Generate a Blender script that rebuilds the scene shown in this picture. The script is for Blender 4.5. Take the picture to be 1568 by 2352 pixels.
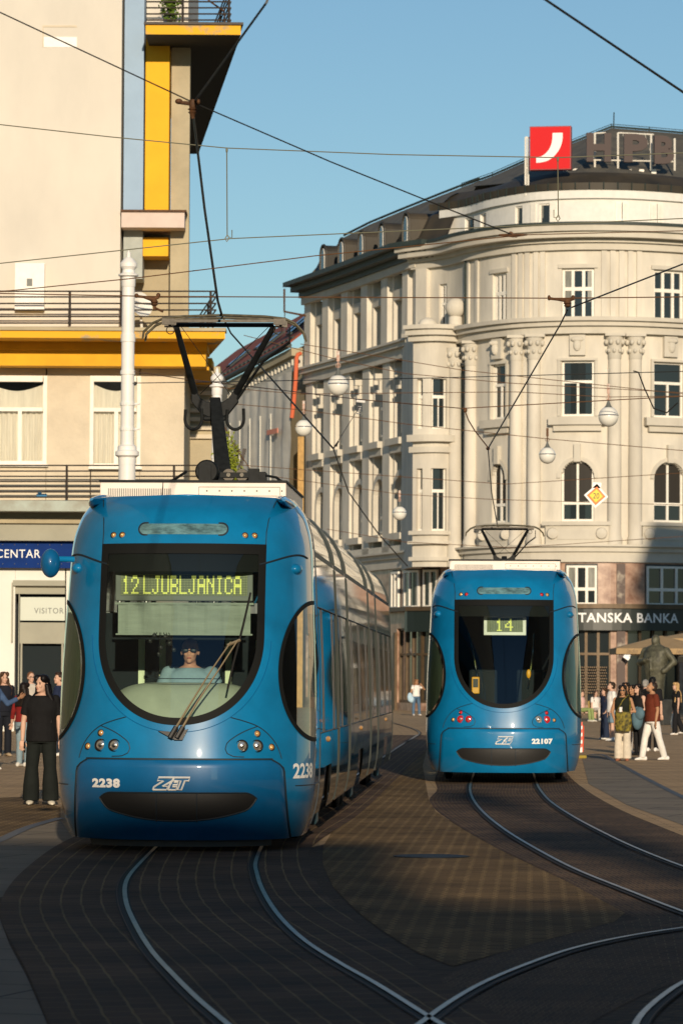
import bpy, bmesh, math, random
from mathutils import Vector, Matrix, Euler
R = math.radians
random.seed(7)
SC = bpy.context.scene
for o in list(bpy.data.objects): bpy.data.objects.remove(o)

# ------------------------------------------------------------------ camera
FP, CX, CY, HZ, CAMH = 8820.0, 784.0, 1176.0, 1562.0, 1.57     # focal length etc. in 1568x2352 picture units
PITCH = math.atan((HZ - CY) / FP); ROLL = R(0.3)
FW = Vector((0, math.cos(PITCH), math.sin(PITCH)))
U0 = Vector((0, -math.sin(PITCH), math.cos(PITCH))); R0 = Vector((1, 0, 0))
RT = R0 * math.cos(ROLL) + U0 * math.sin(ROLL); UP = U0 * math.cos(ROLL) - R0 * math.sin(ROLL)
cam = bpy.data.objects.new('camera', bpy.data.cameras.new('camera')); SC.collection.objects.link(cam)
M = Matrix((RT, UP, -FW)).transposed().to_4x4(); M.translation = (0, 0, CAMH); cam.matrix_world = M
cam.data.sensor_fit = 'VERTICAL'; cam.data.sensor_height = 36; cam.data.lens = 36 * FP / 2352
cam.data.clip_end = 3000; cam.data.clip_start = 0.5
cam.data.dof.use_dof = True; cam.data.dof.focus_distance = 38; cam.data.dof.aperture_fstop = 8
SC.camera = cam
# ------------------------------------------------------------------ light
SUN_EL, SUN_AZ = 14.0, 4.5      # degrees; azimuth to the right of straight behind the camera
SC.world = bpy.data.worlds.new('World'); SC.world.use_nodes = True
nt = SC.world.node_tree; bg = nt.nodes['Background']
sky = nt.nodes.new('ShaderNodeTexSky'); sky.sky_type = 'NISHITA'; sky.sun_disc = False
sky.sun_elevation = R(SUN_EL); sky.altitude = 100
sky.air_density = 1.0; sky.dust_density = 0.0; sky.ozone_density = 2.0
tint = nt.nodes.new('ShaderNodeMix'); tint.data_type = 'RGBA'; tint.blend_type = 'MULTIPLY'; tint.inputs['Factor'].default_value = 1; tint.inputs['B'].default_value = (.87, 1.04, 1.12, 1)
nt.links.new(sky.outputs[0], tint.inputs['A']); nt.links.new(tint.outputs['Result'], bg.inputs[0]); bg.inputs[1].default_value = 0.080
sun = bpy.data.objects.new('sun', bpy.data.lights.new('sun', 'SUN')); SC.collection.objects.link(sun)
tosun = Vector((math.sin(R(SUN_AZ)) * math.cos(R(SUN_EL)), -math.cos(R(SUN_AZ)) * math.cos(R(SUN_EL)), math.sin(R(SUN_EL))))
sky.sun_rotation = math.atan2(tosun.x, tosun.y)
sun.rotation_euler = (-tosun).to_track_quat('-Z', 'Y').to_euler()
sun.data.energy = 4.5; sun.data.angle = R(0.6); sun.data.color = (1.0, 0.83, 0.62)
SC.view_settings.view_transform = 'Standard'; SC.view_settings.look = 'None'
SC.view_settings.exposure = 0.0; SC.view_settings.gamma = 1

# ------------------------------------------------------------------ helpers
def ray(px, py): return FW * FP + RT * (px - CX) + UP * (CY - py)
def P(px, py, d):
    r = ray(px, py); t = d / r.y; return Vector((r.x * t, d, CAMH + r.z * t))
def G(px, py, z=0.0):
    r = ray(px, py); t = (z - CAMH) / r.z; return Vector((r.x * t, r.y * t, z))
def topx(v):
    q = Vector(v) - Vector((0, 0, CAMH)); return CX + FP * q.dot(RT) / q.dot(FW)
def lerp(a, b, t): return a + (b - a) * t
def table(tab):
    def f(z):
        if z <= tab[0][0]: return tab[0][1]
        for (a, va), (b, vb) in zip(tab, tab[1:]):
            if z <= b:
                t = (z - a) / (b - a); return va + (vb - va) * t
        return tab[-1][1]
    return f
def smooth_table(tab):     # monotone-ish Catmull-Rom table
    n = len(tab)
    def f(z):
        if z <= tab[0][0]: return tab[0][1]
        if z >= tab[-1][0]: return tab[-1][1]
        for i in range(n - 1):
            if z <= tab[i + 1][0]:
                a, b = tab[i], tab[i + 1]; h = b[0] - a[0]; t = (z - a[0]) / h
                ma = (b[1] - tab[i - 1][1]) / (b[0] - tab[i - 1][0]) if i > 0 else (b[1] - a[1]) / h
                mb = (tab[i + 2][1] - a[1]) / (tab[i + 2][0] - a[0]) if i < n - 2 else (b[1] - a[1]) / h
                return ((2*t**3 - 3*t*t + 1) * a[1] + (t**3 - 2*t*t + t) * h * ma + (-2*t**3 + 3*t*t) * b[1] + (t**3 - t*t) * h * mb)
    return f
def spline(pts, step=0.4):
    pts = [Vector(p) for p in pts]; out = []
    n = len(pts)
    for i in range(n - 1):
        p0 = pts[i - 1] if i > 0 else pts[i] * 2 - pts[i + 1]
        p3 = pts[i + 2] if i < n - 2 else pts[i + 1] * 2 - pts[i]
        p1, p2 = pts[i], pts[i + 1]
        k = max(1, int((p2 - p1).length / step))
        d01 = max((p1 - p0).length ** .5, 1e-4); d12 = max((p2 - p1).length ** .5, 1e-4); d23 = max((p3 - p2).length ** .5, 1e-4)
        m1 = (p1 - p0) / d01 - (p2 - p0) / (d01 + d12) + (p2 - p1) / d12
        m2 = (p2 - p1) / d12 - (p3 - p1) / (d12 + d23) + (p3 - p2) / d23
        m1 *= d12; m2 *= d12
        for j in range(k):
            t = j / k
            out.append((2*t**3 - 3*t*t + 1) * p1 + (t**3 - 2*t*t + t) * m1 + (-2*t**3 + 3*t*t) * p2 + (t**3 - t*t) * m2)
    out.append(pts[-1]); return out
def resample(pts, n):
    L = [0]
    for a, b in zip(pts, pts[1:]): L.append(L[-1] + (b - a).length)
    out = []; j = 0
    for i in range(n):
        s = L[-1] * i / (n - 1)
        while j < len(L) - 2 and L[j + 1] < s: j += 1
        out.append(pts[j].lerp(pts[j + 1], min(1, max(0, (s - L[j]) / max(1e-9, L[j + 1] - L[j])))))
    return out

class MB:
    def __init__(s): s.v = []; s.f = []; s.uv = {}
    def add(s, vs, fs):
        n = len(s.v); s.v += [tuple(v) for v in vs]; s.f += [tuple(i + n for i in f) for f in fs]; return n
    def box(s, x0, x1, y0, y1, z0, z1, m=None):
        vs = [Vector((x, y, z)) for x in (x0, x1) for y in (y0, y1) for z in (z0, z1)]
        if m is not None: vs = [m @ v for v in vs]
        s.add(vs, [(0, 1, 3, 2), (4, 6, 7, 5), (0, 4, 5, 1), (2, 3, 7, 6), (0, 2, 6, 4), (1, 5, 7, 3)]); return s
    def pbox(s, px0, px1, py0, py1, d, depth):       # box whose front face fills a picture rectangle at distance d
        a = P(px0, py1, d); b = P(px1, py0, d)
        return s.box(a.x, b.x, d, d + depth, a.z, b.z)
    def tube(s, pts, r, seg=8, cap=True):
        pts = [Vector(p) for p in pts]; n = len(pts); rs = r if isinstance(r, (list, tuple)) else [r] * n
        base = len(s.v); prev = None
        for i, p in enumerate(pts):
            t = (pts[min(i + 1, n - 1)] - pts[max(i - 1, 0)])
            t = t.normalized() if t.length > 1e-9 else Vector((0, 0, 1))
            if prev is None:
                a = Vector((0, 0, 1)) if abs(t.z) < .9 else Vector((1, 0, 0)); u = t.cross(a).normalized()
            else:
                u = (prev - t * prev.dot(t)); u = u.normalized() if u.length > 1e-6 else t.orthogonal().normalized()
            prev = u; w = t.cross(u)
            for k in range(seg):
                a = 2 * math.pi * k / seg; s.v.append(tuple(p + (u * math.cos(a) + w * math.sin(a)) * rs[i]))
        for i in range(n - 1):
            for k in range(seg):
                a = base + i * seg + k; b = base + i * seg + (k + 1) % seg; s.f.append((a, b, b + seg, a + seg))
        if cap: s.f.append(tuple(base + k for k in range(seg))[::-1]); s.f.append(tuple(base + (n - 1) * seg + k for k in range(seg)))
        return s
    def loft(s, secs, seg=14):     # secs: (center, ux, uy) ellipse sections
        base = len(s.v); n = len(secs)
        for c, a, b in secs:
            for k in range(seg):
                t = 2 * math.pi * k / seg; s.v.append(tuple(Vector(c) + Vector(a) * math.cos(t) + Vector(b) * math.sin(t)))
        for i in range(n - 1):
            for k in range(seg):
                p = base + i * seg + k; q = base + i * seg + (k + 1) % seg; s.f.append((p, q, q + seg, p + seg))
        s.f.append(tuple(base + k for k in range(seg))[::-1]); s.f.append(tuple(base + (n - 1) * seg + k for k in range(seg)))
        return s
    def lathe(s, prof, c=(0, 0, 0), seg=24, axis='z', m=None):   # prof: (r, h)
        c = Vector(c); base = len(s.v); n = len(prof)
        for r, h in prof:
            for k in range(seg):
                a = 2 * math.pi * k / seg
                if axis == 'z': v = Vector((r * math.cos(a), r * math.sin(a), h))
                else: v = Vector((r * math.cos(a), h, r * math.sin(a)))
                if m is not None: v = m @ v
                s.v.append(tuple(c + v))
        for i in range(n - 1):
            for k in range(seg):
                p = base + i * seg + k; q = base + i * seg + (k + 1) % seg; s.f.append((p, q, q + seg, p + seg))
        s.f.append(tuple(base + k for k in range(seg))[::-1]); s.f.append(tuple(base + (n - 1) * seg + k for k in range(seg)))
        return s
    def ell(s, c, r, m=None, seg=16, rings=10):
        prof = []
        for i in range(rings + 1):
            a = math.pi * i / rings - math.pi / 2; prof.append((max(1e-4, math.cos(a)), math.sin(a)))
        S = Matrix.Diagonal((r[0], r[1], r[2])).to_3x3()
        if m is not None: S = m.to_3x3() @ S
        return s.lathe(prof, c, seg, 'z', S)
    def grid(s, rows, uvs=None):
        base = len(s.v); n = len(rows[0])
        for i, r in enumerate(rows):
            for j, p in enumerate(r):
                s.v.append(tuple(p))
                if uvs: s.uv[base + i * n + j] = uvs[i][j]
        for i in range(len(rows) - 1):
            for j in range(n - 1):
                a = base + i * n + j; s.f.append((a, a + 1, a + n + 1, a + n))
        return s
    def poly(s, pts, vec):        # extruded polygon
        pts = [Vector(p) for p in pts]; n = len(pts); vec = Vector(vec)
        s.add(pts + [p + vec for p in pts], [tuple(range(n)), tuple(range(2 * n - 1, n - 1, -1))] + [(i, (i + 1) % n, n + (i + 1) % n, n + i)[::-1] for i in range(n)])
        return s
    def islands(s):
        par = list(range(len(s.v)))
        def fd(i):
            while par[i] != i: par[i] = par[par[i]]; i = par[i]
            return i
        for f in s.f:
            for k in f[1:]: par[fd(k)] = fd(f[0])
        grp = {}
        for f in s.f: grp.setdefault(fd(f[0]), []).append(f)
        out = []
        for fs in grp.values():
            ids = sorted({i for f in fs for i in f}); mp = {i: n for n, i in enumerate(ids)}; m = MB(); m.v = [s.v[i] for i in ids]; m.f = [tuple(mp[i] for i in f) for f in fs]; out.append(m)
        return out
    def each(s, name, mat, parent=None, **k): return [m.build(name, mat, parent, **k) for m in s.islands()]
    def build(s, name, mat, parent=None, smooth=False, bevel=0, **tg):
        me = bpy.data.meshes.new(name); me.from_pydata(s.v, [], s.f)
        if s.uv:
            uvl = me.uv_layers.new(name='UVMap')
            for lp in me.loops: uvl.data[lp.index].uv = s.uv.get(lp.vertex_index, (0, 0))
        bm = bmesh.new(); bm.from_mesh(me); bmesh.ops.recalc_face_normals(bm, faces=bm.faces); bm.to_mesh(me); bm.free()
        if smooth:
            me.shade_smooth()
            me.set_sharp_from_angle(angle=R(38 if smooth is True else smooth))
        me.materials.append(mat)
        o = bpy.data.objects.new(name, me); SC.collection.objects.link(o)
        if parent is not None: o.parent = parent
        if bevel:
            b = o.modifiers.new('bevel', 'BEVEL'); b.width = bevel; b.segments = 2; b.limit_method = 'ANGLE'
        tag(o, **tg); return o
def tag(o, label=None, cat=None, group=None, kind=None):
    if label: o['label'] = label
    if cat: o['category'] = cat
    if group: o['group'] = group
    if kind: o['kind'] = kind
    return o
def thing(name, label, cat, loc=(0, 0, 0), rz=0, group=None):
    o = bpy.data.objects.new(name, None); SC.collection.objects.link(o); o.location = loc; o.rotation_euler = (0, 0, rz)
    return tag(o, label, cat, group)
def copy_tree(o, parent=None):
    c = o.copy(); SC.collection.objects.link(c); c.parent = parent
    for ch in list(o.children): copy_tree(ch, c)
    return c
def text_pts(body, font_h=1.0, res=3, bold=0.0, shear=0, spacing=1.0):
    cu = bpy.data.curves.new('t', 'FONT'); cu.body = body; cu.size = 1; cu.resolution_u = res; cu.offset = bold; cu.shear = shear; cu.space_character = spacing
    o = bpy.data.objects.new('t', cu); SC.collection.objects.link(o)
    bpy.context.view_layer.update()
    me = bpy.data.meshes.new_from_object(o.evaluated_get(bpy.context.evaluated_depsgraph_get()))
    vs = [v.co.copy() for v in me.vertices]; fs = [tuple(p.vertices) for p in me.polygons]
    bpy.data.objects.remove(o); bpy.data.curves.remove(cu); bpy.data.meshes.remove(me)
    x0 = min(v.x for v in vs); y0 = min(v.y for v in vs); y1 = max(v.y for v in vs)
    k = font_h / (y1 - y0)
    return [Vector(((v.x - x0) * k, (v.y - y0) * k, 0)) for v in vs], fs
def text_map(body, h, fn, w=None, thick=0.0, **kw):   # fn(u, v) -> point
    vs, fs = text_pts(body, h, **kw)
    W = max(v.x for v in vs); sx = (w / W) if w else 1
    m = MB(); m.add([fn(v.x * sx, v.y) for v in vs], fs); m.width = W * sx
    return m

# ------------------------------------------------------------------ materials
def mat(name, col, rough=.6, metal=0, var=0.0, vscale=3.0, bump=0.0, bscale=40.0, coat=0, emit=None, estr=0, spec=.5, col2=None, stretch=None, detail=6):
    m = bpy.data.materials.new(name); m.use_nodes = True; n = m.node_tree.nodes; L = m.node_tree.links; b = n['Principled BSDF']
    b.inputs['Base Color'].default_value = (*col, 1); b.inputs['Roughness'].default_value = rough; b.inputs['Metallic'].default_value = metal
    b.inputs['Coat Weight'].default_value = coat; b.inputs['Coat Roughness'].default_value = .03; b.inputs['Specular IOR Level'].default_value = spec
    if emit: b.inputs['Emission Color'].default_value = (*emit, 1); b.inputs['Emission Strength'].default_value = estr
    tc = n.new('ShaderNodeTexCoord'); src = tc.outputs['Object']
    if stretch:
        mp = n.new('ShaderNodeMapping'); mp.inputs['Scale'].default_value = stretch; L.new(src, mp.inputs[0]); src = mp.outputs[0]
    if var or col2:
        nz = n.new('ShaderNodeTexNoise'); nz.inputs['Scale'].default_value = vscale; nz.inputs['Detail'].default_value = detail; nz.inputs['Roughness'].default_value = .6
        L.new(src, nz.inputs['Vector'])
        rp = n.new('ShaderNodeValToRGB'); rp.color_ramp.elements[0].position = .34; rp.color_ramp.elements[1].position = .66
        c2 = col2 or tuple(min(1, c * (1 + var)) for c in col); c1 = col if col2 else tuple(c * (1 - var) for c in col)
        rp.color_ramp.elements[0].color = (*c1, 1); rp.color_ramp.elements[1].color = (*c2, 1)
        L.new(nz.outputs['Fac'], rp.inputs[0]); L.new(rp.outputs[0], b.inputs['Base Color'])
    if bump:
        nb = n.new('ShaderNodeTexNoise'); nb.inputs['Scale'].default_value = bscale; nb.inputs['Detail'].default_value = 4
        L.new(src, nb.inputs['Vector']); bp = n.new('ShaderNodeBump'); bp.inputs['Strength'].default_value = bump; bp.inputs['Distance'].default_value = .02
        L.new(nb.outputs['Fac'], bp.inputs['Height']); L.new(bp.outputs[0], b.inputs['Normal'])
    return m
def glassmat(name, tint=(.8, .9, .88), rough=.0, ior=1.5, extra=0.0):
    m = bpy.data.materials.new(name); m.use_nodes = True; n = m.node_tree.nodes; L = m.node_tree.links
    n.remove(n['Principled BSDF']); out = n['Material Output']
    tr = n.new('ShaderNodeBsdfTransparent'); tr.inputs[0].default_value = (*tint, 1)
    gl = n.new('ShaderNodeBsdfGlossy'); gl.inputs['Roughness'].default_value = rough; gl.inputs[0].default_value = (.95, .97, 1, 1)
    fr = n.new('ShaderNodeFresnel'); fr.inputs[0].default_value = ior
    mx = n.new('ShaderNodeMixShader'); ad = n.new('ShaderNodeMath'); ad.operation = 'ADD'; ad.inputs[1].default_value = extra; ad.use_clamp = True
    L.new(fr.outputs[0], ad.inputs[0]); L.new(ad.outputs[0], mx.inputs[0]); L.new(tr.outputs[0], mx.inputs[1]); L.new(gl.outputs[0], mx.inputs[2]); L.new(mx.outputs[0], out.inputs[0])
    return m
def brickmat(name, c1, c2, mortar, scale, bw, bh, ms, rough=.6, uv=True, bump=.4, off=.5, stain=.35, rotate=0, patch=None):
    m = bpy.data.materials.new(name); m.use_nodes = True; n = m.node_tree.nodes; L = m.node_tree.links; b = n['Principled BSDF']
    b.inputs['Specular IOR Level'].default_value = .04
    tc = n.new('ShaderNodeTexCoord'); src = tc.outputs['UV' if uv else 'Object']
    mp = n.new('ShaderNodeMapping'); mp.inputs['Rotation'].default_value = (0, 0, rotate); L.new(src, mp.inputs[0])
    wz = n.new('ShaderNodeTexNoise'); wz.inputs['Scale'].default_value = 3; L.new(mp.outputs[0], wz.inputs['Vector'])
    av = n.new('ShaderNodeVectorMath'); av.operation = 'MULTIPLY_ADD'; av.inputs[1].default_value = (.022, .022, 0); L.new(wz.outputs['Color'], av.inputs[0]); L.new(mp.outputs[0], av.inputs[2])
    br = n.new('ShaderNodeTexBrick'); br.inputs['Scale'].default_value = scale; br.inputs['Brick Width'].default_value = bw; br.inputs['Row Height'].default_value = bh
    br.inputs['Mortar Size'].default_value = ms; br.inputs['Mortar Smooth'].default_value = .3; br.offset = off
    br.inputs['Color1'].default_value = (*c1, 1); br.inputs['Color2'].default_value = (*c2, 1); br.inputs['Mortar'].default_value = (*mortar, 1)
    L.new(av.outputs[0], br.inputs['Vector'])
    nz = n.new('ShaderNodeTexNoise'); nz.inputs['Scale'].default_value = .9; nz.inputs['Detail'].default_value = 7; L.new(tc.outputs['Object'], nz.inputs['Vector'])
    rp = n.new('ShaderNodeValToRGB'); rp.color_ramp.elements[0].position = .3; rp.color_ramp.elements[1].position = .7
    rp.color_ramp.elements[0].color = (1 - stain, 1 - stain, 1 - stain, 1); rp.color_ramp.elements[1].color = (1.0 + stain * .4, 1.0 + stain * .4, 1.0 + stain * .4, 1)
    L.new(nz.outputs['Fac'], rp.inputs[0])
    mx = n.new('ShaderNodeMix'); mx.data_type = 'RGBA'; mx.blend_type = 'MULTIPLY'; mx.inputs['Factor'].default_value = 1
    L.new(br.outputs['Color'], mx.inputs['A']); L.new(rp.outputs[0], mx.inputs['B']); L.new(mx.outputs['Result'], b.inputs['Base Color'])
    nr = n.new('ShaderNodeMapRange'); nr.inputs['To Min'].default_value = rough - .12; nr.inputs['To Max'].default_value = rough + .12; L.new(nz.outputs['Fac'], nr.inputs['Value']); L.new(nr.outputs[0], b.inputs['Roughness'])
    n2 = n.new('ShaderNodeTexNoise'); n2.inputs['Scale'].default_value = 30; L.new(tc.outputs['Object'], n2.inputs['Vector'])
    sb = n.new('ShaderNodeMath'); sb.operation = 'MULTIPLY_ADD'; sb.inputs[1].default_value = -1.2; L.new(br.outputs['Fac'], sb.inputs[0]); L.new(n2.outputs['Fac'], sb.inputs[2])
    bp = n.new('ShaderNodeBump'); bp.inputs['Strength'].default_value = bump; bp.inputs['Distance'].default_value = .006; L.new(sb.outputs[0], bp.inputs['Height']); L.new(bp.outputs[0], b.inputs['Normal'])
    return m
mt = {}
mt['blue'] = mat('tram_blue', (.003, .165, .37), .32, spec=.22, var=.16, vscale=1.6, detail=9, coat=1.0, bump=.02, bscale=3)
mt['blue_deep'] = mat('tram_blue_deep', (.003, .105, .27), .34, spec=.2, var=.14, vscale=1.5, detail=9, coat=1.0, bump=.02, bscale=3)
mt['black'] = mat('black_rubber', (.012, .012, .012), .5)
mt['gloss_black'] = mat('gloss_black', (.008, .009, .010), .12, coat=.6)
mt['seam'] = mat('seam', (.01, .02, .03), .6)
mt['side_glass'] = mat('tinted_side_glass', (.012, .016, .018), .04, spec=.8, coat=1)
mt['glass'] = glassmat('windscreen_glass', (.80, .90, .84), extra=.005)
mt['lens'] = mat('lens_clear', (.85, .8, .7), .08, metal=.85)
mt['chrome'] = mat('chrome', (.75, .75, .73), .15, metal=1)
mt['lens_amber'] = mat('lens_amber', (.75, .42, .16), .15, metal=.4, coat=1)
mt['lens_red'] = mat('lens_red', (.55, .02, .02), .15, coat=1)
mt['white'] = mat('white_paint', (.78, .76, .70), .45, var=.06, vscale=4)
mt['decal'] = mat('white_decal', (.80, .80, .78), .4)
mt['dash'] = mat('dashboard_cover', (.42, .45, .37), .5, var=.08, vscale=3)
mt['blind'] = mat('sun_blind', (.27, .30, .26), .8, var=.12, vscale=5, stretch=(.6, 1, 4), bump=.3, bscale=10)
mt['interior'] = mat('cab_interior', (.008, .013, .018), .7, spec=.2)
mt['curtain_green'] = mat('green_blind', (.80, .86, .60), .8, var=.12, vscale=5, stretch=(5, 5, .4))
mt['ledboard'] = mat('led_board', (.05, .065, .03), .5)
mt['led_off'] = mat('led_dot_off', (.27, .29, .13), .5)
mt['led_on'] = mat('led_dot_on', (.74, .74, .14), .5, emit=(.95, .92, .15), estr=.30)
mt['steel'] = mat('steel_dark', (.010, .012, .013), .6, metal=0, spec=.2, var=.3, vscale=20)
mt['bronze_bar'] = mat('pantograph_bar', (.22, .19, .12), .35, metal=.7, var=.3, vscale=15)
mt['rust'] = mat('rusty_metal', (.10, .045, .018), .7, metal=.3, var=.5, vscale=30)
mt['grey_plastic'] = mat('grey_plastic', (.12, .13, .12), .5)
mt['rail'] = mat('worn_rail_steel', (.33, .28, .22), .36, metal=1, var=.25, vscale=2.5, bump=.06, bscale=12)
mt['wire'] = mat('wire_dark', (.02, .02, .018), .5, metal=.3)
mt['wire_rust'] = mat('wire_rusty', (.12, .055, .02), .6, metal=.2)
mt['wire_pale'] = mat('wire_pale', (.16, .16, .11), .6, metal=.2)
mt['yellow'] = mat('yellow_plaster', (.78, .40, .012), .8, var=.16, vscale=.5, bump=.25, bscale=6)
mt['yellow_worn'] = mat('yellow_plaster_worn', (.80, .42, .02), .85, col2=(.36, .30, .20), vscale=1.1, bump=.3, bscale=8)
def _worn(m, a, b):
    r = [x for x in m.node_tree.nodes if x.type == 'VALTORGB'][0]; r.color_ramp.elements[0].position = a; r.color_ramp.elements[1].position = b
_worn(mt['yellow_worn'], .56, .64)
mt['cream'] = mat('cream_plaster', (.60, .56, .485), .9, col2=(.69, .64, .55), vscale=.45, detail=10, stretch=(1, 1, .45), bump=.15, bscale=4)
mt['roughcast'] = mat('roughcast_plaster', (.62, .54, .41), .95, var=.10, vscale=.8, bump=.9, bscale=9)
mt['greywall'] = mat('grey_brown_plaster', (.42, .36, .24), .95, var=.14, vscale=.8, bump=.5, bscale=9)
mt['paleblue'] = mat('pale_blue_plaster', (.32, .44, .58), .9, var=.06, vscale=.8, bump=.1, bscale=8)
mt['pink'] = mat('pink_plaster', (.66, .54, .47), .9, var=.05)
mt['railing'] = mat('railing_brown', (.035, .025, .018), .6, var=.3, vscale=8)
mt['stone'] = mat('bank_stone', (.61, .565, .475), .85, var=.15, vscale=.8, detail=10, stretch=(1, 1, .3), bump=.1, bscale=3)
mt['stone2'] = mat('bank_stone_trim', (.56, .52, .435), .85, var=.08, vscale=.8)
mt['attic'] = mat('attic_white', (.74, .72, .66), .85, var=.05)
mt['roof'] = mat('roof_copper_brown', (.024, .021, .015), .6, col2=(.058, .045, .027), vscale=.6, stretch=(1, 1, .3), bump=.2, bscale=3)
mt['shingle'] = mat('roof_shingle', (.07, .066, .055), .8, col2=(.13, .115, .085), vscale=1.2, bump=.4, bscale=5)
mt['eave'] = mat('eave_dark', (.028, .04, .035), .6, var=.2)
mt['marble'] = mat('brown_marble', (.20, .095, .055), .35, col2=(.46, .30, .21), vscale=2.2, detail=10)
mt['marble2'] = mat('dark_veined_marble', (.07, .04, .03), .35, col2=(.42, .36, .28), vscale=1.3, detail=10)
_worn(mt['marble2'], .5, .66)
mt['bronze_frame'] = mat('bronze_frame', (.10, .065, .032), .5, metal=.3, var=.2)
mt['winglass'] = mat('window_glass', (.02, .026, .028), .06, spec=.6)
mt['winblind'] = mat('dark_blind', (.018, .014, .009), .7)
mt['winframe'] = mat('window_frame_white', (.80, .76, .67), .5, var=.06, vscale=6)
mt['redtile'] = mat('red_tiles', (.23, .052, .026), .85, var=.2, vscale=1.5, bump=.4, bscale=6)
mt['netting'] = mat('scaffold_net', (.58, .55, .48), .9, var=.20, vscale=.35, bump=.3, bscale=2)
mt['pole_white'] = mat('pole_white', (.80, .79, .76), .45, var=.04, vscale=2)
mt['globe'] = mat('lamp_globe', (.80, .79, .72), .25, coat=.5)
mt['signred'] = mat('sign_red', (.62, .004, .008), .5, spec=.2)
mt['letterbrown'] = mat('letter_brown', (.085, .064, .060), .6, spec=.15)
mt['blue_sign'] = mat('blue_sign', (.003, .028, .16), .65, spec=.1, var=.1)
mt['tan'] = mat('tan_canvas', (.36, .25, .13), .9, var=.08)
mt['statue'] = mat('statue_bronze', (.075, .075, .05), .6, metal=.15, var=.5, vscale=6, bump=.6, bscale=12)
mt['darkstone'] = mat('dark_stone', (.05, .05, .045), .6, var=.3)
mt['leaf'] = mat('leaf_green', (.10, .17, .015), .6, var=.4, vscale=5)
mt['orange'] = mat('orange_pipe', (.62, .13, .05), .6)
mt['timber'] = mat('scaffold_timber', (.45, .27, .09), .8, var=.2)
mt['fascia'] = mat('shop_fascia', (.010, .016, .012), .35)
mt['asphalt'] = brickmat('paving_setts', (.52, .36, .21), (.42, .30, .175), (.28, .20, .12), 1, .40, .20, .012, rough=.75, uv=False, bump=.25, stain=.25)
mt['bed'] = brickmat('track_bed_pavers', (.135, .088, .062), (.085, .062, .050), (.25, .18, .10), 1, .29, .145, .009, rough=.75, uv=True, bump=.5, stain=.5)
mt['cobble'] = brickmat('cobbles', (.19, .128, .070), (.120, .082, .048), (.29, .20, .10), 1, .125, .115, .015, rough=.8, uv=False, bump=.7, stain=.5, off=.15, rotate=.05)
mt['setts'] = brickmat('shaded_setts', (.10, .068, .050), (.066, .048, .038), (.18, .13, .075), 1, .29, .145, .008, rough=.75, uv=False, bump=.35, stain=.35, rotate=.5)
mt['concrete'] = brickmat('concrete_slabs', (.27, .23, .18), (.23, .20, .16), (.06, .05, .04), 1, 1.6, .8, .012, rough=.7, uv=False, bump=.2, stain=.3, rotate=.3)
mt['yellow_top'] = mat('yellow_plaster_flaking', (.82, .42, .012), .8, var=.08, vscale=.5, bump=.2, bscale=6)
mt['greyblue'] = mat('grey_blue_plaster', (.40, .43, .40), .9, var=.12, vscale=2, bump=.4, bscale=9)
mt['stained'] = mat('stained_concrete', (.30, .28, .22), .9, col2=(.44, .50, .44), vscale=1.4, bump=.3)
mt['greygreen'] = mat('grey_green_render', (.34, .33, .26), .8, var=.08, vscale=1)
mt['white_wall'] = mat('white_wall', (.74, .73, .66), .85, var=.05, vscale=.6)
mt['pale_panel'] = mat('pale_panel', (.50, .54, .46), .4)
mt['leaf_yellow'] = mat('leaf_yellow', (.22, .26, .02), .6, var=.4, vscale=4)
mt['skyglass'] = mat('roof_window_glass', (.06, .08, .10), .03, spec=1.0, metal=.6)
mt['scaf_pale'] = mat('scaffold_tube', (.62, .60, .52), .6)
mt['orange_pale'] = mat('orange_board', (.62, .24, .16), .8)
mt['signred_edge'] = mat('sign_red_edge', (.30, .04, .04), .4)
mt['rust_white'] = mat('peeling_bracket', (.62, .56, .50), .7, col2=(.40, .14, .06), vscale=9)
mt['orange_sign'] = mat('orange_sign', (.85, .18, .02), .5)
mt['yellow_sign'] = mat('yellow_sign', (.85, .62, .02), .5)
mt['stripe_red'] = mat('stripe_red', (.75, .08, .03), .5)
mt['yellow_dull'] = mat('yellow_dull', (.30, .22, .02), .7)
mt['plastic_bag'] = mat('plastic_bag', (.72, .72, .68), .4, var=.1, vscale=12)
mt['bag'] = mat('patterned_bag', (.03, .028, .008), .8, col2=(.24, .19, .02), vscale=16, detail=2)

mt['glass_pane'] = glassmat('house_glass', (.93, .94, .92))
mt['soffit'] = mat('soffit_shade', (.010, .012, .010), .9)
mt['blue_side_dim'] = mat('tram_side_blue_dim', (.008, .10, .20), .12, var=.1, vscale=1.3, coat=1.0, bump=.03, bscale=2, spec=.9)  # tram blue darkened to stand in for dark reflections along the flank
mt['rubber'] = mat('dull_rubber', (.008, .009, .009), .7, spec=.15)
mt['trim'] = mat('section_trim', (.20, .22, .20), .35, metal=.8)
mt['marker_red'] = mat('marker_red', (.25, .02, .015), .3)
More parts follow.
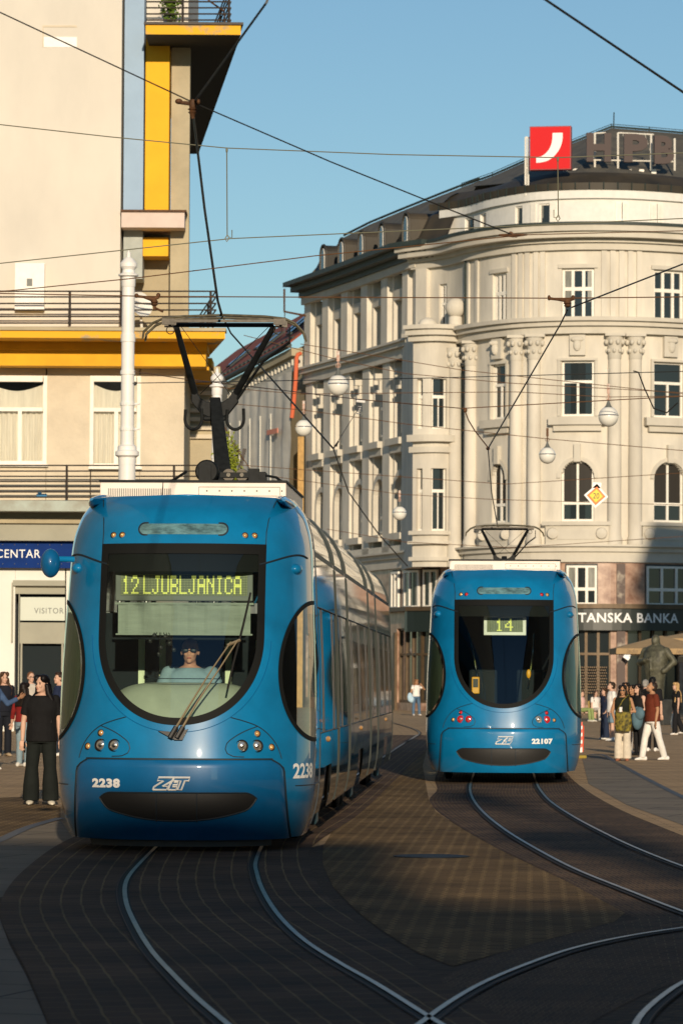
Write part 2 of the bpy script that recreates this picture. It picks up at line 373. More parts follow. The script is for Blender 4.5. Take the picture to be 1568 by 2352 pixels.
# ------------------------------------------------------------------ ground
def flat(pts): return [Vector((p.x, p.y, 0)) for p in pts]
g = MB(); n = 40
g.grid([[Vector((-400 + 800 * i / n, -150 + 1000 * j / n, 0)) for i in range(n + 1)] for j in range(n + 1)])
g.build('ground', mt['asphalt'], kind='structure')
def ax1(d): return -1.475 + .041 * (d - 34.8)
def ax2(d): return 2.475 + .0424 * (d - 58.4)
def far1(off): return [Vector((ax1(d) + off, d, 0)) for d in (110, 66, 50, 40)]
def far2(off): return [Vector((ax2(d) + off, d, 0)) for d in (150, 90, 66, 60)]
A = far1(-.40) + [G(*p) for p in [(318,1990),(289,2030),(288,2075),(310,2130),(350,2195),(400,2250),(452,2302),(510,2352),(590,2420),(700,2500)]]
B = far1(.58) + [G(*p) for p in [(586,1985),(589,2012),(602,2050),(640,2110),(700,2168),(780,2220),(860,2266),(985,2345),(1140,2440)]]
C_ = [G(*p) for p in [(860,2440),(985,2345),(1030,2312),(1110,2265),(1210,2222),(1320,2184),(1440,2157),(1568,2137),(1800,2110)]]
Dr = far2(-.5) + [G(*p) for p in [(1078,1815),(1086,1840),(1112,1872),(1162,1912),(1232,1955),(1322,2002),(1440,2050),(1568,2100),(1760,2165)]]
E_ = far2(.5) + [G(*p) for p in [(1238,1815),(1262,1843),(1312,1877),(1382,1915),(1455,1950),(1568,1995),(1760,2060)]]
F_ = [G(*p) for p in [(1440,2420),(1465,2352),(1490,2322),(1530,2289),(1568,2264),(1680,2215)]]
H_ = [G(*p) for p in [(850,1760),(885,1737),(925,1710),(955,1693),(963,1685),(955,1678),(930,1669),(905,1662),(880,1656)]]
def strip(m, pts, w0, w1, z):
    rows = []
    for i, p in enumerate(pts):
        t = (pts[min(i + 1, len(pts) - 1)] - pts[max(i - 1, 0)]); t.z = 0; t.normalize(); nrm = Vector((t.y, -t.x, 0))
        rows.append([p + nrm * w0 + Vector((0, 0, z)), p + nrm * w1 + Vector((0, 0, z))])
    m.grid(rows)
rail_info = [(A, 'left running rail of the nearer track, curving out from under the front tram'),
 (B, 'right running rail of the nearer track, ending at the crossing tip at bottom centre'),
 (C_, 'rail sweeping in from the right edge to meet the nearer track at the crossing tip'),
 (Dr, 'left rail of the track under the farther tram, curving to the right edge'),
 (E_, 'right rail of the track under the farther tram, curving to the right edge'),
 (F_, 'short curved rail in the bottom right corner of the picture'),
 (H_, 'small far curve of rail between the two trams')]
for pts, lab in rail_info:
    sp = [Vector((p.x, p.y, 0)) for p in spline(pts, .3)]
    root = thing('tram_rail', lab, 'rail', (0, 0, 0), 0, 'tram rails set in the paving')
    m = MB(); strip(m, sp, -.035, .062, .012); m.build('rail_bed', mt['rubber'], root)
    m = MB(); strip(m, sp, -.020, .012, .020); m.build('rail_head', mt['rail'], root)
    m = MB(); strip(m, sp, .050, .056, .018); m.build('guard_flange', mt['rust'], root)
def band(name, Lp, Rp, z, material, nu=160, nv=8, straight=False):
    a = resample(Lp if straight else spline(Lp, .5), nu); b = resample(Rp if straight else spline(Rp, .5), nu); rows = []; uvs = []; s = 0
    for i in range(nu):
        if i: s += ((a[i] - a[i-1]).length + (b[i] - b[i-1]).length) / 2
        w = (b[i] - a[i]).length
        rows.append([Vector((lerp(a[i].x, b[i].x, k / nv), lerp(a[i].y, b[i].y, k / nv), z)) for k in range(nv + 1)])
        uvs.append([(s, w * k / nv) for k in range(nv + 1)])
    m = MB(); m.grid(rows, uvs); return m.build(name, material, kind='structure')
L1 = [Vector((ax1(d) - 1.2, d, 0)) for d in (110, 66, 45)] + [G(*p) for p in [(168,1925),(62,1995),(8,2060),(2,2110),(22,2160),(62,2235),(112,2352),(170,2470),(230,2560)]]
R1_ = [Vector((ax1(d) + 1.28, d, 0)) for d in (110, 66, 45)] + [G(*p) for p in [(714,1950),(711,1990),(735,2040),(790,2100),(862,2157),(965,2232),(1100,2310),(1300,2420),(1500,2520)]]
L2 = [Vector((ax2(d) - 1.1, d, 0)) for d in (150, 90, 62)] + [G(*p) for p in [(1003,1815),(985,1838),(1003,1863),(1062,1903),(1150,1953),(1300,2025),(1450,2108),(1640,2200)]]
R2_ = [Vector((ax2(d) + 1.1, d, 0)) for d in (150, 90, 62)] + [G(*p) for p in [(1345,1815),(1385,1840),(1440,1868),(1500,1893),(1568,1920),(1700,1965),(1900,2030)]]
band('track_bed', L2, R2_, .004, mt['bed'])
# cobbled wedge between the two track beds
cl = [G(*p) for p in [(905,1700),(900,1760),(800,1850),(742,1945),(740,1985),(765,2040),(830,2105),(900,2155),(985,2205),(1040,2222)]]
cr = [G(*p) for p in [(985,1700),(970,1760),(984,1838),(1000,1865),(1060,1905),(1150,1955),(1300,2026),(1452,2108),(1330,2140),(1150,2190)]]
band('cobbled_wedge', cl, cr, .006, mt['cobble'], nu=80, straight=True)
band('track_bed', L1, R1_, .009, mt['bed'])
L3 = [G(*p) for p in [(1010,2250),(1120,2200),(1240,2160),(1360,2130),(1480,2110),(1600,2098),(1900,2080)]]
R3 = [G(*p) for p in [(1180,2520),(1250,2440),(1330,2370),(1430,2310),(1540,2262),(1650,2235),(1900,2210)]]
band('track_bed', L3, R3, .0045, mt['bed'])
# concrete strips
def sheet(name, pxs, z, material):
    m = MB(); m.add([G(*p) + Vector((0, 0, z)) for p in pxs], [tuple(range(len(pxs)))]); return m.build(name, material, kind='structure')
sheet('shaded_setts_area', [(-400,1985),(170,1935),(700,1950),(1000,1880),(1568,1960),(2400,2040),(2600,2900),(-900,2900)], .002, mt['setts'])  # darker sheet over the near paving, foreground shade put into its colour
sheet('concrete_strip', [(-60,1945),(60,1905),(140,1885),(168,1925),(62,1995),(8,2060),(-60,2080)], .003, mt['concrete'])
sheet('concrete_strip', [(-60,2100),(0,2110),(22,2170),(62,2245),(112,2360),(150,2420),(-60,2420)], .003, mt['concrete'])
sheet('concrete_path', [(1335,1740),(1372,1732),(1470,1782),(1568,1832),(1700,1890),(1700,1960),(1560,1893),(1440,1850),(1350,1800)], .003, mt['concrete'])
sheet('cobbled_apron', [(-60,1835),(60,1830),(140,1855),(140,1880),(60,1902),(-60,1942)], .0025, mt['cobble'])
m = MB(); sp = spline([G(*p) for p in [(1350,1735),(1372,1732),(1420,1755),(1470,1782),(1568,1832),(1700,1890)]], .5)
strip(m, sp, -.05, .05, .007); m.build('drain_channel', mt['black'], label='dark drain slot running beside the pale path at right', cat='drain')
m = MB(); sp = spline([G(*p) for p in [(-60,1955),(0,1931),(70,1900),(140,1880)]], .5)
strip(m, sp, -.06, .06, .008); m.build('drain_channel', mt['black'], label='dark drain slot left of the front tram', cat='drain')
# manhole-like steel plate in the cobbles
m = MB(); c = G(990, 1969); m.lathe([(.34, 0), (.34, .012), (.31, .016)], (c.x, c.y, 0), 24); m.build('cover_plate', mt['steel'], label='flat steel cover plate set into the cobbles', cat='cover')

# ------------------------------------------------------------------ tram
HW = smooth_table([(.12, 1.08), (.28, 1.14), (.5, 1.185), (.85, 1.20), (1.6, 1.19), (2.2, 1.165), (2.65, 1.145), (2.85, 1.13), (3.0, 1.10), (3.15, 1.045), (3.28, .95)])
NS = smooth_table([(.12, .12), (.28, .05), (.5, .0), (.8, .0), (1.2, .06), (2.0, .20), (2.6, .35), (2.85, .44), (3.0, .53), (3.15, .68), (3.28, .95)])
PP = 2.35
def LZ(z): return min(1.3, 2.0 - NS(z))
def phi_x(x, z): return math.asin(min(1, (abs(x) / HW(z)) ** (PP / 2))) * (1 if x >= 0 else -1)
def phi_t(t, z):
    c = max(0, min(1, 1 - (t - NS(z)) / LZ(z))); return math.acos(min(1, c ** (PP / 2)))
def S(ph, z, off=0.0):
    def raw(ph, z):
        h, L = HW(z), LZ(z)
        if abs(ph) > math.pi / 2:      # straight side beyond the nose
            return Vector((math.copysign(h, ph), NS(z) + L + (abs(ph) - math.pi / 2), z))
        s, c = abs(math.sin(ph)), abs(math.cos(ph))
        return Vector((math.copysign(h * s ** (2 / PP), ph), NS(z) + L * (1 - c ** (2 / PP)), z))
    p = raw(ph, z)
    if off:
        a = raw(ph + .02, z) - raw(ph - .02, z); b = raw(ph, z + .01) - raw(ph, z - .01); nn = a.cross(b)
        if nn.length < 1e-9: nn = Vector((0, -1, 0))
        nn.normalize()
        if nn.dot(Vector((p.x * .6, p.y - 2.2, 0))) < 0: nn = -nn
        p = p + nn * off
    return p
def SX(x, z, off=0.0): return S(phi_x(x, z), z, off)
def ST(t, z, side=1, off=0.0):
    lim = NS(z) + LZ(z)
    ph = phi_t(t, z) if t < lim else math.pi / 2 + (t - lim)
    return S(ph * side, z, off)
def ws_half(z, ins=0.0):      # half width of the windscreen at height z
    w, zb, zc = .745 - ins, 1.165 + ins, 1.97
    if z >= zc: return w
    q = (zc - z) / (zc - zb)
    return w * max(0, 1 - q ** 2.15) ** (1 / 2.15) if q < 1 else 0
def ws_contour(ins, top, n=72):
    pts = []; w, zb, zc = .745 - ins, 1.165 + ins, 1.97
    for i in range(9): pts.append((w, lerp(top, zc, i / 8)))
    for i in range(1, n):
        a = math.pi * i / n; c, s = math.cos(a), math.sin(a)
        pts.append((w * math.copysign(abs(c) ** (2 / 2.15), c), zc - (zc - zb) * s ** (2 / 2.15)))
    for i in range(9): pts.append((-w, lerp(zc, top, i / 8)))
    for i in range(1, 24): pts.append((lerp(-w, w, i / 24), top))
    return pts
def sw_t(z, ins=0.0):       # front edge of the side window, as a distance behind the nose
    q = (z - 1.655) / (.655 - ins)
    if abs(q) >= 1: return 2.02
    h = HW(z); x = h - (h - .885 - ins * .9) * (1 - q * q) ** .62
    return min(2.02, NS(z) + LZ(z) * (1 - max(0, 1 - (x / h) ** PP) ** (1 / PP)))
def side_in(t, z, k=1.0): return t > sw_t(z, .022) and abs(z - 1.655) < .633
def ring_strip(m, contA, contB, f, sub=3, off=.004):
    rows = [[f(lerp(a[0], b[0], k / sub), lerp(a[1], b[1], k / sub), off) for k in range(sub + 1)] for a, b in zip(contA, contB)]
    rows.append(rows[0]); m.grid(rows)
def line_on(m, pts, f, w=.006, off=.004, closed=False):
    P3 = [f(a, b, off) for a, b in pts]
    if closed: P3.append(P3[0])
    m.tube(P3, w, 5)
def led_font(ch):
    F = {'1': '00100011000010000100001000010001110', '2': '01110100010000100010001000100011111', '4': '00010001100101010010111110001000010',
     'L': '10000100001000010000100001000011111', 'J': '00111000100001000010000101001001100', 'U': '10001100011000110001100011000101110',
     'B': '11110100011000111110100011000111110', 'A': '01110100011000111111100011000110001', 'N': '10001110011010110011100011000110001',
     'I': '01110001000010000100001000010001110', 'C': '01110100011000010000100001000101110', ' ': '0' * 35}
    s = F[ch]; return [s[i * 5:i * 5 + 5] for i in range(7)]
def led_panel(root, text, x0, x1, z0, z1, y, cols, rows, bold=2, startcol=2, box=True, mono=False):
    m = MB(); m.box(x0 - .05, x1 + .05, y, y + .06, z0 - .05, z1 + .04)
    fr = m.build('destination_display', mt['grey_plastic'] if box else mt['white'], root, bevel=.008)
    m = MB(); m.box(x0, x1, y - .004, y - .001, z0, z1); m.build('led_board', mt['ledboard'], fr)
    on = set(); c = startcol
    for ch in text:
        g_ = led_font(ch); cw = 1 if not mono else 2
        if ch == ' ': c += 2 if len(text) > 4 else 3; continue
        for r in range(rows - 2):
            gr = min(6, int(r * 7 / (rows - 2)))
            for q in range(5 * cw):
                gq = int(q / cw)
                if g_[gr][gq] == '1': on.add((c + q, r + 1))
        c += 5 * cw + (1 if not mono else 3)
    a, b = MB(), MB(); dx = (x1 - x0) / cols; dz = (z1 - z0) / rows
    for i in range(cols):
        for j in range(rows):
            cx = x0 + dx * (i + .5); cz = z1 - dz * (j + .5); t = b if (i, j) in on else a; k = .45 if (i, j) in on else .30
            t.add([(cx - dx*k, y - .006, cz - dz*k), (cx + dx*k, y - .006, cz - dz*k), (cx + dx*k, y - .006, cz + dz*k), (cx - dx*k, y - .006, cz + dz*k)], [(0, 1, 2, 3)])
    a.build('unlit_dots', mt['led_off'], fr, kind='stuff'); b.build('lit_dots', mt['led_on'], fr, kind='stuff')
def lamp_on(root, x, z, r, material, name='headlight', rimmat=None):
    p = SX(x, z); q = SX(x + .01, z) - SX(x - .01, z); w = SX(x, z + .01) - SX(x, z - .01); nn = q.cross(w).normalized()
    if nn.y > 0: nn = -nn
    nn = (nn * .35 + Vector((0, -1, 0)) * .65).normalized()
    m3 = nn.to_track_quat('Y', 'Z').to_matrix()
    m = MB(); m.lathe([(r * 1.0, -.05), (r * 1.24, -.03), (r * 1.26, .006), (r * 1.16, .012), (r * 1.0, .002), (r * .98, -.012)], p, 24, 'y', m3)
    rim = m.build(name, rimmat or mt['gloss_black'], root, smooth=True)
    m = MB(); m.lathe([(r * .99, -.02), (r * .96, .004), (r * .75, .013), (r * .4, .019), (.001, .021)], p, 24, 'y', m3)
    m.build('lens', material, rim, smooth=50)
    if r > .04:
        m = MB(); m.lathe([(r * .45, .012), (r * .42, .024), (.001, .028)], p, 20, 'y', m3); m.build('bulb', mt['lens'] if material is not mt['lens'] else mt['chrome'], rim, smooth=50)

def make_cab(root, rear=False, num='2238', logo_x=-.05, num_x=-.645):
    blue, deep = mt['blue'], (mt['blue'] if rear else mt['blue_deep'])
    # shell with the windscreen and side windows left open
    nz, nph, nst = 150, 150, 14
    
    def cols(z): return [lerp(-math.pi/2, math.pi/2, i / nph) for i in range(nph + 1)]
    def shell(z0, z1, n_z, name, material, hole=True):
        v = []; f = []; W = nph + 1 + 2 * nst
        for i in range(n_z + 1):
            z = lerp(z0, z1, i / n_z); lim = NS(z) + LZ(z); ext = 2.02 - lim
            phs = [-(math.pi/2 + ext * (nst - k) / nst) for k in range(nst)] + cols(z) + [math.pi/2 + ext * (k + 1) / nst for k in range(nst)]
            v += [S(p, z) for p in phs]
        for i in range(n_z):
            for j in range(W - 1):
                ids = (i*W + j, i*W + j + 1, (i+1)*W + j + 1, (i+1)*W + j)
                if hole:
                    cx = sum(v[k].x for k in ids) / 4; cz = sum(v[k].z for k in ids) / 4; cy = sum(v[k].y for k in ids) / 4
                    if cz < 2.79 and abs(cx) < ws_half(cz, .03) and cy < 1.0: continue
                    if abs(cx) > .8 and side_in(cy, cz, .965): continue
                f.append(ids)
        m = MB(); m.add(v, f)
        return m
    m = shell(.845, 3.28, 155, 'b', blue)
    # roof cap
    top = []
    for i in range(40):
        t = lerp(NS(3.28), 2.02, (i / 39) ** 1.6); row = []
        p = ST(t, 3.28, 1) if i else SX(0, 3.28)
        for k in range(21):
            u = lerp(-1, 1, k / 20); row.append(Vector((p.x * u, t, 3.28 + .012 * (1 - u * u))))
        top.append(row)
    m.grid(top)
    body = m.build('cab_body', blue, root, smooth=50)
    sl = MB()
    # side lower corner panels (beside the bumper) and bumper
    zb_ = .19 if rear else .12
    m = shell(zb_, .845, 34, 'l', blue, hole=False); m.build('lower_shell', blue, root, smooth=50)
    rows = []
    def bw(z): return lerp(.985, .94, (z - .14) / .7) - (.10 * max(0, (z - .74) / .1) ** 2 if z > .74 else 0)
    for i in range(31):
        z = lerp(zb_ - .005, .838, i / 30); w = bw(z); o_ = .022 if z < .80 else lerp(.022, .004, (z - .80) / .04)
        rows.append([SX(lerp(-w, w, k / 60), z, o_ if 0 < k < 60 else -.002) for k in range(61)])
    m = MB(); m.grid(rows); bump = m.build('bumper', deep, root, smooth=50)
    # bumper outline seam
    cont = [(-bw(z), z) for z in [lerp(zb_, .838, i / 20) for i in range(21)]] + [(lerp(-bw(.838), bw(.838), i / 40), .846) for i in range(41)] + [(bw(z), z) for z in [lerp(.838, zb_, i / 20) for i in range(21)]]
    line_on(sl, cont, SX, .009, .006)
    # crease line of the lower corner panel
    for sd in (-1, 1):
        line_on(sl, [(t, .60) for t in [lerp(.55, 2.0, i / 14) for i in range(15)]], lambda a, b, o: ST(a, b, sd, o), .005, .002)
        line_on(sl, [(2.02, z) for z in [lerp(.2, 3.1, i / 30) for i in range(31)]], lambda a, b, o: ST(a, b, sd, o), .006, .001)
        # seam from the roof shoulder down to the windscreen corner
        pts = [(.82, 3.27), (.80, 3.20), (.765, 3.05), (.752, 2.93), (.752, 2.81)]
        line_on(sl, [(p.x * sd, p.y) for p in [Vector((a, b, 0)) for a, b in pts]], SX, .005, .003)
        # headlight panel outline
        hp = [(.925, .85), (.90, .93), (.865, 1.0), (.80, 1.08), (.714, 1.145), (.60, 1.19), (.476, 1.225)]
        hp2 = [(.714, 1.145), (.60, 1.10), (.50, 1.04), (.445, .99), (.432, .94), (.45, .90), (.50, .875), (.60, .868)]
        for h_ in (hp, hp2): line_on(sl, [(p.x * sd, p.y) for p in spline([Vector((a, b, 0)) for a, b in h_], .03)], SX, .0045, .003)
        # small arc over the mirror mount
        arc = [(lerp(.55, 1.25, i / 14), 2.60 + .13 * math.sin(math.pi * (i / 14) * .62 + .2)) for i in range(15)]
        line_on(sl, arc, lambda a, b, o: ST(a, b, sd, o), .009, .004)
        mm = MB(); c = ST(.95, 2.60, sd, -.02); mm.ell(c, (.07, .10, .055)); mm.build('mirror_mount', blue, root, smooth=True)
    m = MB(); c_ = [q for q in ws_contour(-.075, 2.0)[9:-31]]
    line_on(m, c_, SX, .0035, .002); m.build('screen_crease', mt['blue_deep'], root, smooth=True)
    sl.build('panel_seams', mt['seam'], root)
    # windscreen: black border ring and glass
    m = MB(); ring_strip(m, ws_contour(-.012, 2.815), ws_contour(.055, 2.72), SX, 4, .006); m.build('windscreen_border', mt['rubber'], root, smooth=50)
    rows = []
    for i in range(60):
        z = 2.80 - (2.80 - 1.185) * (math.sin(i / 59 * math.pi / 2)); w = ws_half(z, .005)
        rows.append([SX(lerp(-w, w, k / 30), z, .003) for k in range(31)])
    m = MB(); m.grid(rows); m.build('windscreen', mt['glass'], root, smooth=80)
    m = MB(); m.grid([[SX(lerp(-.70, .70, k / 24), z, -.012) for k in range(25)] for z in [lerp(2.80, 2.56, i / 6) for i in range(7)]]); m.build('top_shade_band', mt['rubber'], root, smooth=80)
    # side windows
    for sd in (-1, 1):
        f = lambda a, b, o, sd=sd: ST(a, b, sd, o)
        def cont(k): ins = (1 - k) * .35; return [(sw_t(1.655 + (.6549 - ins) * math.cos(a), ins), 1.655 + (.6549 - ins) * math.cos(a)) for a in [math.pi * i / 80 for i in range(81)]]
        m = MB(); rows = [[f(lerp(a[0], b[0], q / 4), lerp(a[1], b[1], q / 4), .006) for q in range(5)] for a, b in zip(cont(1.01), cont(.90))]; m.grid(rows)
        sw = m.build('side_window', mt['rubber'], root, smooth=50)
        rows = []
        for i in range(41):
            z = 1.655 + .64 * math.cos(math.pi * i / 40); q = 2.02 - sw_t(z, .012)
            rows.append([f(lerp(2.02, 2.02 - q, k / 24), z, .003) for k in range(25)])
        m = MB(); m.grid(rows); m.build('pane', mt['glass'], sw, smooth=80)
        m = MB(); ta, tb = (0, 2.0) if (rear or sd < 0) else (1.15, 1.80)
        rows = [[f(lerp(max(ta, sw_t(z, .055) + .02), tb, k / 16), z, -.012 + .004 * math.sin(k * 2.4)) for k in range(17)] for z in [lerp(1.10 if (rear or sd < 0) else 1.45, 2.19, i / 16) for i in range(17)]]
        m.grid(rows); m.build('blind', mt['curtain_green'], sw, smooth=80)
    # lights
    am, rd, cl = mt['lens_amber'], mt['lens_red'], mt['lens']
    for sd in (-1, 1):
        if not rear:
            lamp_on(root, .71 * sd, .967, .047, cl); lamp_on(root, .578 * sd, .967, .047, cl)
            lamp_on(root, .835 * sd, .955, .027, am, 'indicator_lamp'); lamp_on(root, .71 * sd, 1.078, .027, am, 'indicator_lamp')
            lamp_on(root, .65 * sd, 2.895, .025, am, 'top_lamp'); lamp_on(root, .565 * sd, 2.895, .025, am, 'top_lamp')
        else:
            lamp_on(root, .65 * sd, .985, .045, rd, 'tail_lamp', mt['lens_red']); lamp_on(root, .525 * sd, .985, .045, rd if sd < 0 else cl, 'tail_lamp', mt['chrome'])
            lamp_on(root, .765 * sd, .975, .026, am, 'indicator_lamp'); lamp_on(root, .65 * sd, 1.085, .026, rd, 'brake_lamp')
            lamp_on(root, .66 * sd, 2.895, .026, am, 'top_lamp'); lamp_on(root, .575 * sd, 2.895, .026, rd, 'top_lamp')
    # oblong panel above the screen
    def cap(ins):
        pts = []; r = .057 - ins; L_ = .41 - .057
        for i in range(17): a = math.pi/2 - math.pi * i / 16; pts.append((L_ + r * math.cos(a), 2.95 + r * math.sin(a)))
        for i in range(17): a = -math.pi/2 - math.pi * i / 16; pts.append((-L_ + r * math.cos(a), 2.95 + r * math.sin(a)))
        return pts
    m = MB(); ring_strip(m, cap(-.006), cap(.008), SX, 2, .006); vp = m.build('roof_slot', mt['seam'], root)
    rows = []
    for i in range(9):
        z = 2.95 + .05 * math.cos(math.pi * i / 8); L_ = .353 + (max(0, .05**2 - (z - 2.95)**2)) ** .5
        rows.append([SX(lerp(-L_, L_, k / 24), z, .003) for k in range(25)])
    m = MB(); m.grid(rows); m.build('slot_pane', mt['slot'] , vp, smooth=True)
    # grille
    def gt(x): return .545 - .05 * max(0, (abs(x) - .6) / .1) ** 2
    def gb(x): return .295 + .13 * (abs(x) / .7) ** 2.2 + .07 * max(0, (abs(x) - .6) / .1) ** 2
    xs = [lerp(-.70, .70, k / 60) for k in range(61)]
    m = MB(); rows = [[SX(x, lerp(gb(x), gt(x), i / 6), .027) for x in xs] for i in range(7)]; m.grid(rows); gr = m.build('grille', mt['black'], root, smooth=50)
    m = MB()
    for xx in (-.18, .18): line_on(m, [(xx, z) for z in (.29, .35, .42, .48, .535)], SX, .006, .03)
    line_on(m, [(x, gt(x)) for x in xs] + [(x, gb(x)) for x in xs[::-1]], SX, .007, .026, True); m.build('grille_trim', mt['seam'], gr)
    # writing and emblem
    w_ = text_map(num, .082, lambda u, v: SX(num_x - (.125 if not rear else .15) + u, .585 + v + (.03 if rear else 0), .027), w=.26 if not rear else .31, bold=.06, spacing=1.12)
    w_.build('fleet_number', mt['decal'], root)
    # slanted outlined lettering logo
    m = MB(); L0 = logo_x; z0 = .572 + (.04 if rear else 0); Hh = .11; sh = .38
    def fl(pts, t=.0085):
        P3 = [SX(L0 + (a + b * sh) , z0 + b, .032) for a, b in pts]; m.tube(P3, t, 4)
    if rear: LG = [[(-.12,0),(-.12,.03),(-.05,.075),(-.12,.075),(-.12,.11),(.02,.11),(.02,.09),(-.02,.05)],[(-.12,0),(.09,0),(.11,.05),(.05,.05),(.05,.075),(.10,.075),(.10,.11),(.02,.11)],[(-.03,.0),(-.01,.045),(.03,.045),(.02,.02)]]
    else: LG = [[(-.15,0),(-.03,0),(-.03,.03),(-.075,.03),(.0,.085),(.0,.11),(-.14,.11),(-.14,.08),(-.085,.08),(-.15,.025),(-.15,0)],
                [(-.015,0),(.055,0),(.055,.028),(.015,.028),(.015,.045),(.05,.045),(.05,.068),(.015,.068),(.015,.083)],[(-.015,0),(-.015,.045),(0,.11)],
                [(0,.11),(.14,.11),(.14,.08),(.105,.08),(.105,0),(.07,0),(.07,.08),(.015,.08)]]
    for q in LG: fl(q)
    m.build('emblem', mt['decal'], root)
    # apron, coupling cover
    m = MB(); rows = [[SX(lerp(-.86, .86, k / 30), .14, [-.02, -.03, -.05, -.12][i]) + Vector((0, 0, [0, -.04, -.11, -.125][i])) for k in range(31)] for i in range(4)]; m.grid(rows)
    if not rear: m.build('apron', mt['grey_plastic'], root, smooth=True)
    for sd in (-1, 1):
        m = MB(); secs = []
        for t, r in ((.98, .012), (1.15, .035), (1.4, .058), (1.7, .070), (2.03, .074)): secs.append((Vector((sd * (.90 - r * .3), t, 3.245)), Vector((r * 1.5, 0, -sd * r * .5)), Vector((0, 0, r))))
        m.loft(secs, 18); m.build('roof_shoulder', blue, root, smooth=60)
    # interior: floor, dash, back wall, ceiling
    m = MB(); m.box(-.98, .98, 1.9, 1.94, .35, 2.2); m.box(-.98, .98, .8, 1.94, .3, .34)
    if rear: m = MB(); m.box(-.98, .98, .9, 7, .3, .34); m.box(-1.0, 1.0, 7, 7.05, .3, 2.9)
    m.build('cab_interior', mt['interior'], root)
    m = MB(); m.box(-.55, .55, 1.1, 1.9, 2.80, 2.84); m.build('cab_ceiling', mt['interior'], root)
def side_body(root, t0, t1, name='carriage_section', doors=True, bogie=None, z0=.28, simple=False):
    # one section of the tram: skin panels, glazing band, roof fairing, gutter
    prof_low = [lerp(.28, 1.06, i / 6) for i in range(7)]
    L = t1 - t0
    def panel(m, z_list, inset=0.0, a=t0, b=t1, closed=False):
        for sd in (-1, 1):
            n = max(2, int((b - a) / .5)); rows = [[Vector((sd * (HW(z) - inset), lerp(a, b, k / n), z)) for k in range(n + 1)] for z in z_list]; m.grid(rows)
    m = MB()
    if bogie:
        panel(m, prof_low, 0, t0, bogie - .75); panel(m, prof_low, 0, bogie + .75, t1); panel(m, [lerp(.72, 1.06, i / 3) for i in range(4)], 0, bogie - .75, bogie + .75)
    else: panel(m, prof_low)
    panel(m, [lerp(2.27, 2.75, i / 4) for i in range(5)])
    fair = [(2.80, 1.12), (2.9, 1.105), (3.03, 1.06), (3.16, .99), (3.26, .90), (3.31, .80)]
    for sd in (-1, 1): m.grid([[Vector((sd * w, y, z)) for y in (t0 + .02, (t0 + t1) / 2, t1 - .02)] for z, w in fair])
    m.grid([[Vector((lerp(-.80, .80, k / 8), y, 3.31 - .05)) for k in range(9)] for y in (t0, t1)])
    for y in (t0 + .02, t1 - .02): m.add([Vector((s_ * w, y, z)) for s_ in (-1,) for z, w in fair] + [Vector((w, y, z)) for z, w in fair[::-1]], [tuple(range(12))])
    sec = m.build(name, mt['blue_side_dim'], root, smooth=50)
    m = MB(); panel(m, [1.06, 1.4, 1.8, 2.27], .006); m.each('window_band', mt['side_glass'], sec)
    for sd in (-1, 1):
        m = MB()
        MB().box(sd * 1.08 - .045 , sd * 1.08 + .045, t0, t1, 2.75, 2.81).build('gutter', mt['black'], sec)
        for z in (1.06, 2.27): m.tube([Vector((sd * HW(z), t0, z)), Vector((sd * HW(z), t1, z))], .007, 5)
        q = t0 + .9
        while q < t1 - .4:
            m.tube([Vector((sd * (HW(z) + .001), q, z)) for z in (1.06, 1.6, 2.05, 2.27)], .006, 5); q += 2.4
        m.build('panel_seams', mt['black'], sec)
    m = MB()
    for y in (t0 + .012, t1 - .012):
        for sd in (-1, 1):
            m.tube([Vector((sd * HW(z), y, z)) for z in [lerp(.3, 2.74, i / 10) for i in range(11)]], .008, 6)
            m.tube([Vector((sd * (w + .005), y, z + .004)) for z, w in fair], .016, 6)
    m.each('edge_trim', mt['trim'], sec, smooth=True)
    if bogie:
        for sd in (-1, 1):
            m = MB()
            for dy in (-.55, .55):
                m.lathe([(.001, -.05), (.1, -.06), (.12, -.04), (.26, -.03), (.30, .0), (.30, .09), (.001, .09)], (sd * .92, bogie + dy, .30), 24, 'z', Matrix.Rotation(-sd * math.pi/2, 3, 'Y'))
            m.each('wheel', mt['steel'], root, smooth=True)
            m = MB(); m.box(sd * 1.02 - .04, sd * 1.02 + .04, bogie - .65, bogie + .65, .22, .55); m.box(sd * 1.05 - .04, sd * 1.05 + .04, bogie - .2, bogie + .25, .12, .5)
            m.build('bogie_cover', mt['bogie_blue'], root, bevel=.03)
            m = MB(); m.ell((sd * (HW(.95) + .005), bogie - .1, .98), (.02, .05, .03), seg=12, rings=8); m.build('indicator_lamp', mt['lens_amber'], root, smooth=True)
def gangway(root, t0, t1):
    m = MB(); n = 8
    for sd in (-1, 1):
        rows = [[Vector((sd * (HW(z) - .07 - .03 * (k % 2)), lerp(t0, t1, k / n), z)) for k in range(n + 1)] for z in (.3, 1, 1.8, 2.6, 2.9)]; m.grid(rows)
    m.grid([[Vector((x, y, 2.95 + .03)) for x in (-.95, .95)] for y in (t0, t1)])
    m.build('gangway_bellows', mt['bellows'], root)
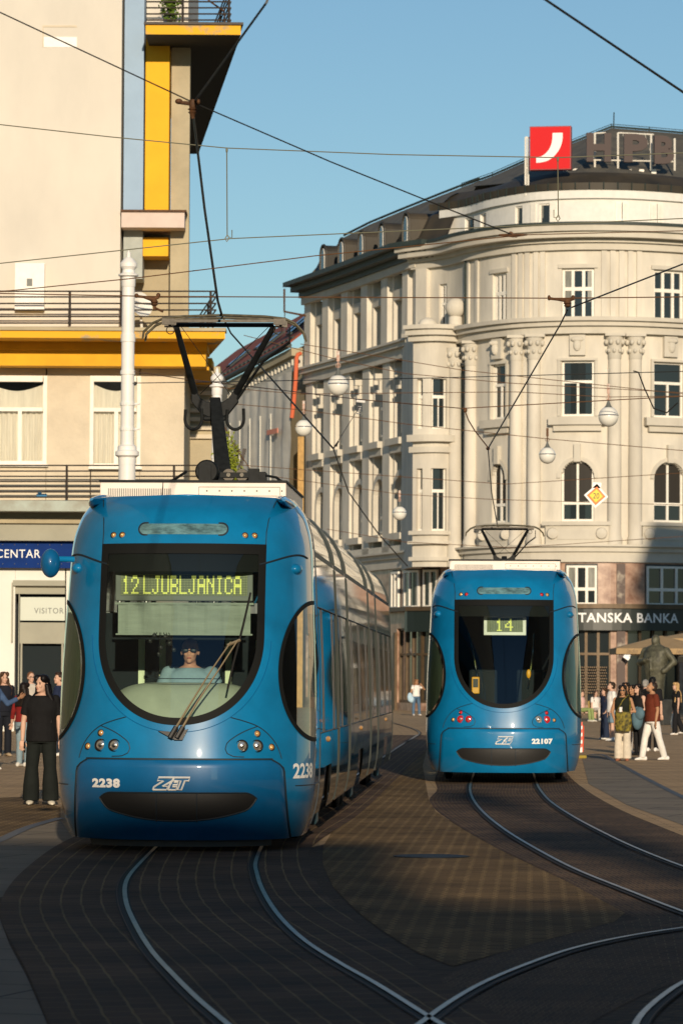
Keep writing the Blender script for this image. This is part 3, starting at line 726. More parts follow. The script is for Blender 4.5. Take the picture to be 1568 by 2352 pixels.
def pantograph(root, yb, xb, zb, zh, half=.80, name='pantograph', ex=-.03):
    pr = MB(); st = mt['steel']
    # base frame and gear
    pr.box(xb - .40, xb + .40, yb - .1, yb + .5, zb - .03, zb + .015)
    base = pr.build('pantograph', st, root)
    ze = lerp(zb, zh, .545); ye = yb + .75
    m = MB(); a, b = Vector((xb + .02, yb, zb)), Vector((ex, ye, ze)); d = (b - a).normalized(); u = Vector((1, 0, 0)); w = d.cross(u)
    m.add([a + u*.085 + w*.05, a - u*.085 + w*.05, a - u*.085 - w*.05, a + u*.085 - w*.05, b + u*.055 + w*.035, b - u*.055 + w*.035, b - u*.055 - w*.035, b + u*.055 - w*.035],
          [(0,1,2,3),(4,7,6,5),(0,4,5,1),(1,5,6,2),(2,6,7,3),(3,7,4,0)]); m.build('lower_arm', st, base, bevel=.012)
    m = MB(); yk = ye
    # Y-shaped knuckle plate
    pl = [(-.235, .05), (-.19, .075), (-.15, .01), (-.08, -.03), (.08, -.03), (.14, .01), (.18, .075), (.225, .06), (.235, -.03), (.13, -.16), (.05, -.19), (.04, -.27), (-.04, -.27), (-.05, -.19), (-.14, -.15), (-.235, -.03)]
    m.poly([(ex + x, yk - .05, ze + z) for x, z in pl], (0, .1, 0)); m.tube([(ex - .11, yk - .07, ze - .20), (ex + .11, yk - .07, ze - .20)], .025, 8); m.build('knuckle', st, base, bevel=.008)
    yh = yb + .1; hc = xb + .01; tl, tr = Vector((hc - .48, yh, zh - .07)), Vector((hc + .48, yh, zh - .07))
    for s_, tp in ((-1, tl), (1, tr)):
        m = MB(); m.tube([Vector((ex + s_ * .20, yk, ze + .04)), tp], [.036, .029], 10); m.build('upper_arm', st, base, smooth=True)
    m = MB(); m.tube([tl + Vector((.05, 0, 0)), Vector((ex + .15, yk, ze + .05))], .004, 4); m.tube([tr - Vector((.05, 0, 0)), Vector((ex - .15, yk, ze + .05))], .004, 4)
    m.tube([Vector((ex + .23, yk - .05, ze)), Vector((ex + .5, lerp(yk, yh, .5), lerp(ze, zh, .48)))], .014, 6); m.tube([Vector((ex + .5, lerp(yk, yh, .5), lerp(ze, zh, .48))), tr + Vector((.16, 0, -.15))], .014, 6)
    m.tube([tl + Vector((0, 0, .02)), tr + Vector((0, 0, .02))], .022, 8); m.tube([tr + Vector((.16, 0, .0)), tr + Vector((.16, 0, -.16))], .008, 5)
    m.build('stay_rods', st, base)
    for dy in (-.14, .14):
        m = MB(); hw_ = half
        pts = [(-hw_, -.20), (-hw_ + .01, -.13), (-hw_ + .10, -.045), (-hw_ + .2, .0), (-hw_ * .5, .022), (0, .035), (hw_ * .5, .022), (hw_ - .2, .0), (hw_ - .10, -.045), (hw_ - .02, -.13), (hw_, -.20)]
        m.tube([Vector((hc + a_, yh + dy, zh + b_)) for a_, b_ in pts], [.010] + [.013] * 9 + [.010], 8); m.build('contact_bar', mt['bronze_bar'], base, smooth=True)
    m = MB(); m.box(hc - .5, hc + .5, yh - .14, yh - .115, zh - .035, zh - .008)
    for s_ in (-1, 1):
        for dy in (-.14, .14): m.box(hc + s_ * .55 - .06, hc + s_ * .55 + .06, yh + dy - .015, yh + dy + .015, zh - .06, zh + .0)
        m.tube([Vector((hc + s_ * .55, yh - .15, zh - .03)), Vector((hc + s_ * .55, yh + .15, zh - .03))], .014, 6)
        m.tube([Vector((hc + s_ * .53 + .04 * math.cos(q), yh - .1, zh - .11 + .04 * math.sin(q))) for q in [2 * math.pi * i / 10 for i in range(11)]], .005, 4)
    m.build('bar_carrier', mt['steel_pale'], base)
    for s_ in (-1, 1):
        m = MB(); c = Vector((ex + s_ * .21, yk - .08, ze - .19))
        m.tube([c + Vector((s_ * .0 - .08, 0, .08))] + [c + Vector((.085 * math.cos(q), 0, .10 * math.sin(q) - .02)) for q in [math.pi + math.pi * i / 10 for i in range(11)]] + [c + Vector((.08, .02, .09))], .016, 8); m.build('shunt_cable', mt['steel'], base, smooth=True)
def make_tram(name, label, loc, rz, rear, sections, num, panto):
    root = thing(name, label, 'tram', loc, rz)
    make_cab(root, rear, num, logo_x=(-.06 if not rear else .0), num_x=(-.645 if not rear else .57))
    for i, (a, b, bog) in enumerate(sections): side_body(root, a, b, bogie=bog)
    for (a, b, _), (c, d, _2) in zip(sections, sections[1:]): gangway(root, b, c)
    # roof equipment box
    m = MB(); x0, x1 = (-.93, .86) if not rear else (-.86, .88); zt = 3.46
    m.box(x0, x1, 2.05, 5.2, 3.18, zt); bx = m.build('roof_equipment_box', mt['box_white'], root, bevel=.01)
    m = MB(); m.box(x0 - .01, x1 + .01, 2.03, 5.2, zt + .002, zt + .022); m.build('box_lid', mt['steel'], bx)
    m = MB()
    for i in range(34): m.box(x0 + .08 + i * .018, x0 + .087 + i * .018, 2.035, 2.05, 3.30, 3.40)
    m.build('louvres', mt['grey_plastic'], bx)
    m = MB()
    for i in range(7): m.ell((.10 + i * .12, 2.045, 3.38), (.008, .006, .008), seg=8, rings=5)
    for z in (3.33, 3.415): m.box(.02, .80, 2.042, 2.05, z, z + .004)
    for x in (.02, .80): m.box(x, x + .004, 2.042, 2.05, 3.33, 3.415)
    m.build('access_panel', mt['grey_plastic'], bx)
    pantograph(root, *panto)
    return root
mt['slot'] = mat('slot_pane', (.10, .20, .22), .15, var=.5, vscale=9, stretch=(1, 1, 3), coat=1)
mt['bogie_blue'] = mat('bogie_cover', (.02, .06, .08), .45, var=.5, vscale=4)
mt['bellows'] = mat('bellows', (.16, .15, .12), .8)
mt['steel_pale'] = mat('steel_light', (.07, .06, .045), .5, metal=.3, var=.3, vscale=20)  # paler, browner steel for the bar carrier and roof rollers
mt['box_white'] = mat('roof_box_white', (.80, .72, .64), .5, var=.06, vscale=5)
# front tram
tramA = make_tram('tram', 'nearer blue articulated tram with lit board "12 LJUBLJANICA" and a driver at the windscreen', (ax1(34.8), 34.8, 0), -math.atan(.041), False,
  [(2.03, 6.2, 3.9), (6.5, 9.3, None), (9.6, 16.6, 13.1), (16.9, 19.7, None), (20.0, 27.2, 23.6)], '2238', (2.95, .18, 3.50, 5.12, .80, 'pantograph', .05))
TA = Matrix.Translation(tramA.location) @ Matrix.Rotation(-math.atan(.041), 4, 'Z')
def cabextras():
    r = tramA
    led_panel(r, '12 LJUBLJANICA', -.58, .59, 2.34, 2.54, .60, 84, 13, startcol=1)
    m = MB(); m.grid([[Vector((lerp(-.60, .62, k / 40), .58 + .008 * math.sin(k * 1.3) , z)) for k in range(41)] for z in [lerp(2.255, 1.985, i / 8) for i in range(9)]])
    m.box(-.63, .65, .57, .60, 2.255, 2.275); m.box(-.62, .64, .57, .59, 1.975, 1.99); m.build('sun_blind', mt['blind'], r)
    # dashboard: big pale rounded cover
    rows = []
    for i in range(25):
        q = i / 24
        rows.append([Vector((x, y_, z_)) for x, y_, z_ in [((lerp(-.69, .69, k / 40)), .22 + .75 * q + .10 * (abs(lerp(-1, 1, k / 40)) ** 2.2), (1.17 + .37 * math.sin(min(1, q * 1.5) * math.pi / 2)) * 1.0 - .16 * abs(lerp(-1, 1, k / 40)) ** 5.0 * min(1, q * 2)) for k in range(41)]])
    m = MB(); m.grid(rows); m.build('dashboard', mt['dash'], r, smooth=60)
    m = MB(); m.tube([Vector((.0 + .36 * math.cos(a), .62 + .22 * math.sin(a) , 1.575 + .0 * math.sin(a))) for a in [math.pi + math.pi * i / 20 for i in range(21)]], .004, 5); m.build('dashboard_seam', mt['seam'], r)
    # seat back, poles and partition behind the driver
    m = MB(); m.box(-.22, .28, 1.72, 1.80, 1.0, 1.72); m.build('driver_seat', mt['interior'], r, bevel=.04)
    m = MB()
    for x in (-.50, -.30, .33, .62): m.box(x - .03, x + .03, 1.86, 1.89, 1.2, 1.95)
    m.each('partition_post', mt['curtain_green'], r)
    m = MB()
    for x, z, l in [(-.30, 1.92, .0), (-.20, 1.86, .0), (-.12, 1.90, .0), (-.22, 1.80, .0), (-.08, 1.84, .0), (-.26, 1.97, 0), (-.16, 1.96, 0)]:
        m.ell((x, .55, z), (.022, .022, .022), seg=10, rings=6); m.tube([(x, .55, z), (x * .6 - .08, .55, 2.0)], .003, 4)
    m.build('hanging_ornaments', mt['black'], r)
    # wiper
    off = .055
    m = MB(); m.poly([SX(-.17, 1.10, .01), SX(-.02, 1.02, .01), SX(.05, 1.02, .01), SX(.10, 1.12, .01), SX(.0, 1.09, .01)], (0, -.03, 0)); wp = m.build('windscreen_wiper', mt['black'], r)
    m = MB(); m.tube([SX(-.06, 1.035, off), SX(.12, 1.35, off), SX(.30, 1.66, off), SX(.45, 1.90, off + .01)], [.013, .009, .0075, .007], 6)
    m.tube([SX(.0, 1.035, off), SX(.17, 1.35, off), SX(.36, 1.66, off), SX(.51, 1.92, off + .01)], [.013, .009, .0075, .007], 6)
    m.tube([SX(.42, 1.87, off), SX(.53, 1.92, off)], .014, 6); m.each('wiper_arm', mt['wiper_arm'], wp)
    m = MB(); m.tube([SX(.622, 2.36, .02), SX(.575, 2.13, .03), SX(.525, 1.90, .035), SX(.48, 1.70, .03), SX(.44, 1.48, .02)], .010, 5); m.build('wiper_blade', mt['black'], wp)
    m = MB()
    for x in (-.06, .0): m.tube([SX(x, 1.03, off + .01), SX(x + .055, 1.13, off + .01)], .024, 8)
    m.each('wiper_hub', mt['black'], wp, smooth=True)
    # mirror on the left
    m = MB(); c = Vector((-1.255, .80, 2.64)); m.ell(c, (.092, .11, .135), seg=20, rings=14); mr = m.build('wing_mirror', mt['blue_deep'], r, smooth=True)
    m = MB(); m.tube([Vector((-1.24, .80, 2.68)), Vector((-1.05, .90, 2.68))], .028, 10); m.build('mirror_arm', mt['blue'], mr, smooth=True)
    # number on the right flank
    t_ = text_map('2238', .14, lambda u, v: ST(.50 + u, .665 + v, 1, .007), w=.44, bold=.03); t_.build('flank_number', mt['decal'], r)
    # roof gear near the pantograph
    m = MB(); m.lathe([(.0, -.11), (.10, -.11), (.115, -.09), (.115, .09), (.10, .11), (.0, .11)], (.05, 2.75, 3.60), 20, 'y'); m.box(-.02, .10, 2.55, 2.6, 3.47, 3.66); m.build('roof_reel', mt['steel'], r, smooth=True)
    for x in (.25, .38):
        m = MB(); m.lathe([(.0, -.05), (.06, -.05), (.065, 0), (.06, .05), (.0, .05)], (x + .02, 2.62, 3.56), 20, 'y'); rr_ = m.build('roof_roller', mt['steel_pale'], r, smooth=True)
        m = MB(); m.lathe([(.0, -.06), (.02, -.06), (.02, .0)], (x + .02, 2.60, 3.56), 12, 'y'); m.build('roller_cap', mt['lens'], rr_, smooth=True)
    m = MB(); m.box(.19, .47, 2.55, 2.57, 3.535, 3.585); m.box(.4, .62, 2.7, 3.0, 3.48, 3.60); m.box(.45, .56, 2.68, 2.8, 3.5, 3.63); m.tube([(.6, 2.75, 3.57), (.72, 2.8, 3.55), (.8, 2.9, 3.49)], .014, 6)
    m.tube([(-.15, 2.7, 3.6), (-.28, 2.75, 3.52), (-.38, 2.8, 3.49)], .014, 6); m.each('roof_switchgear', mt['steel'], r)
    m = MB(); m.tube([(-.32, 1.9, 3.22), (-.31, 1.9, 3.45)], [.009, .004], 6); m.build('roof_aerial', mt['black'], r)
    m = MB(); m.ell((1.13, 9.0, 2.25), (.02, .05, .045), seg=12, rings=8); m.build('side_marker_lamp', mt['marker_red'], r, smooth=True)
mt['wiper_arm'] = mat('wiper_arm', (.30, .24, .15), .35, metal=.5)
cabextras()
# farther tram, seen from behind
tramB = make_tram('tram', 'farther blue tram seen from behind, number 22107 and line 14 in its window', (ax2(58.4), 58.4, 0), -math.atan(.0424), True,
  [(2.03, 6.2, 3.9), (6.5, 9.3, None), (9.6, 16.6, 13.1), (16.9, 19.7, None), (20.0, 30.2, 25.6)], '22107', (22.0, -.0, 3.45, 4.80, .82, 'pantograph', -.0))
led_panel(tramB, '14', -.26, .29, 2.32, 2.54, .60, 22, 13, box=False, startcol=5, mono=False)
def rearextras():
    r = tramB
    m = MB(); m.box(-.49, -.37, .42, .47, 1.37, 1.63); v = m.build('ticket_validator', mt['yellow_paint'], r, bevel=.015); m = MB(); m.box(-.47, -.39, .412, .418, 1.47, 1.60); m.build('validator_screen', mt['black'], v)
    m = MB(); m.tube([Vector((-.54, .9, 2.3)), Vector((-.47, .55, 2.02)), Vector((-.41, .44, 1.64))], .012, 6); m.tube([Vector((.46, .9, 2.3)), Vector((.42, .6, 1.8)), Vector((.37, .45, 1.45))], .012, 6); m.each('hand_rail', mt['chrome'], r, smooth=True)
    m = MB(); m.ell((.38, .50, 1.68), (.035, .02, .07), seg=12, rings=8); m.build('rail_handle', mt['yellow_paint'], r, smooth=True)
    m = MB(); m.box(-.6, .6, .75, 1.3, .8, 1.05); m.build('rear_bench', mt['interior'], r, bevel=.05)
    m = MB()
    for x in (-.55, .2): m.box(x, x + .45, 2.2, 2.3, 1.0, 1.75)
    for x in (-.55, .2): m.box(x, x + .45, 5.2, 5.3, 1.0, 1.75)
    m.each('passenger_seat', mt['interior'], r, bevel=.04)
mt['yellow_paint'] = mat('yellow_plastic', (.80, .36, .02), .4)
rearextras()
# ------------------------------------------------------------------ left building
DL = 114.0
lb = thing('corner_building', 'cream modernist corner building with yellow pillar and balcony bands at left', 'building', (0, 0, 0))
def pb(name, material, px0, px1, py0, py1, d, depth, parent=lb, bevel=0, **k):
    m = MB(); m.pbox(px0, px1, py0, py1, d, depth); return m.build(name, material, parent, bevel=bevel, **k)
# upper storeys
pb('upper_wall', mt['cream'], -260, 283, -260, 765, DL, 16)
pb('blue_strip', mt['paleblue'], 283.5, 334, -260, 484, DL + .25, 1.5)
pb('blue_block', mt['greyblue'] if 'greyblue' in mt else mt['paleblue'], 283.5, 328, 520, 640, DL + .55, 1.2)
pb('yellow_pillar', mt['yellow_top'] if 'yellow_top' in mt else mt['yellow'], 332.5, 390, 82, 484, DL + .35, 1.2)
pb('grey_pier', mt['greywall'], 390, 437, 107, 765, DL + .65, .5)
pb('yellow_block', mt['yellow'], 328.5, 387, 546, 588, DL + .75, 1.2)
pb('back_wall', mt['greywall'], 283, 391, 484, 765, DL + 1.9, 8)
m = MB(); m.pbox(279, 424, 485, 522, DL - .25, 2.0); m.build('pink_ledge', mt['pink'], lb)
m = MB(); m.pbox(277, 428, 482, 486, DL - .32, 2.2); m.build('ledge_cap', mt['rust'], lb)
# top balcony slab running back along the right side, with peeling yellow edge
a = P(335, 62, DL - 1.6); e = P(553, 82, DL - 1.6); far = P(440, 345, DL + 22)
m = MB(); zt, zb = P(400, 57, DL - 1.6).z, P(400, 79, DL - 1.6).z
m.poly([Vector((a.x, DL - 1.6, zb)), Vector((e.x, DL - 1.6, zb)), Vector((far.x + .15, DL + 24, zb)), Vector((a.x, DL + 24, zb))], (0, 0, zt - zb)); m.build('top_balcony_slab', mt['yellow_worn'], lb)
m = MB(); m.poly([Vector((a.x - .05, DL - 1.68, zt + .003)), Vector((e.x + .08, DL - 1.68, zt + .003)), Vector((far.x + .2, DL + 24, zt + .003)), Vector((a.x, DL + 24, zt + .003))], (0, 0, .07)); m.build('slab_coping', mt['railing'], lb)
m = MB(); m.poly([Vector((a.x, DL - 1.59, zb - .02)), Vector((e.x, DL - 1.59, zb - .02)), Vector((far.x + .17, DL + 24, zb - .02)), Vector((a.x + .05, DL + 24, zb - .02))], (0, 0, .015)); m.build('slab_soffit_shade', mt['soffit'], lb)  # near-black sheet under the slab, its shade put into the colour
pb('penthouse_wall', mt['cream'], 337, 435, -260, 57, DL + 1.2, 8)
def rail(pxl, pys, d, posts, name='balcony_railing', r=.028, ret=None):
    m = MB(); x0, x1 = pxl
    for py in pys:
        m.tube([P(x0, py, d), P(x1, py, d)], r * .9, 6)
        if ret: q = P(x1, py, d); m.tube([q, q + Vector(ret)], r * .9, 6)
    for px in posts: m.tube([P(px, pys[0], d), P(px, pys[-1] + 6, d)], r * 1.5, 6)
    if ret:
        for k in (.5, 1): q0, q1 = P(x1, pys[0], d) + Vector(ret) * k, P(x1, pys[-1] + 6, d) + Vector(ret) * k; m.tube([q0, q1], r * 1.3, 6)
    return m.build(name, mt['railing'], lb)
rail((337, 530), [-40, -26, -12, 4, 18, 32, 46], DL - 1.3, [420, 526], ret=(-.9, 9, 0))
m = MB(); m.tube([P(478, 0, DL - 1.0), P(515, 26, DL - 1.0), P(516, 55, DL - 1.0)], .03, 6); m.build('rail_brace', mt['rust'], lb)
# long middle balcony
m = MB(); q = P(517, 778, DL - 2.3); q2 = P(-260, 778, DL - 2.3); zt_ = P(517, 757, DL - 2.3).z
m.poly([Vector((q2.x, q2.y, q.z)), q, Vector((q.x - .11 * 16, q.y + 16, q.z)), Vector((q2.x, q.y + 16, q.z))], (0, 0, zt_ - q.z)); m.build('middle_balcony_slab', mt['yellow_worn'], lb)
m = MB(); m.pbox(-260, 519, 753, 756.5, DL - 2.38, .8); m.build('slab_coping', mt['greywall'], lb)
m = MB(); m.pbox(-260, 473, 788, 838, DL - .9, 2.0); m.build('yellow_fascia', mt['yellow'], lb)
m = MB(); m.pbox(-260, 476, 786, 802, DL - 1.0, 2.2); m.build('yellow_moulding', mt['yellow'], lb)
rail((-260, 496), [669, 682, 697, 712, 727, 742], DL - 1.5, [-20, 161, 279, 484], ret=(-.7, 7, 0))
# plants on the top balcony
# middle storey with windows
def wall_windows(px0, px1, py0, py1, d, thick, wins, material, name):
    m = MB(); edges = [px0]
    for w in wins: edges += [w[0], w[1]]
    edges.append(px1)
    for i in range(0, len(edges), 2): m.pbox(edges[i], edges[i + 1], py0, py1, d, thick)
    for w in wins: m.pbox(w[0], w[1], py0, w[2], d, thick); m.pbox(w[0], w[1], w[3], py1, d, thick)
    return m.build(name, material, lb)
wall_windows(-260, 424, 838, 1180, DL, .5, [(-30, 106, 866, 1066), (209, 321, 866, 1072)], mt['roughcast'], 'middle_wall')
def lwin(x0, x1, y0, y1, trans, mull):
    d = DL + .12; f = MB(); t = 7
    f.pbox(x0 - 3, x0 + t, y0 - 3, y1, d - .14, .2); f.pbox(x1 - t, x1 + 3, y0 - 3, y1, d - .14, .2); f.pbox(x0 + t, x1 - t, y0 - 3, y0 + t + 3, d - .14, .2)
    f.pbox(x0 + t, x1 - t, trans - 4, trans + 4, d - .02, .1); f.pbox(x0 + t, x1 - t, y1 - t, y1, d - .02, .1)
    if mull: f.pbox(mull - 5, mull + 5, trans + 4, y1 - t, d - .03, .1)
    f.pbox(x0 - 5, x1 + 5, y1, y1 + 5, d - .28, .3)
    w = f.build('window', mt['winframe'], lb)
    m = MB(); m.pbox(x0 + t, x1 - t, y0 + t, y1 - t, d + .04, .01); m.build('pane', mt['glass_pane'], w)
    m = MB(); a, b = P(x0, y1, d), P(x1, trans, d); n = 60
    m.grid([[Vector((lerp(a.x, b.x, k / n), d + .22 + .035 * math.sin(k * 1.1), z)) for k in range(n + 1)] for z in (a.z, b.z)])
    a, b = P(x0, trans, d), P(x1, y0 + 12, d)
    m.grid([[Vector((lerp(a.x, b.x, k / 20), d + .2 + .03 * math.sin(k * .8), lerp(a.z, b.z - .25 * math.sin(math.pi * k / 20), j))) for k in range(21)] for j in (0, 1)])
    m.build('curtain', mt['curtain'], w, smooth=80)
mt['curtain'] = mat('curtain', (.76, .70, .62), .9, var=.1, vscale=3, stretch=(4, 4, .3))
lwin(-30, 106, 866, 1066, 940, 46); lwin(209, 321, 866, 1072, 941, 267)
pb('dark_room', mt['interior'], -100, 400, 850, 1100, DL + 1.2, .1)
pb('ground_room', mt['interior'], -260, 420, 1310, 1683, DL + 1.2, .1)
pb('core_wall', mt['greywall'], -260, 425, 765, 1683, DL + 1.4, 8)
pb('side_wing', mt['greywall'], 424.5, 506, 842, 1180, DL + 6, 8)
m = MB()
for i in range(8): m.pbox(424.5, 500, 858 + i * 20, 867 + i * 20, DL + 5.85, .15)
m.each('wing_rib', mt['roughcast'], lb)
m = MB(); m.pbox(424, 480, 838, 850, DL + .2, 6); m.build('wing_soffit', mt['yellow'], lb)
pb('chimney_stub', mt['yellow_worn'], 470, 487, 822, 840, DL + 2, 2)
# lower balcony
rail((-260, 470), [1069, 1082, 1094, 1106, 1118, 1130, 1142], DL - 1.4, [154, 400], r=.026)
m = MB(); m.pbox(-260, 520, 1152, 1172, DL - 1.6, 2.2); m.build('lower_balcony_slab', mt['stained'] if 'stained' in mt else mt['greywall'], lb)
m = MB(); m.pbox(-260, 470, 1176, 1240, DL - .6, 1.2); m.build('shop_cornice', mt['greygreen'], lb)
m = MB(); m.pbox(-260, 470, 1193, 1200, DL - .75, .2); m.build('cornice_line', mt['greywall'], lb)
# ground floor
wall_windows(-260, 424, 1300, 1683, DL, .5, [(36, 150, 1346, 1683)], mt['white_wall'], 'ground_wall')
m = MB(); m.pbox(30, 150, 1333, 1345, DL - .12, .5); m.pbox(26, 31, 1338, 1475, DL - .1, .1); m.build('door_hood', mt['greygreen'], lb)
m = MB(); m.pbox(36, 150, 1346, 1364, DL + .1, .2); m.build('roller_box', mt['greygreen'], lb)
m = MB(); m.pbox(41, 46, 1364, 1683, DL + .15, .2); m.pbox(46, 150, 1430, 1478, DL + .15, .2); m.pbox(46, 52, 1478, 1683, DL + .15, .15); m.pbox(140, 146, 1478, 1683, DL + .15, .15); fr = m.build('shop_front', mt['greygreen'], lb)
m = MB(); m.pbox(52, 140, 1484, 1683, DL + .25, .02); m.build('door_glass', mt['winglass'], fr)
m = MB(); m.pbox(47, 150, 1372, 1425, DL + .2, .05); vs_ = m.build('transom_panel', mt['pale_panel'], fr)
q0 = P(79, 1409, DL + .2); hh = 13 / (FP / DL)
text_map('VISITOR', hh, lambda u, v: Vector((q0.x + u, DL + .19, q0.z + v)), spacing=1.12, w=68 / (FP / DL)).build('panel_lettering', mt['grey_plastic'], vs_)
sg = thing('shop_sign', 'long blue shop sign reading CENTAR above the visitor door', 'sign')
m = MB(); m.pbox(-200, 232, 1243, 1303, DL - .30, .22); m.build('sign_board', mt['blue_sign'], sg)
q1 = P(-8, 1281, DL - .30); text_map('CENTAR', 19 / (FP / DL), lambda u, v: Vector((q1.x + u, DL - .315, q1.z + v)), w=101 / (FP / DL), spacing=1.1).build('sign_lettering', mt['decal'], sg)
m = MB()
for px in range(-20, 230, 27):
    for py in (1251, 1295): m.ell(P(px, py, DL - .31), (.02, .01, .02), seg=8, rings=5)
m.build('sign_bolts', mt['chrome'], sg)
# wall cabinet behind the railing, patch panel
pb('wall_cabinet', mt['white'], 34, 103, 604, 712, DL - .28, .26, bevel=.01)
m = MB(); m.pbox(62, 75, 640, 657, DL - .29, .008); m.build('cabinet_notice', mt['grey_plastic'], lb)
m = MB(); m.pbox(98, 177, 58, 62, DL - .02, .02); m.pbox(98, 101, 62, 108, DL - .02, .02); m.build('wall_panel', mt['roughcast'], lb)
m = MB(); m.pbox(101, 177, 85, 108, DL - .015, .02); m.build('wall_panel', mt['white'], lb)
m = MB(); c = P(322, 700, DL - .6); m.lathe([(0, .12), (.2, .08), (.36, .01), (.40, -.06), (.37, -.04), (.2, .04), (0, .08)], c, 24, 'y', Matrix.Rotation(.7, 3, 'Z') @ Matrix.Rotation(-.3, 3, 'X'))
m.tube([c + Vector((0, .1, 0)), c + Vector((.05, .2, -.75))], .04, 6); m.build('satellite_dish', mt['white'], None, smooth=True, label='grey satellite dish standing behind the middle balcony railing', cat='satellite dish')
m = MB(); m.pbox(87, 96, 1128, 1134, DL - 1.2, .2); m.pbox(84, 108, 1134, 1141, DL - 1.2, .5); m.build('blue_box', mt['blue'], None, bevel=.02, label='small blue box on the lower balcony beside the railing', cat='box')
def leafy(name, label, c, r, n, size, material, potless=True, cat='plant', droop=0):
    m = MB(); rnd = random.Random(n)
    for i in range(n):
        v = Vector((rnd.gauss(0, .42), rnd.gauss(0, .42), rnd.gauss(0, .45)))
        if v.length > 1.25: continue
        p = Vector(c) + Vector((v.x * r[0], v.y * r[1], v.z * r[2] - droop * abs(v.x)))
        a = Vector((rnd.uniform(-1, 1), rnd.uniform(-1, 1), rnd.uniform(-1, 1))).normalized(); b = a.orthogonal().normalized(); s = size * rnd.uniform(.6, 1.3)
        m.add([p - a*s, p + b*s*.5, p + a*s, p - b*s*.5], [(0, 1, 2, 3)])
    root = thing(name, label, cat); m.build('foliage', material, root)
    m = MB(); b = Vector((c[0], c[1], c[2] - r[2]))
    for i in range(7): m.tube([b, b.lerp(Vector(c), .6) + Vector((rnd.uniform(-.3, .3) * r[0], 0, 0)), Vector(c) + Vector((rnd.uniform(-.7, .7) * r[0], rnd.uniform(-.4, .4) * r[1], rnd.uniform(0, .8) * r[2]))], [size * .14, size * .1, size * .05], 5)
    m.build('stems', mt['leafstem'], root); return root
mt['leafstem'] = mat('plant_stem', (.09, .07, .03), .8)
leafy('balcony_plant', 'leafy climber growing on the top balcony behind its rail', P(392, 6, DL - 1.1), (.32, .2, .85), 420, .09, mt['leaf'])
leafy('balcony_shrub', 'yellow green shrub on the terrace beside the second white pole', P(522, 1062, 106), (.42, .4, .85), 1500, .06, mt['leaf_yellow'], droop=.3)
m = MB(); q = P(535, 1086, 106)
m.box(q.x - 1.0, q.x + .35, 106, 106.5, q.z - .1, q.z + .02)
for dx, dz in ((-.15, 0), (.08, .02), (.25, .0)): m.box(-.05, .05, -.05, .05, 0, 1.0, Matrix.Translation((q.x + dx - .15, 106.1, q.z - .3)) @ Matrix.Rotation(.22, 4, 'Y'))
m.build('folded_stand', mt['railing'], None, label='dark folded stand in front of the yellow green shrub', cat='stand')

# ------------------------------------------------------------------ scaffolded grey building with a red roof
gb = thing('netted_building', 'grey building wrapped in scaffold netting under a red tiled roof', 'building')
def gl(px):   # depth along the receding front
    return lerp(241, 221, (px - 480) / (700 - 480))
def GP(px, py): return P(px, py, gl(px))
eR = GP(700, 790); eL = GP(480, 905)
zA, zB = eR.z, eL.z
dirn = Vector((eL.x - eR.x, eL.y - eR.y, 0)).normalized(); inn = Vector((dirn.y, -dirn.x, 0)) * (1 if dirn.y * 1 > 0 else -1)    # pointing right, into the block
A0, B0 = Vector((eR.x, eR.y, 0)), Vector((eL.x, eL.y, 0)) + dirn * 10; o = -inn
L_ = (B0 - A0).length; zB = zA + (zB - zA) * L_ / (L_ - 10)
def ze(q, dz=0): return Vector((0, 0, lerp(zA, zB, q / L_) + dz))
def prism(m, oa, ob, z0, z1, z1b=None):
    z1b = z1 if z1b is None else z1b; b0 = (lambda q: Vector((0, 0, 0))) if z0 is None else (lambda q: ze(q, z0))
    vs = []
    for base, q in ((A0, 0), (B0, L_)): vs += [base + o*oa + b0(q), base + o*oa + ze(q, z1), base + o*ob + ze(q, z1b), base + o*ob + (b0(q) if z0 is None else ze(q, z0 if z1b == z1 else z1b - (z1 - z0)))]
    m.add(vs, [(0,1,2,3),(4,7,6,5),(0,4,5,1),(1,5,6,2),(2,6,7,3),(3,7,4,0)]); return m
prism(MB(), 0, -12, None, -.05).build('facade', mt['greywall'], gb)
prism(MB(), .5, -1, -1.5, -.7).build('cornice', mt['stone2'], gb); prism(MB(), .8, -1, -.7, -.25).build('cornice', mt['greywall'], gb)
m = MB(); q = 0
while q < L_:
    p = A0 + dirn * q + o * .52; m.tube([p + ze(q, -1.15), p + ze(q, -.8)], .09, 5); q += .7
m.build('cornice_dentils', mt['stone2'], gb, kind='stuff')
m = MB(); m.tube([A0 + o*.95 + ze(0, -.1), B0 + o*.95 + ze(L_, -.1)], .17, 8); m.build('gutter', mt['eave'], gb, smooth=True)
rz_ = 4.4; rf = prism(MB(), .9, -4.6, 0, .15, rz_).build('roof', mt['redtile'], gb)
m = MB(); q = 0
while q < L_:
    p = A0 + dirn * q + o * .7 + ze(q, .35); m.tube([p, p + dirn * .5 ], .09, 5); q += .9
m.build('snow_guard', mt['eave'], rf, kind='stuff')
rdir = (inn * 5.5 + Vector((0, 0, rz_))).normalized(); rn = dirn.cross(rdir).normalized(); rn = rn if rn.z > 0 else -rn
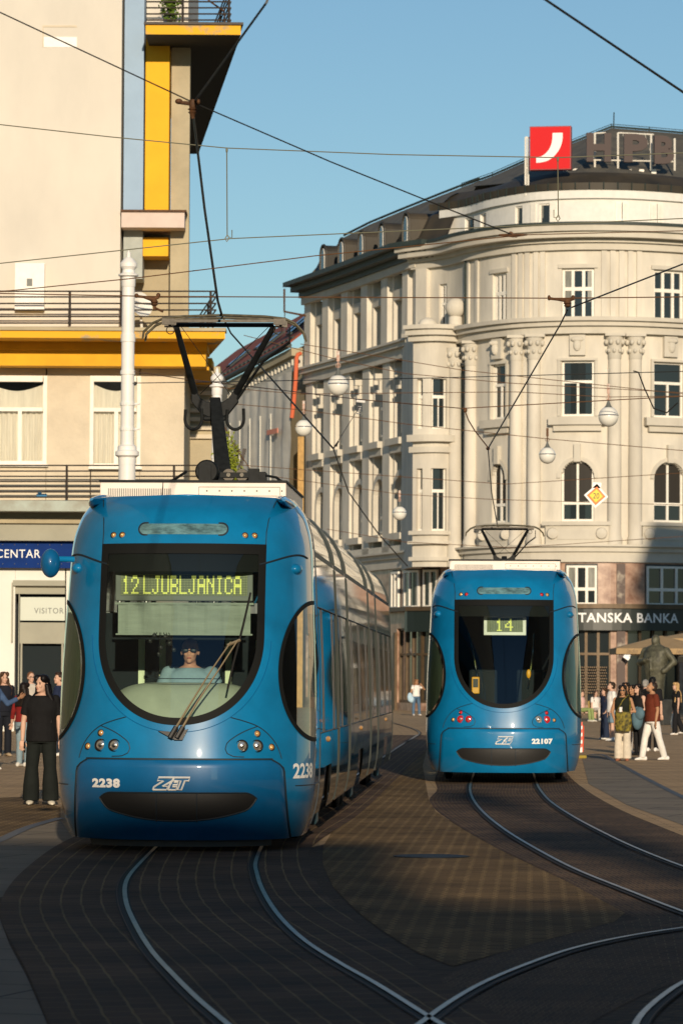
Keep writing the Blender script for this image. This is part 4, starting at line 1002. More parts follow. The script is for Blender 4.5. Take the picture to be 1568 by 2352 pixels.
for i, (q, h0) in enumerate([(1.2, 2.2), (3.4, 1.4), (6.0, 2.4), (9.2, 1.4), (12.6, 2.2), (16.5, 1.4)]):
    p = A0 + dirn * q + o * .9 + ze(q, .15) + rdir * h0 + rn * .06; m = MB()
    m.add([p, p + dirn * .9, p + dirn * .9 + rdir * 1.7, p + rdir * 1.7, p + rn*.1, p + dirn*.9 + rn*.1, p + dirn*.9 + rdir*1.7 + rn*.1, p + rdir*1.7 + rn*.1], [(0,1,2,3),(4,5,6,7),(0,1,5,4),(1,2,6,5),(2,3,7,6),(3,0,4,7)])
    f_ = m.build('roof_window', mt['eave'], rf); k = rn * .125; m = MB(); m.add([p + dirn*.12 + rdir*.15 + k, p + dirn*.78 + rdir*.15 + k, p + dirn*.78 + rdir*1.6 + k, p + dirn*.12 + rdir*1.6 + k], [(0,1,2,3)]); m.build('pane', mt['skyglass'], f_)
sc = thing('scaffold', 'tall scaffold with grey dust netting in front of the red roofed building', 'scaffold')
m = MB(); n = 60; rows = []
A1 = A0 - dirn * .9
for z in [lerp(0, 1, i / 20) for i in range(21)]: rows.append([A1 + dirn * (L_ * k / n) + o * (1.15 + .07 * math.sin(k * 1.9 + z * 5) + .04 * math.sin(z * 30 + k)) + Vector((0, 0, z * (ze(L_ * k / n).z - 1.7))) for k in range(n + 1)])
m.grid(rows); m.build('netting', mt['netting'], sc, smooth=80)
for k in range(13):
    m = MB(); p = A0 + dirn * (2.2 + L_ * k / 14) + o * 1.38; m.tube([p, p + Vector((0, 0, min(zA, zB) - 1.8))], .045, 6); m.build('upright', mt['scaf_pale'], sc)
m = MB()
for k in range(11):
    for z in (6.5, 9.2, 13.2):
        if (k * 7 + int(z)) % 3 == 0: continue
        p = A0 + dirn * (3.4 + L_ * k / 12.4) + o * 1.4 + Vector((0, 0, z + .3 * (k % 2))); m.tube([p, p + o * .9], .05, 5); m.tube([p + o*.9, p + Vector((0, 0, 0)) + o*.9 - dirn * .2], .04, 5)
m.build('bracket_ties', mt['scaf_pale'], sc, kind='stuff')
for z in (7.2, 11.6, 15.8):
    m = MB(); p = A0 + dirn * .6 + o * 1.42 + Vector((0, 0, z)); m.box(0, 2.2, -.03, .03, 0, .28, Matrix.Translation(p) @ dirn.to_track_quat('X', 'Z').to_matrix().to_4x4()); m.build('toe_board', mt['orange_pale'], sc)
m = MB(); p0 = P(690, 1003, 219.4); p1 = P(693, 1150, 219.4); m.box(p0.x - .15, p0.x + .2, 219.4, 219.55, 0, p0.z); m.build('timber_post', mt['timber'], sc)
m = MB(); c = P(681, 822, 219.4); m.tube([P(690, 812, 219.6), P(684, 814, 219.4), P(681, 822, 219.4), P(679, 870, 219.4), P(675, 920, 219.4), P(670, 960, 219.4)], .12, 8); m.build('debris_chute', mt['orange'], None, smooth=True, label='orange downpipe hanging from the grey building eaves', cat='pipe')
m = MB(); c = P(654, 690, 232); m.tube([c - Vector((0, 0, 3)), c + Vector((0, 0, .1))], .03, 5); m.build('roof_aerial', mt['wire'], None, label='thin aerial standing on the red tiled roof', cat='aerial')
# ------------------------------------------------------------------ bank building on the rounded corner
bank = thing('bank_building', 'tall cream stone bank palace with rounded corner and dark mansard roof', 'building')
ctrl = [(701,220),(826,209.8),(951,199.8),(1030,197.6),(1087,194.6),(1150,192.4),(1208,191.1),(1300,190.2),(1400,190),(1500,190.5),(1650,192.5),(1800,197)]
cp = []
for px, d in ctrl:
    p = P(px, 1000, d); cp.append(Vector((p.x, p.y, 0)))
CV = [cp[0]] + spline(cp[2:], .15) if False else [cp[0], cp[1]] + spline(cp[2:], .15)
SL = [0]
for a, b in zip(CV, CV[1:]): SL.append(SL[-1] + (b - a).length)
PXS = [topx(Vector((p.x, p.y, 12))) for p in CV]
def W_at(s):
    s = max(0, min(SL[-1] - 1e-6, s)); lo = 0; hi = len(SL) - 1
    while hi - lo > 1:
        md = (lo + hi) // 2
        if SL[md] <= s: lo = md
        else: hi = md
    t = (s - SL[lo]) / (SL[hi] - SL[lo]); p = CV[lo].lerp(CV[hi], t)
    i0, i1 = max(0, lo - 2), min(len(CV) - 1, hi + 2)
    if s < SL[2]: i0, i1 = (0, 1) if s < SL[1] else (1, 2)
    tg = (CV[i1] - CV[i0]).normalized(); nr = Vector((tg.y, -tg.x, 0))     # outward (towards the street)
    if nr.y > 0: nr = -nr
    return p, nr
def W(s, o, z): p, nr = W_at(s); return p + nr * o + Vector((0, 0, z))
def SP(px):
    for i in range(len(PXS) - 1):
        if PXS[i] <= px <= PXS[i + 1]: return lerp(SL[i], SL[i + 1], (px - PXS[i]) / (PXS[i + 1] - PXS[i]))
    return 0 if px < PXS[0] else SL[-1]
def ZP(py, d=190.5): return P(1400, py, d).z
def cbox(m, s0, s1, o0, o1, z0, z1, step=.45, o1b=None):
    n = max(1, int(math.ceil((s1 - s0) / step))); base = len(m.v); ob = o1 if o1b is None else o1b
    for k in range(n + 1):
        s = lerp(s0, s1, k / n)
        for o, z in ((o0, z0), (o1, z0), (ob, z1), (o0, z1)): m.v.append(tuple(W(s, o, z)))
    for k in range(n):
        a = base + k * 4; b = a + 4
        for q in range(4): r = (q + 1) % 4; m.f.append((a + q, a + r, b + r, b + q))
    m.f.append((base + 3, base + 2, base + 1, base)); e = base + n * 4; m.f.append((e, e + 1, e + 2, e + 3)); return m
SMAX = SL[-1]; sC = SP(951)       # where the long left front meets the corner
Z = dict(sign0=ZP(1432), sign1=ZP(1398), mz0=ZP(1390), mz1=ZP(1300), band0=ZP(1292), band1=ZP(1252), f1a=ZP(1198), f1b=ZP(1060), f2a=ZP(957), f2b=ZP(830), ent0=ZP(768), ent1=ZP(742), f3a=ZP(736), f3b=ZP(618), cor0=ZP(577), cor1=ZP(520), at0=ZP(512), at1=ZP(462), cap=ZP(450))
def facade(name, s0, s1, z0, z1, wins, material=None, thick=.5):
    m = MB(); e = s0
    for (a, b, za, zb) in wins:
        if a > e + .01: cbox(m, e, a, -thick, 0, z0, z1)
        cbox(m, a, b, -thick, 0, z0, za); cbox(m, a, b, -thick, 0, zb, z1); e = b
    cbox(m, e, s1, -thick, 0, z0, z1)
    return m.build(name, material or mt['stone'], bank)
WR = random.Random(5)
mt['curtain_dim'] = mat('curtain_behind_glass', (.20, .20, .17), .25, var=.25, vscale=5, stretch=(3, 3, .3))
def window(s0, s1, z0, z1, cols=3, trans=.62, arch=False, blind=0.0, o=-.28, t=.10, name='window', topdark=False):
    m = MB(); sm = [lerp(s0, s1, (k + 1) / cols) for k in range(cols - 1)]
    cbox(m, s0, s0 + t, o, o + .12, z0, z1); cbox(m, s1 - t, s1, o, o + .12, z0, z1); cbox(m, s0 + t, s1 - t, o, o + .12, z0, z0 + t); cbox(m, s0 + t, s1 - t, o, o + .12, z1 - t, z1)
    zt = lerp(z0, z1, trans)
    if trans: cbox(m, s0 + t, s1 - t, o, o + .13, zt - t * .7, zt + t * .7)
    for q in sm: cbox(m, q - t * .6, q + t * .6, o, o + .125, z0 + t, (z1 - t) if not topdark else zt)
    w = m.build(name, mt['winframe'], bank)
    m = MB(); cbox(m, s0 + t * .5, s1 - t * .5, o + .03, o + .05, z0 + t * .5, z1 - t * .5); m.build('pane', mt['winglass'], w)
    if not blind and WR.random() < .45:
        m = MB(); q = (s1 - s0) * WR.choice((.18, .26, .34)); zl = z0 + t if WR.random() < .6 else lerp(z0, z1, .35)
        cbox(m, s0 + t, s0 + t + q, o + .052, o + .06, zl, z1 - t); cbox(m, s1 - t - q * WR.choice((.5, 1)), s1 - t, o + .052, o + .06, zl, z1 - t); m.each('curtain', mt['curtain_dim'], w)
    if blind: m = MB(); cbox(m, s0 + t, s1 - t, o + .055, o + .075, lerp(z1, z0, blind), z1 - t); m.build('roller_blind', mt['winblind'], w)
    return w
def arch_fill(m, s0, s1, zs, ztop, thick=.5):   # stone spandrels of a round arch
    r = (s1 - s0) / 2; c = (s0 + s1) / 2; n = 9
    for k in range(n):
        a = lerp(s0, c, k / n); b = lerp(s0, c, (k + 1) / n); mid = (a + b) / 2; h = math.sqrt(max(0, r*r - (c - mid)**2)) * (ztop - zs) / r
        cbox(m, a, b, -thick, -.002, zs + h, ztop + .02); cbox(m, 2*c - b, 2*c - a, -thick, -.002, zs + h, ztop + .02)
# corner front: window axes by picture column
front = [(1129, 1161), (1288, 1363), (1500, 1569), (1650, 1730)]
def ws(za, zb, adj=0): return [(SP(a) + adj, SP(b) - adj, za, zb) for a, b in front]
sF = SP(1040)
facade('ground_storey', 0, SMAX, 0, Z['band0'], [(SP(a), SP(b), z0, z1) for a, b, z0, z1 in [(705,800,.6,4.2),(830,890,.6,4.2),(914,1000,.4,4.3),(1012,1100,.4,4.3),(1110,1180,.4,4.3),(1200,1270,.4,4.3),(1290,1402,.4,4.35),(1440,1560,.4,4.35),(1600,1700,.4,4.35)]], mt['marble'])
facade('first_floor_band', 0, SMAX, Z['band0'] + .001, Z['f1a'] - .8, [])
facade('second_storey', sF, SMAX, Z['f1a'] - .8, (Z['f1b'] + Z['f2a']) / 2, ws(Z['f1a'], Z['f1b']))
facade('third_storey', sF, SMAX, (Z['f1b'] + Z['f2a']) / 2, Z['ent0'], ws(Z['f2a'], Z['f2b']))
facade('fourth_storey', sF, SMAX, Z['ent0'], Z['cor0'] + .3, ws(Z['f3a'], Z['f3b']))
facade('fourth_storey_link', sC - .2, sF, Z['ent0'] - .5, Z['cor0'] + .3, [(SP(1006), SP(1024), Z['f3a'], Z['f3b'])])
window(SP(1006), SP(1024), Z['f3a'], Z['f3b'], 2, .6)
m = MB(); cbox(m, SP(960), SP(985), 0, .25, Z['ent0'], Z['cor0']); m.build('link_pilaster', mt['stone'], bank)
for i, (a, b, za, zb) in enumerate(ws(Z['f1a'], Z['f1b'])):
    window(a, b, za, zb, 2, .30, blind=.72); m = MB(); arch_fill(m, a, b, zb - .85, zb); m.build('arch_spandrel', mt['stone'], bank)
for a, b, za, zb in ws(Z['f2a'], Z['f2b']): window(a, b, za, zb, 2, .62, topdark=True)
for a, b, za, zb in ws(Z['f3a'], Z['f3b']): window(a, b, za, zb, 3, .60, t=.13)
# horizontal mouldings
def mould(name, s0, s1, steps, material=None):
    m = MB()
    for o, z0, z1 in steps: cbox(m, s0, s1, -.1, o, z0, z1)
    return m.build(name, material or mt['stone2'], bank)
mould('plinth_band', 0, SMAX, [(.18, Z['band0'], Z['band1'] - .35), (.32, Z['band1'] - .35, Z['band1'] - .1), (.5, Z['band1'] - .1, Z['band1'])])
mould('entablature', sC, SMAX, [(.34, Z['ent0'] - .02, Z['ent0'] + .35), (.55, Z['ent0'] + .35, Z['ent1'] + .02), (.75, Z['ent1'] + .02, Z['ent1'] + .22)])
mould('main_cornice', sC, SMAX, [(.25, Z['cor0'], Z['cor0'] + .35), (.45, Z['cor0'] + .35, Z['cor0'] + .55), (.95, Z['cor0'] + .55, Z['cor0'] + .85), (1.15, Z['cor0'] + .85, Z['cor1'] - .1)])
m = MB(); cbox(m, sC + 2.5, SMAX, -.5, 1.22, Z['cor1'] - .1, Z['cor1'] + .05); m.build('cornice_flashing', mt['eave'], bank)
m = MB()
for a, b in front:
    s0, s1 = SP(a), SP(b)
    cbox(m, s0 - .55, s1 + .55, 0, .42, Z['f2a'] - .45, Z['f2a'] - .05); cbox(m, s0 - .35, s1 + .35, 0, .25, Z['f2a'] - .75, Z['f2a'] - .45)
m.each('window_sill', mt['stone2'], bank)
for a, b in front:
    s0, s1 = SP(a), SP(b); m = MB(); cbox(m, s0 - .7, s1 + .7, 0, .30, Z['band1'], Z['f1a'] - .22); cbox(m, s0 - .85, s1 + .85, 0, .42, Z['f1a'] - .22, Z['f1a'] - .03)
    cbox(m, s0 - .1, s1 + .1, .3, .34, Z['band1'] + .25, Z['f1a'] - .45)
    for q in (s0 - .35, s1 + .35): m.lathe([(.001, 0), (.3, .0), (.26, .16), (.12, .2), (.001, .22)], W(q, .30, Z['f1a'] - .62), 16, 'y', Matrix.Rotation(math.pi, 3, 'Z'))
    m.build('balustrade_panel', mt['stone2'], bank)
    m = MB(); c = (s0 + s1) / 2; cbox(m, c - .16, c + .16, 0, .22, Z['f1b'] - .05, Z['f1b'] + .85); m.build('keystone', mt['stone2'], bank)
    m = MB(); cbox(m, c - .38, c + .38, 0, .22, Z['f2b'] + .25, Z['ent0'] - .08); m.ell(W(c, .25, Z['f2b'] + .75), (.2, .12, .3), seg=10, rings=6); m.ell(W(c, .25, Z['ent0'] - .3), (.34, .12, .14), seg=10, rings=6); m.build('carved_panel', mt['stone2'], bank)
    m = MB(); cbox(m, s0 - .18, s1 + .18, 0, .12, Z['f2b'], Z['f2b'] + .12); cbox(m, s0 - .18, s0 - .04, 0, .10, Z['f2a'], Z['f2b']); cbox(m, s1 + .04, s1 + .18, 0, .10, Z['f2a'], Z['f2b']); cbox(m, s0 - .16, s1 + .16, 0, .10, Z['f3b'], Z['f3b'] + .2); m.each('window_surround', mt['stone2'], bank)
    m = MB(); n = 12; r = (s1 - s0) / 2
    for k in range(n):
        a0, a1 = math.pi * k / n, math.pi * (k + 1) / n
        P4 = [W(c - math.cos(q) * rr, .10, Z['f1b'] - .85 + math.sin(q) * (.85 + rr - r)) for q, rr in ((a0, r + .02), (a1, r + .02), (a1, r + .22), (a0, r + .22))]
        m.poly(P4, (0, .12, 0))
    m.build('arch_moulding', mt['stone2'], bank)
# giant half columns with leafy capitals
cols_px = [1085, 1188, 1228, 1409, 1456, 1610, 1640]
for px in cols_px:
    c = SP(px); m = MB(); p = W(c, .12, 0)
    m.lathe([(.40, Z['band1'] + .0), (.40, Z['band1'] + .3), (.34, Z['band1'] + .45), (.345, Z['f1b']), (.31, Z['f2b'] + .05)], p, 20); col = m.build('column', mt['stone'], bank, smooth=40)
    m = MB(); z0, z1 = Z['f2b'] + .05, Z['ent0'] - .02; m.lathe([(.31, z0), (.34, z0 + .08), (.33, z0 + .3), (.36, z0 + .7), (.46, z1 - .16)], p, 16); p2 = Vector((p.x, p.y, 0)); m.box(p.x - .5, p.x + .5, p.y - .45, p.y + .4, z1 - .14, z1)
    for k in range(8):
        a = 2 * math.pi * k / 8
        for zz, rr, q in ((z0 + .42, .38, .09), (z0 + .85, .44, .11)): m.ell((p.x + math.cos(a + zz) * rr, p.y + math.sin(a + zz) * rr, zz), (q, q, q * 1.3), seg=8, rings=5)
    m.build('capital', mt['stone2'], col, smooth=40)
# reeded strips on the fourth storey
m = MB()
for px in (1075, 1095, 1180, 1195, 1210, 1230, 1245, 1385, 1405, 1425, 1445, 1465, 1590, 1610):
    c = SP(px); cbox(m, c - .13, c + .13, 0, .10, Z['f3a'], Z['cor0'])
m.each('reeded_strip', mt['stone'], bank)
# mezzanine band, windows and piers
m = MB(); 
for a, b in ((1165, 1290), (1372, 1400), (1432, 1478), (1582, 1600)): cbox(m, SP(a), SP(b), 0, .12, Z['mz0'] - .1, Z['mz1'] + .1)
m.each('marble_pier', mt['marble'], bank)
m = MB(); cbox(m, SP(1415), SP(1433), .0, .2, 0, Z['mz1'] + .1); cbox(m, SP(1270), SP(1283), .0, .2, 0, 4.3); m.each('veined_pilaster', mt['marble2'], bank)
for a, b in ((1300, 1372), (1480, 1582), (905, 922), (934, 968), (975, 1010)):
    s0, s1 = SP(a), SP(b); m = MB(); cbox(m, s0 - .05, s1 + .05, .0, .03, Z['mz0'] - .1, Z['mz1'] + .1); m.build('mezzanine_recess', mt['darkstone'], bank)
    window(s0 + .04, s1 - .04, Z['mz0'], Z['mz1'], 3 if b - a > 40 else 2, .40 if b - a > 40 else 0, o=.04, t=.11, name='mezzanine_window')
m = MB(); cbox(m, SP(945), SMAX, .0, .35, Z['sign0'] - .35, Z['sign1']); m.build('sign_fascia', mt['fascia'], bank)
m = MB(); cbox(m, SP(870), SMAX, .0, .48, Z['sign1'], Z['sign1'] + .22); m.build('fascia_ledge', mt['bronze_frame'], bank)
# shop fronts: bronze frames, dark glass
def shop(a, b, z0, z1, n, name='shop_window'):
    s0, s1 = SP(a), SP(b); m = MB()
    for k in range(n + 1): q = lerp(s0, s1, k / n); cbox(m, q - .07, q + .07, -.3, -.12, z0, z1)
    zt = lerp(z0, z1, .64); cbox(m, s0, s1, -.3, -.14, zt - .06, zt + .06); cbox(m, s0, s1, -.3, -.13, z0, z0 + .15); cbox(m, s0, s1, -.3, -.13, z1 - .15, z1)
    w = m.build(name, mt['bronze_frame'], bank); m = MB(); cbox(m, s0, s1, -.26, -.24, z0, z1); m.build('pane', mt['winglass'], w)
for a, b, n in ((705,800,3),(830,890,3),(914,1000,4),(1012,1100,4),(1110,1180,3),(1200,1270,3),(1290,1402,4),(1440,1560,4),(1600,1700,4)): shop(a, b, .4, 4.35, n)
m = MB()
for px in (913, 1003, 1010, 1102, 1108): c = SP(px); cbox(m, c - .14, c + .14, 0, .14, 0, Z['sign0'] - .35)
m.each('bronze_pilaster', mt['bronze_frame'], bank)
m = MB(); s0, s1 = SP(1330), SP(1395)
for i in range(14):
    for j in range(10): m.ell(W(lerp(s0, s1, (i + .5 * (j % 2)) / 14), -.10, 1.0 + j * .14), (.045, .01, .045), seg=6, rings=4)
m.build('pierced_grille', mt['bronze_frame'], bank, kind='stuff')
# lettering on the fascia
sg = thing('bank_lettering', 'pale capital letters reading POŠTANSKA BANKA on the dark fascia', 'sign')
vs, fs = text_pts('TANSKA BANKA', .48, bold=.02, spacing=1.08); wT = max(v.x for v in vs); s0, s1 = SP(1329), SP(1548); k = (s1 - s0) / wT; zz = ZP(1430.5)
m = MB(); m.add([W(s0 + v.x * k, .372, zz + v.y) for v in vs], fs); m.build('letters', mt['decal'], sg)
vs, fs = text_pts('POŠ', .60, bold=.02, spacing=1.08); wT = max(v.x for v in vs)
m = MB(); m.add([W(s0 - .12 - (wT - v.x), .372, zz + v.y) for v in vs], fs); m.build('letters', mt['decal'], sg)
# attic storey, set back
sA = SP(985)
aw = [(SP(a), SP(b), Z['at0'], Z['at1']) for a, b in ((1030,1048),(1062,1076),(1148,1166),(1214,1244),(1418,1454),(1510,1542),(1640,1680))]
m = MB(); e = sA
for a, b, za, zb in aw: cbox(m, e, a, -1.6, -.9, Z['cor1'], Z['at1'] + .6); cbox(m, a, b, -1.6, -.9, Z['cor1'], za); cbox(m, a, b, -1.6, -.9, zb, Z['at1'] + .6); e = b
cbox(m, e, SMAX, -1.6, -.9, Z['cor1'], Z['at1'] + .6); m.build('attic_storey', mt['attic'], bank)
m = MB(); cbox(m, sA - .1, SMAX, -1.6, -.72, Z['at1'] + .18, Z['at1'] + .6); m.build('attic_cornice', mt['attic'], bank)
for i, (a, b, za, zb) in enumerate(aw):
    if i in (4, 5):
        m = MB(); mid = (a + b) / 2; cbox(m, a, mid - .02, -.9, -.84, za, zb); cbox(m, mid + .02, b, -.9, -.84, za, zb)
        for j in range(12): z = lerp(za + .1, zb - .1, j / 11); cbox(m, a + .12, mid - .12, -.84, -.82, z, z + .03); cbox(m, mid + .12, b - .12, -.84, -.82, z, z + .03)
        m.build('shutter_pair', mt['winframe'], bank)
    else: window(a, b, za, zb, 1 if b - a < 1.2 else 1, 0, o=-1.1, t=.08, name='attic_window')
for px0, px1 in ((1191, 1205), (1245, 1260)):
    m = MB(); cbox(m, SP(px0), SP(px1), -.9, -.84, Z['at0'], Z['at1']); m.build('shutter', mt['winframe'], bank)
# scrolled end of the attic storey
m = MB(); pr = [(-2.0, 0), (-1.2, .1), (-.6, .5), (-.35, 1.1), (-.2, 1.7), (0, 2.0), (0, 0)]
m.poly([W(sA + a, -1.0, Z['cor1'] + b) for a, b in pr], W(sA, -1.25, 0) - W(sA, -1.0, 0)); m.build('attic_scroll', mt['attic'], bank)
# dark curved roof skirt over the corner and the upper roof
Zk = ZP(385)
m = MB(); rows = []
N = 60
for o, z in ((-.66, Z['at1'] + .60), (-.62, Z['at1'] + .95), (-.85, Z['at1'] + .97), (-1.25, lerp(Z['at1'], Zk, .55)), (-1.8, lerp(Z['at1'], Zk, .85)), (-2.3, Zk)): rows.append([W(lerp(sA - 1, SMAX, k / N), o, z) for k in range(N + 1)])
m.grid(rows); sk = m.build('roof_skirt', mt['roof'], bank, smooth=50)
m = MB()
for k in range(34): s = lerp(sA, SMAX, k / 33); m.tube([W(s, -.60, Z['at1'] + .62), W(s, -.60, Z['at1'] + .98)], .03, 4)
m.build('snow_rail_posts', mt['eave'], sk, kind='stuff')
ridge = [(1060,430,209),(1130,405,206),(1205,372,204),(1300,335,203),(1403,294,202),(1490,301,203),(1568,308,204),(1700,322,206),(1800,335,208)]
m = MB(); rows = [[], []]
for px, py, d in ridge: rows[0].append(W(SP(px), -2.3, Zk)); rows[1].append(P(px, py, d))
rows.append([r + Vector((0, 14, -3)) for r in rows[1]]); m.grid(rows); m.build('upper_roof', mt['shingle'], bank)
m = MB(); m.tube([P(a, b - 3, c) for a, b, c in ridge], .06, 5); m.tube([P(a, b - 9, c) for a, b, c in ridge], .02, 4)
for a, b, c in ridge: m.tube([P(a, b, c), P(a, b - 10, c)], .025, 4)
m.build('ridge_rail', mt['eave'], bank)
m = MB(); m.tube([P(1408, 297, 202), P(1409, 258, 202)], .03, 4); m.build('lightning_rod', mt['eave'], bank)
# long left front: deep pilasters, mansard with round dormers
pil = [701, 743, 786.6, 831, 878.6, 927]
sp_ = [SP(p) for p in pil] + [SP(951)]
back = -.65
m = MB(); cbox(m, 0, sC + 1.2, back - .4, back, Z['band1'], Z['cor0'] + .2); bw_ = m.build('bay_back_wall', mt['stone'], bank)
for i in range(6):
    a = sp_[i]; w = 1.35 if i < 5 else 1.1; nx = sp_[i + 1]
    m = MB(); cbox(m, a, a + w, back, .0, Z['band1'] - .1, Z['ent0'] - .3); cbox(m, a + w, a + w + .28, back, -.2, Z['band1'] - .1, Z['ent0'] - .3); m.build('lower_pilaster', mt['stone'], bank)
    m = MB(); cbox(m, a, a + w * .9, back, .12, Z['ent0'] + .55, Z['cor0'] + .2); cbox(m, a + w * .9, a + w + .2, back, -.15, Z['ent0'] + .55, Z['cor0'] + .2); m.build('upper_pilaster', mt['stone'], bank)
    wa, wb = a + w + .45, nx - .12
    if wb - wa > .6:
        window(wa, wb, Z['f3a'] - .1, Z['f3b'] - .5, 2, .6, o=back + .02, t=.12)
        window(wa, wb, Z['f2a'], Z['f2b'] - .2, 2, .6, o=back + .02, t=.12)
        window(wa, wb, Z['f1a'], Z['f1b'] - .2, 2, .3, o=back + .02, t=.12, blind=.5)
        m = MB(); cbox(m, wa - .35, wb + .1, back, -.15, Z['f3b'] - .3, Z['f3b'] + .25); cbox(m, wa - .4, wb + .1, back, .28, Z['f2a'] - .7, Z['f2a'] - .35); cbox(m, wa - .2, wb + .05, back, .05, Z['f2a'] - 1.1, Z['f2a'] - .7); m.each('bay_moulding', mt['stone2'], bank)
        m = MB(); cbox(m, wb - .45, wb - .1, back, .35, Z['f2b'] + .2, Z['f2b'] + .55); cbox(m, wb - .40, wb - .15, back, .1, Z['f2b'] - .4, Z['f2b'] + .2); cbox(m, wb - .5, wb - .05, back, .25, Z['f2b'] - .55, Z['f2b'] - .35); m.build('bracket', mt['stone2'], bank)
        m = MB(); c = (wa + wb) / 2; r = (wb - wa) / 2 + .1
        for k in range(12):
            a0, a1 = math.pi * k / 12, math.pi * (k + 1) / 12
            m.poly([W(c - math.cos(q) * rr, back + .5, Z['f1b'] - 1.2 + math.sin(q) * rr) for q, rr in ((a0, r), (a1, r), (a1, r + .3), (a0, r + .3))], W(c, back, 0) - W(c, back + .5, 0))
        cbox(m, wa - .45, wa - .1, back, back + .5, Z['band1'], Z['f1b'] - 1.2); m.build('arch_surround', mt['stone2'], bank)
        m = MB(); cbox(m, wa - .4, wb + .1, back, .2, Z['f1a'] - .5, Z['f1a'] - .15); m.build('bay_sill', mt['stone2'], bank)
mould('side_entablature', 0, sC + .3, [(.15, Z['ent0'] - .3, Z['ent0'] + .25), (.40, Z['ent0'] + .25, Z['ent0'] + .5), (.55, Z['ent0'] + .5, Z['ent0'] + .62)])
mould('side_cornice', 0, sC + .3, [(.30, Z['cor0'] + .1, Z['cor0'] + .5)])
m = MB()
for o, z0, z1 in ((.45, Z['cor0'] + .5, Z['cor0'] + .8), (.95, Z['cor0'] + .8, Z['cor0'] + 1.1), (1.4, Z['cor0'] + 1.1, Z['cor0'] + 1.35)): cbox(m, -.4, sC + 2.2, -.2, o, z0, z1)
m.build('dark_eaves', mt['eave'], bank)
zm0, zm1 = Z['cor0'] + 1.3, Z['cor0'] + 3.2
m = MB(); e2 = sA + 1
m.grid([[W(s, o, z) for s in (0, sC * .5, sC, e2)] for o, z in ((.3, zm0), (-.35, zm0 + .5), (-.9, zm1 - .3), (-1.4, zm1))]); m.build('mansard', mt['roof'], bank)
m = MB(); tops = [P(790,545,221), P(850,515,217), P(930,482,213), P(1010,450,210), P(1100,415,207)]
bots = [W(s, -1.4, zm1) for s in (1.5, sC*.33, sC*.66, sC, e2)]; m.grid([bots, tops, [t + Vector((6, 8, -3)) for t in tops]]); m.add([W(0, .3, zm0), W(0, -1.4, zm1), tops[0], W(0, -8, zm0)], [(0, 1, 2, 3)]); m.add([W(0, -1.4, zm1), W(1.5, -1.4, zm1), tops[0]], [(0, 1, 2)]); m.build('upper_side_roof', mt['shingle'], bank)
m = MB(); m.tube([t + Vector((0, 0, .12)) for t in tops], .07, 5); m.build('ridge_rail', mt['eave'], bank)
for px in (747, 789, 834, 882, 937):
    c = SP(px); hw_ = .56; m = MB(); n = 10; prof = [(-hw_, 0)] + [(-hw_ * math.cos(math.pi * k / n), 1.12 + hw_ * math.sin(math.pi * k / n)) for k in range(n + 1)] + [(hw_, 0)]
    m.poly([W(c + a, .12, zm0 + .15 + b) for a, b in prof], W(c, -1.9, 0) - W(c, .12, 0)); dm = m.build('dormer', mt['roof'], bank)
    m = MB(); m.poly([W(c + a * .55, .20, zm0 + .30 + b * .80) for a, b in prof], W(c, .13, 0) - W(c, .20, 0)); m.build('dormer_frame', mt['winframe'], dm)
    m = MB(); m.poly([W(c + a * .40, .215, zm0 + .40 + b * .72) for a, b in prof], W(c, .205, 0) - W(c, .215, 0)); m.build('dormer_pane', mt['winglass'], dm)
    m = MB(); m.tube([W(c + a * 1.04, .16, zm0 + .15 + b * 1.01) for a, b in prof], .07, 5); m.build('dormer_trim', mt['roof'], dm)
# rounded oriel between the long front and the corner
q0, q1 = SP(944), SP(1036)
def oriel_pt(t, o, z):     # t 0..1 around the bay
    a = W(q0, 0, 0); b = W(q1, 0, 0); out = Vector((0.0, -1.0, 0)); ch = b - a
    # bay front bulges towards the camera
    x = t; bul = 2.3 * (1 - abs(2 * min(1, max(0, t)) - 1) ** 3.0)
    left = Vector((a.x, a.y - 4.2, 0)); right = Vector((b.x + .2, b.y - 1.2, 0))
    p = left.lerp(right, t) + Vector((0, -.55 * math.sin(math.pi * t), 0))
    tg = (right - left) + Vector((0, -.55 * math.pi * math.cos(math.pi * t), 0)); nr = Vector((tg.y, -tg.x, 0)).normalized(); nr = nr if nr.y < 0 else -nr
    return p + nr * o + Vector((0, 0, z))
def obox(m, t0, t1, o0, o1, z0, z1, n=8):
    base = len(m.v)
    for k in range(n + 1):
        t = lerp(t0, t1, k / n)
        for o, z in ((o0, z0), (o1, z0), (o1, z1), (o0, z1)): m.v.append(tuple(oriel_pt(t, o, z)))
    for k in range(n):
        a = base + k * 4; b = a + 4
        for q in range(4): r = (q + 1) % 4; m.f.append((a + q, a + r, b + r, b + q))
    m.f.append((base + 3, base + 2, base + 1, base)); e = base + n * 4; m.f.append((e, e + 1, e + 2, e + 3))
zo0, zo1 = Z['band0'] - .1, Z['ent1']
m = MB(); ow = [(.08, .22), (.42, .78)]
for z0, z1, wa, wb in ((zo0, 13.4, Z['f1a'] - .3, Z['f1b'] - .1), (13.4, zo1, Z['f2a'] - .3, Z['f2b'] - .5)):
    obox(m, 0, .08, -.4, 0, z0, z1, 2); obox(m, .22, .42, -.4, 0, z0, z1, 3); obox(m, .78, 1, -.4, 0, z0, z1, 3)
    for a, b in ow: obox(m, a, b, -.4, 0, z0, wa, 4); obox(m, a, b, -.4, 0, wb, z1, 4)
l0, r0 = oriel_pt(0, 0, 0), oriel_pt(1, 0, 0)
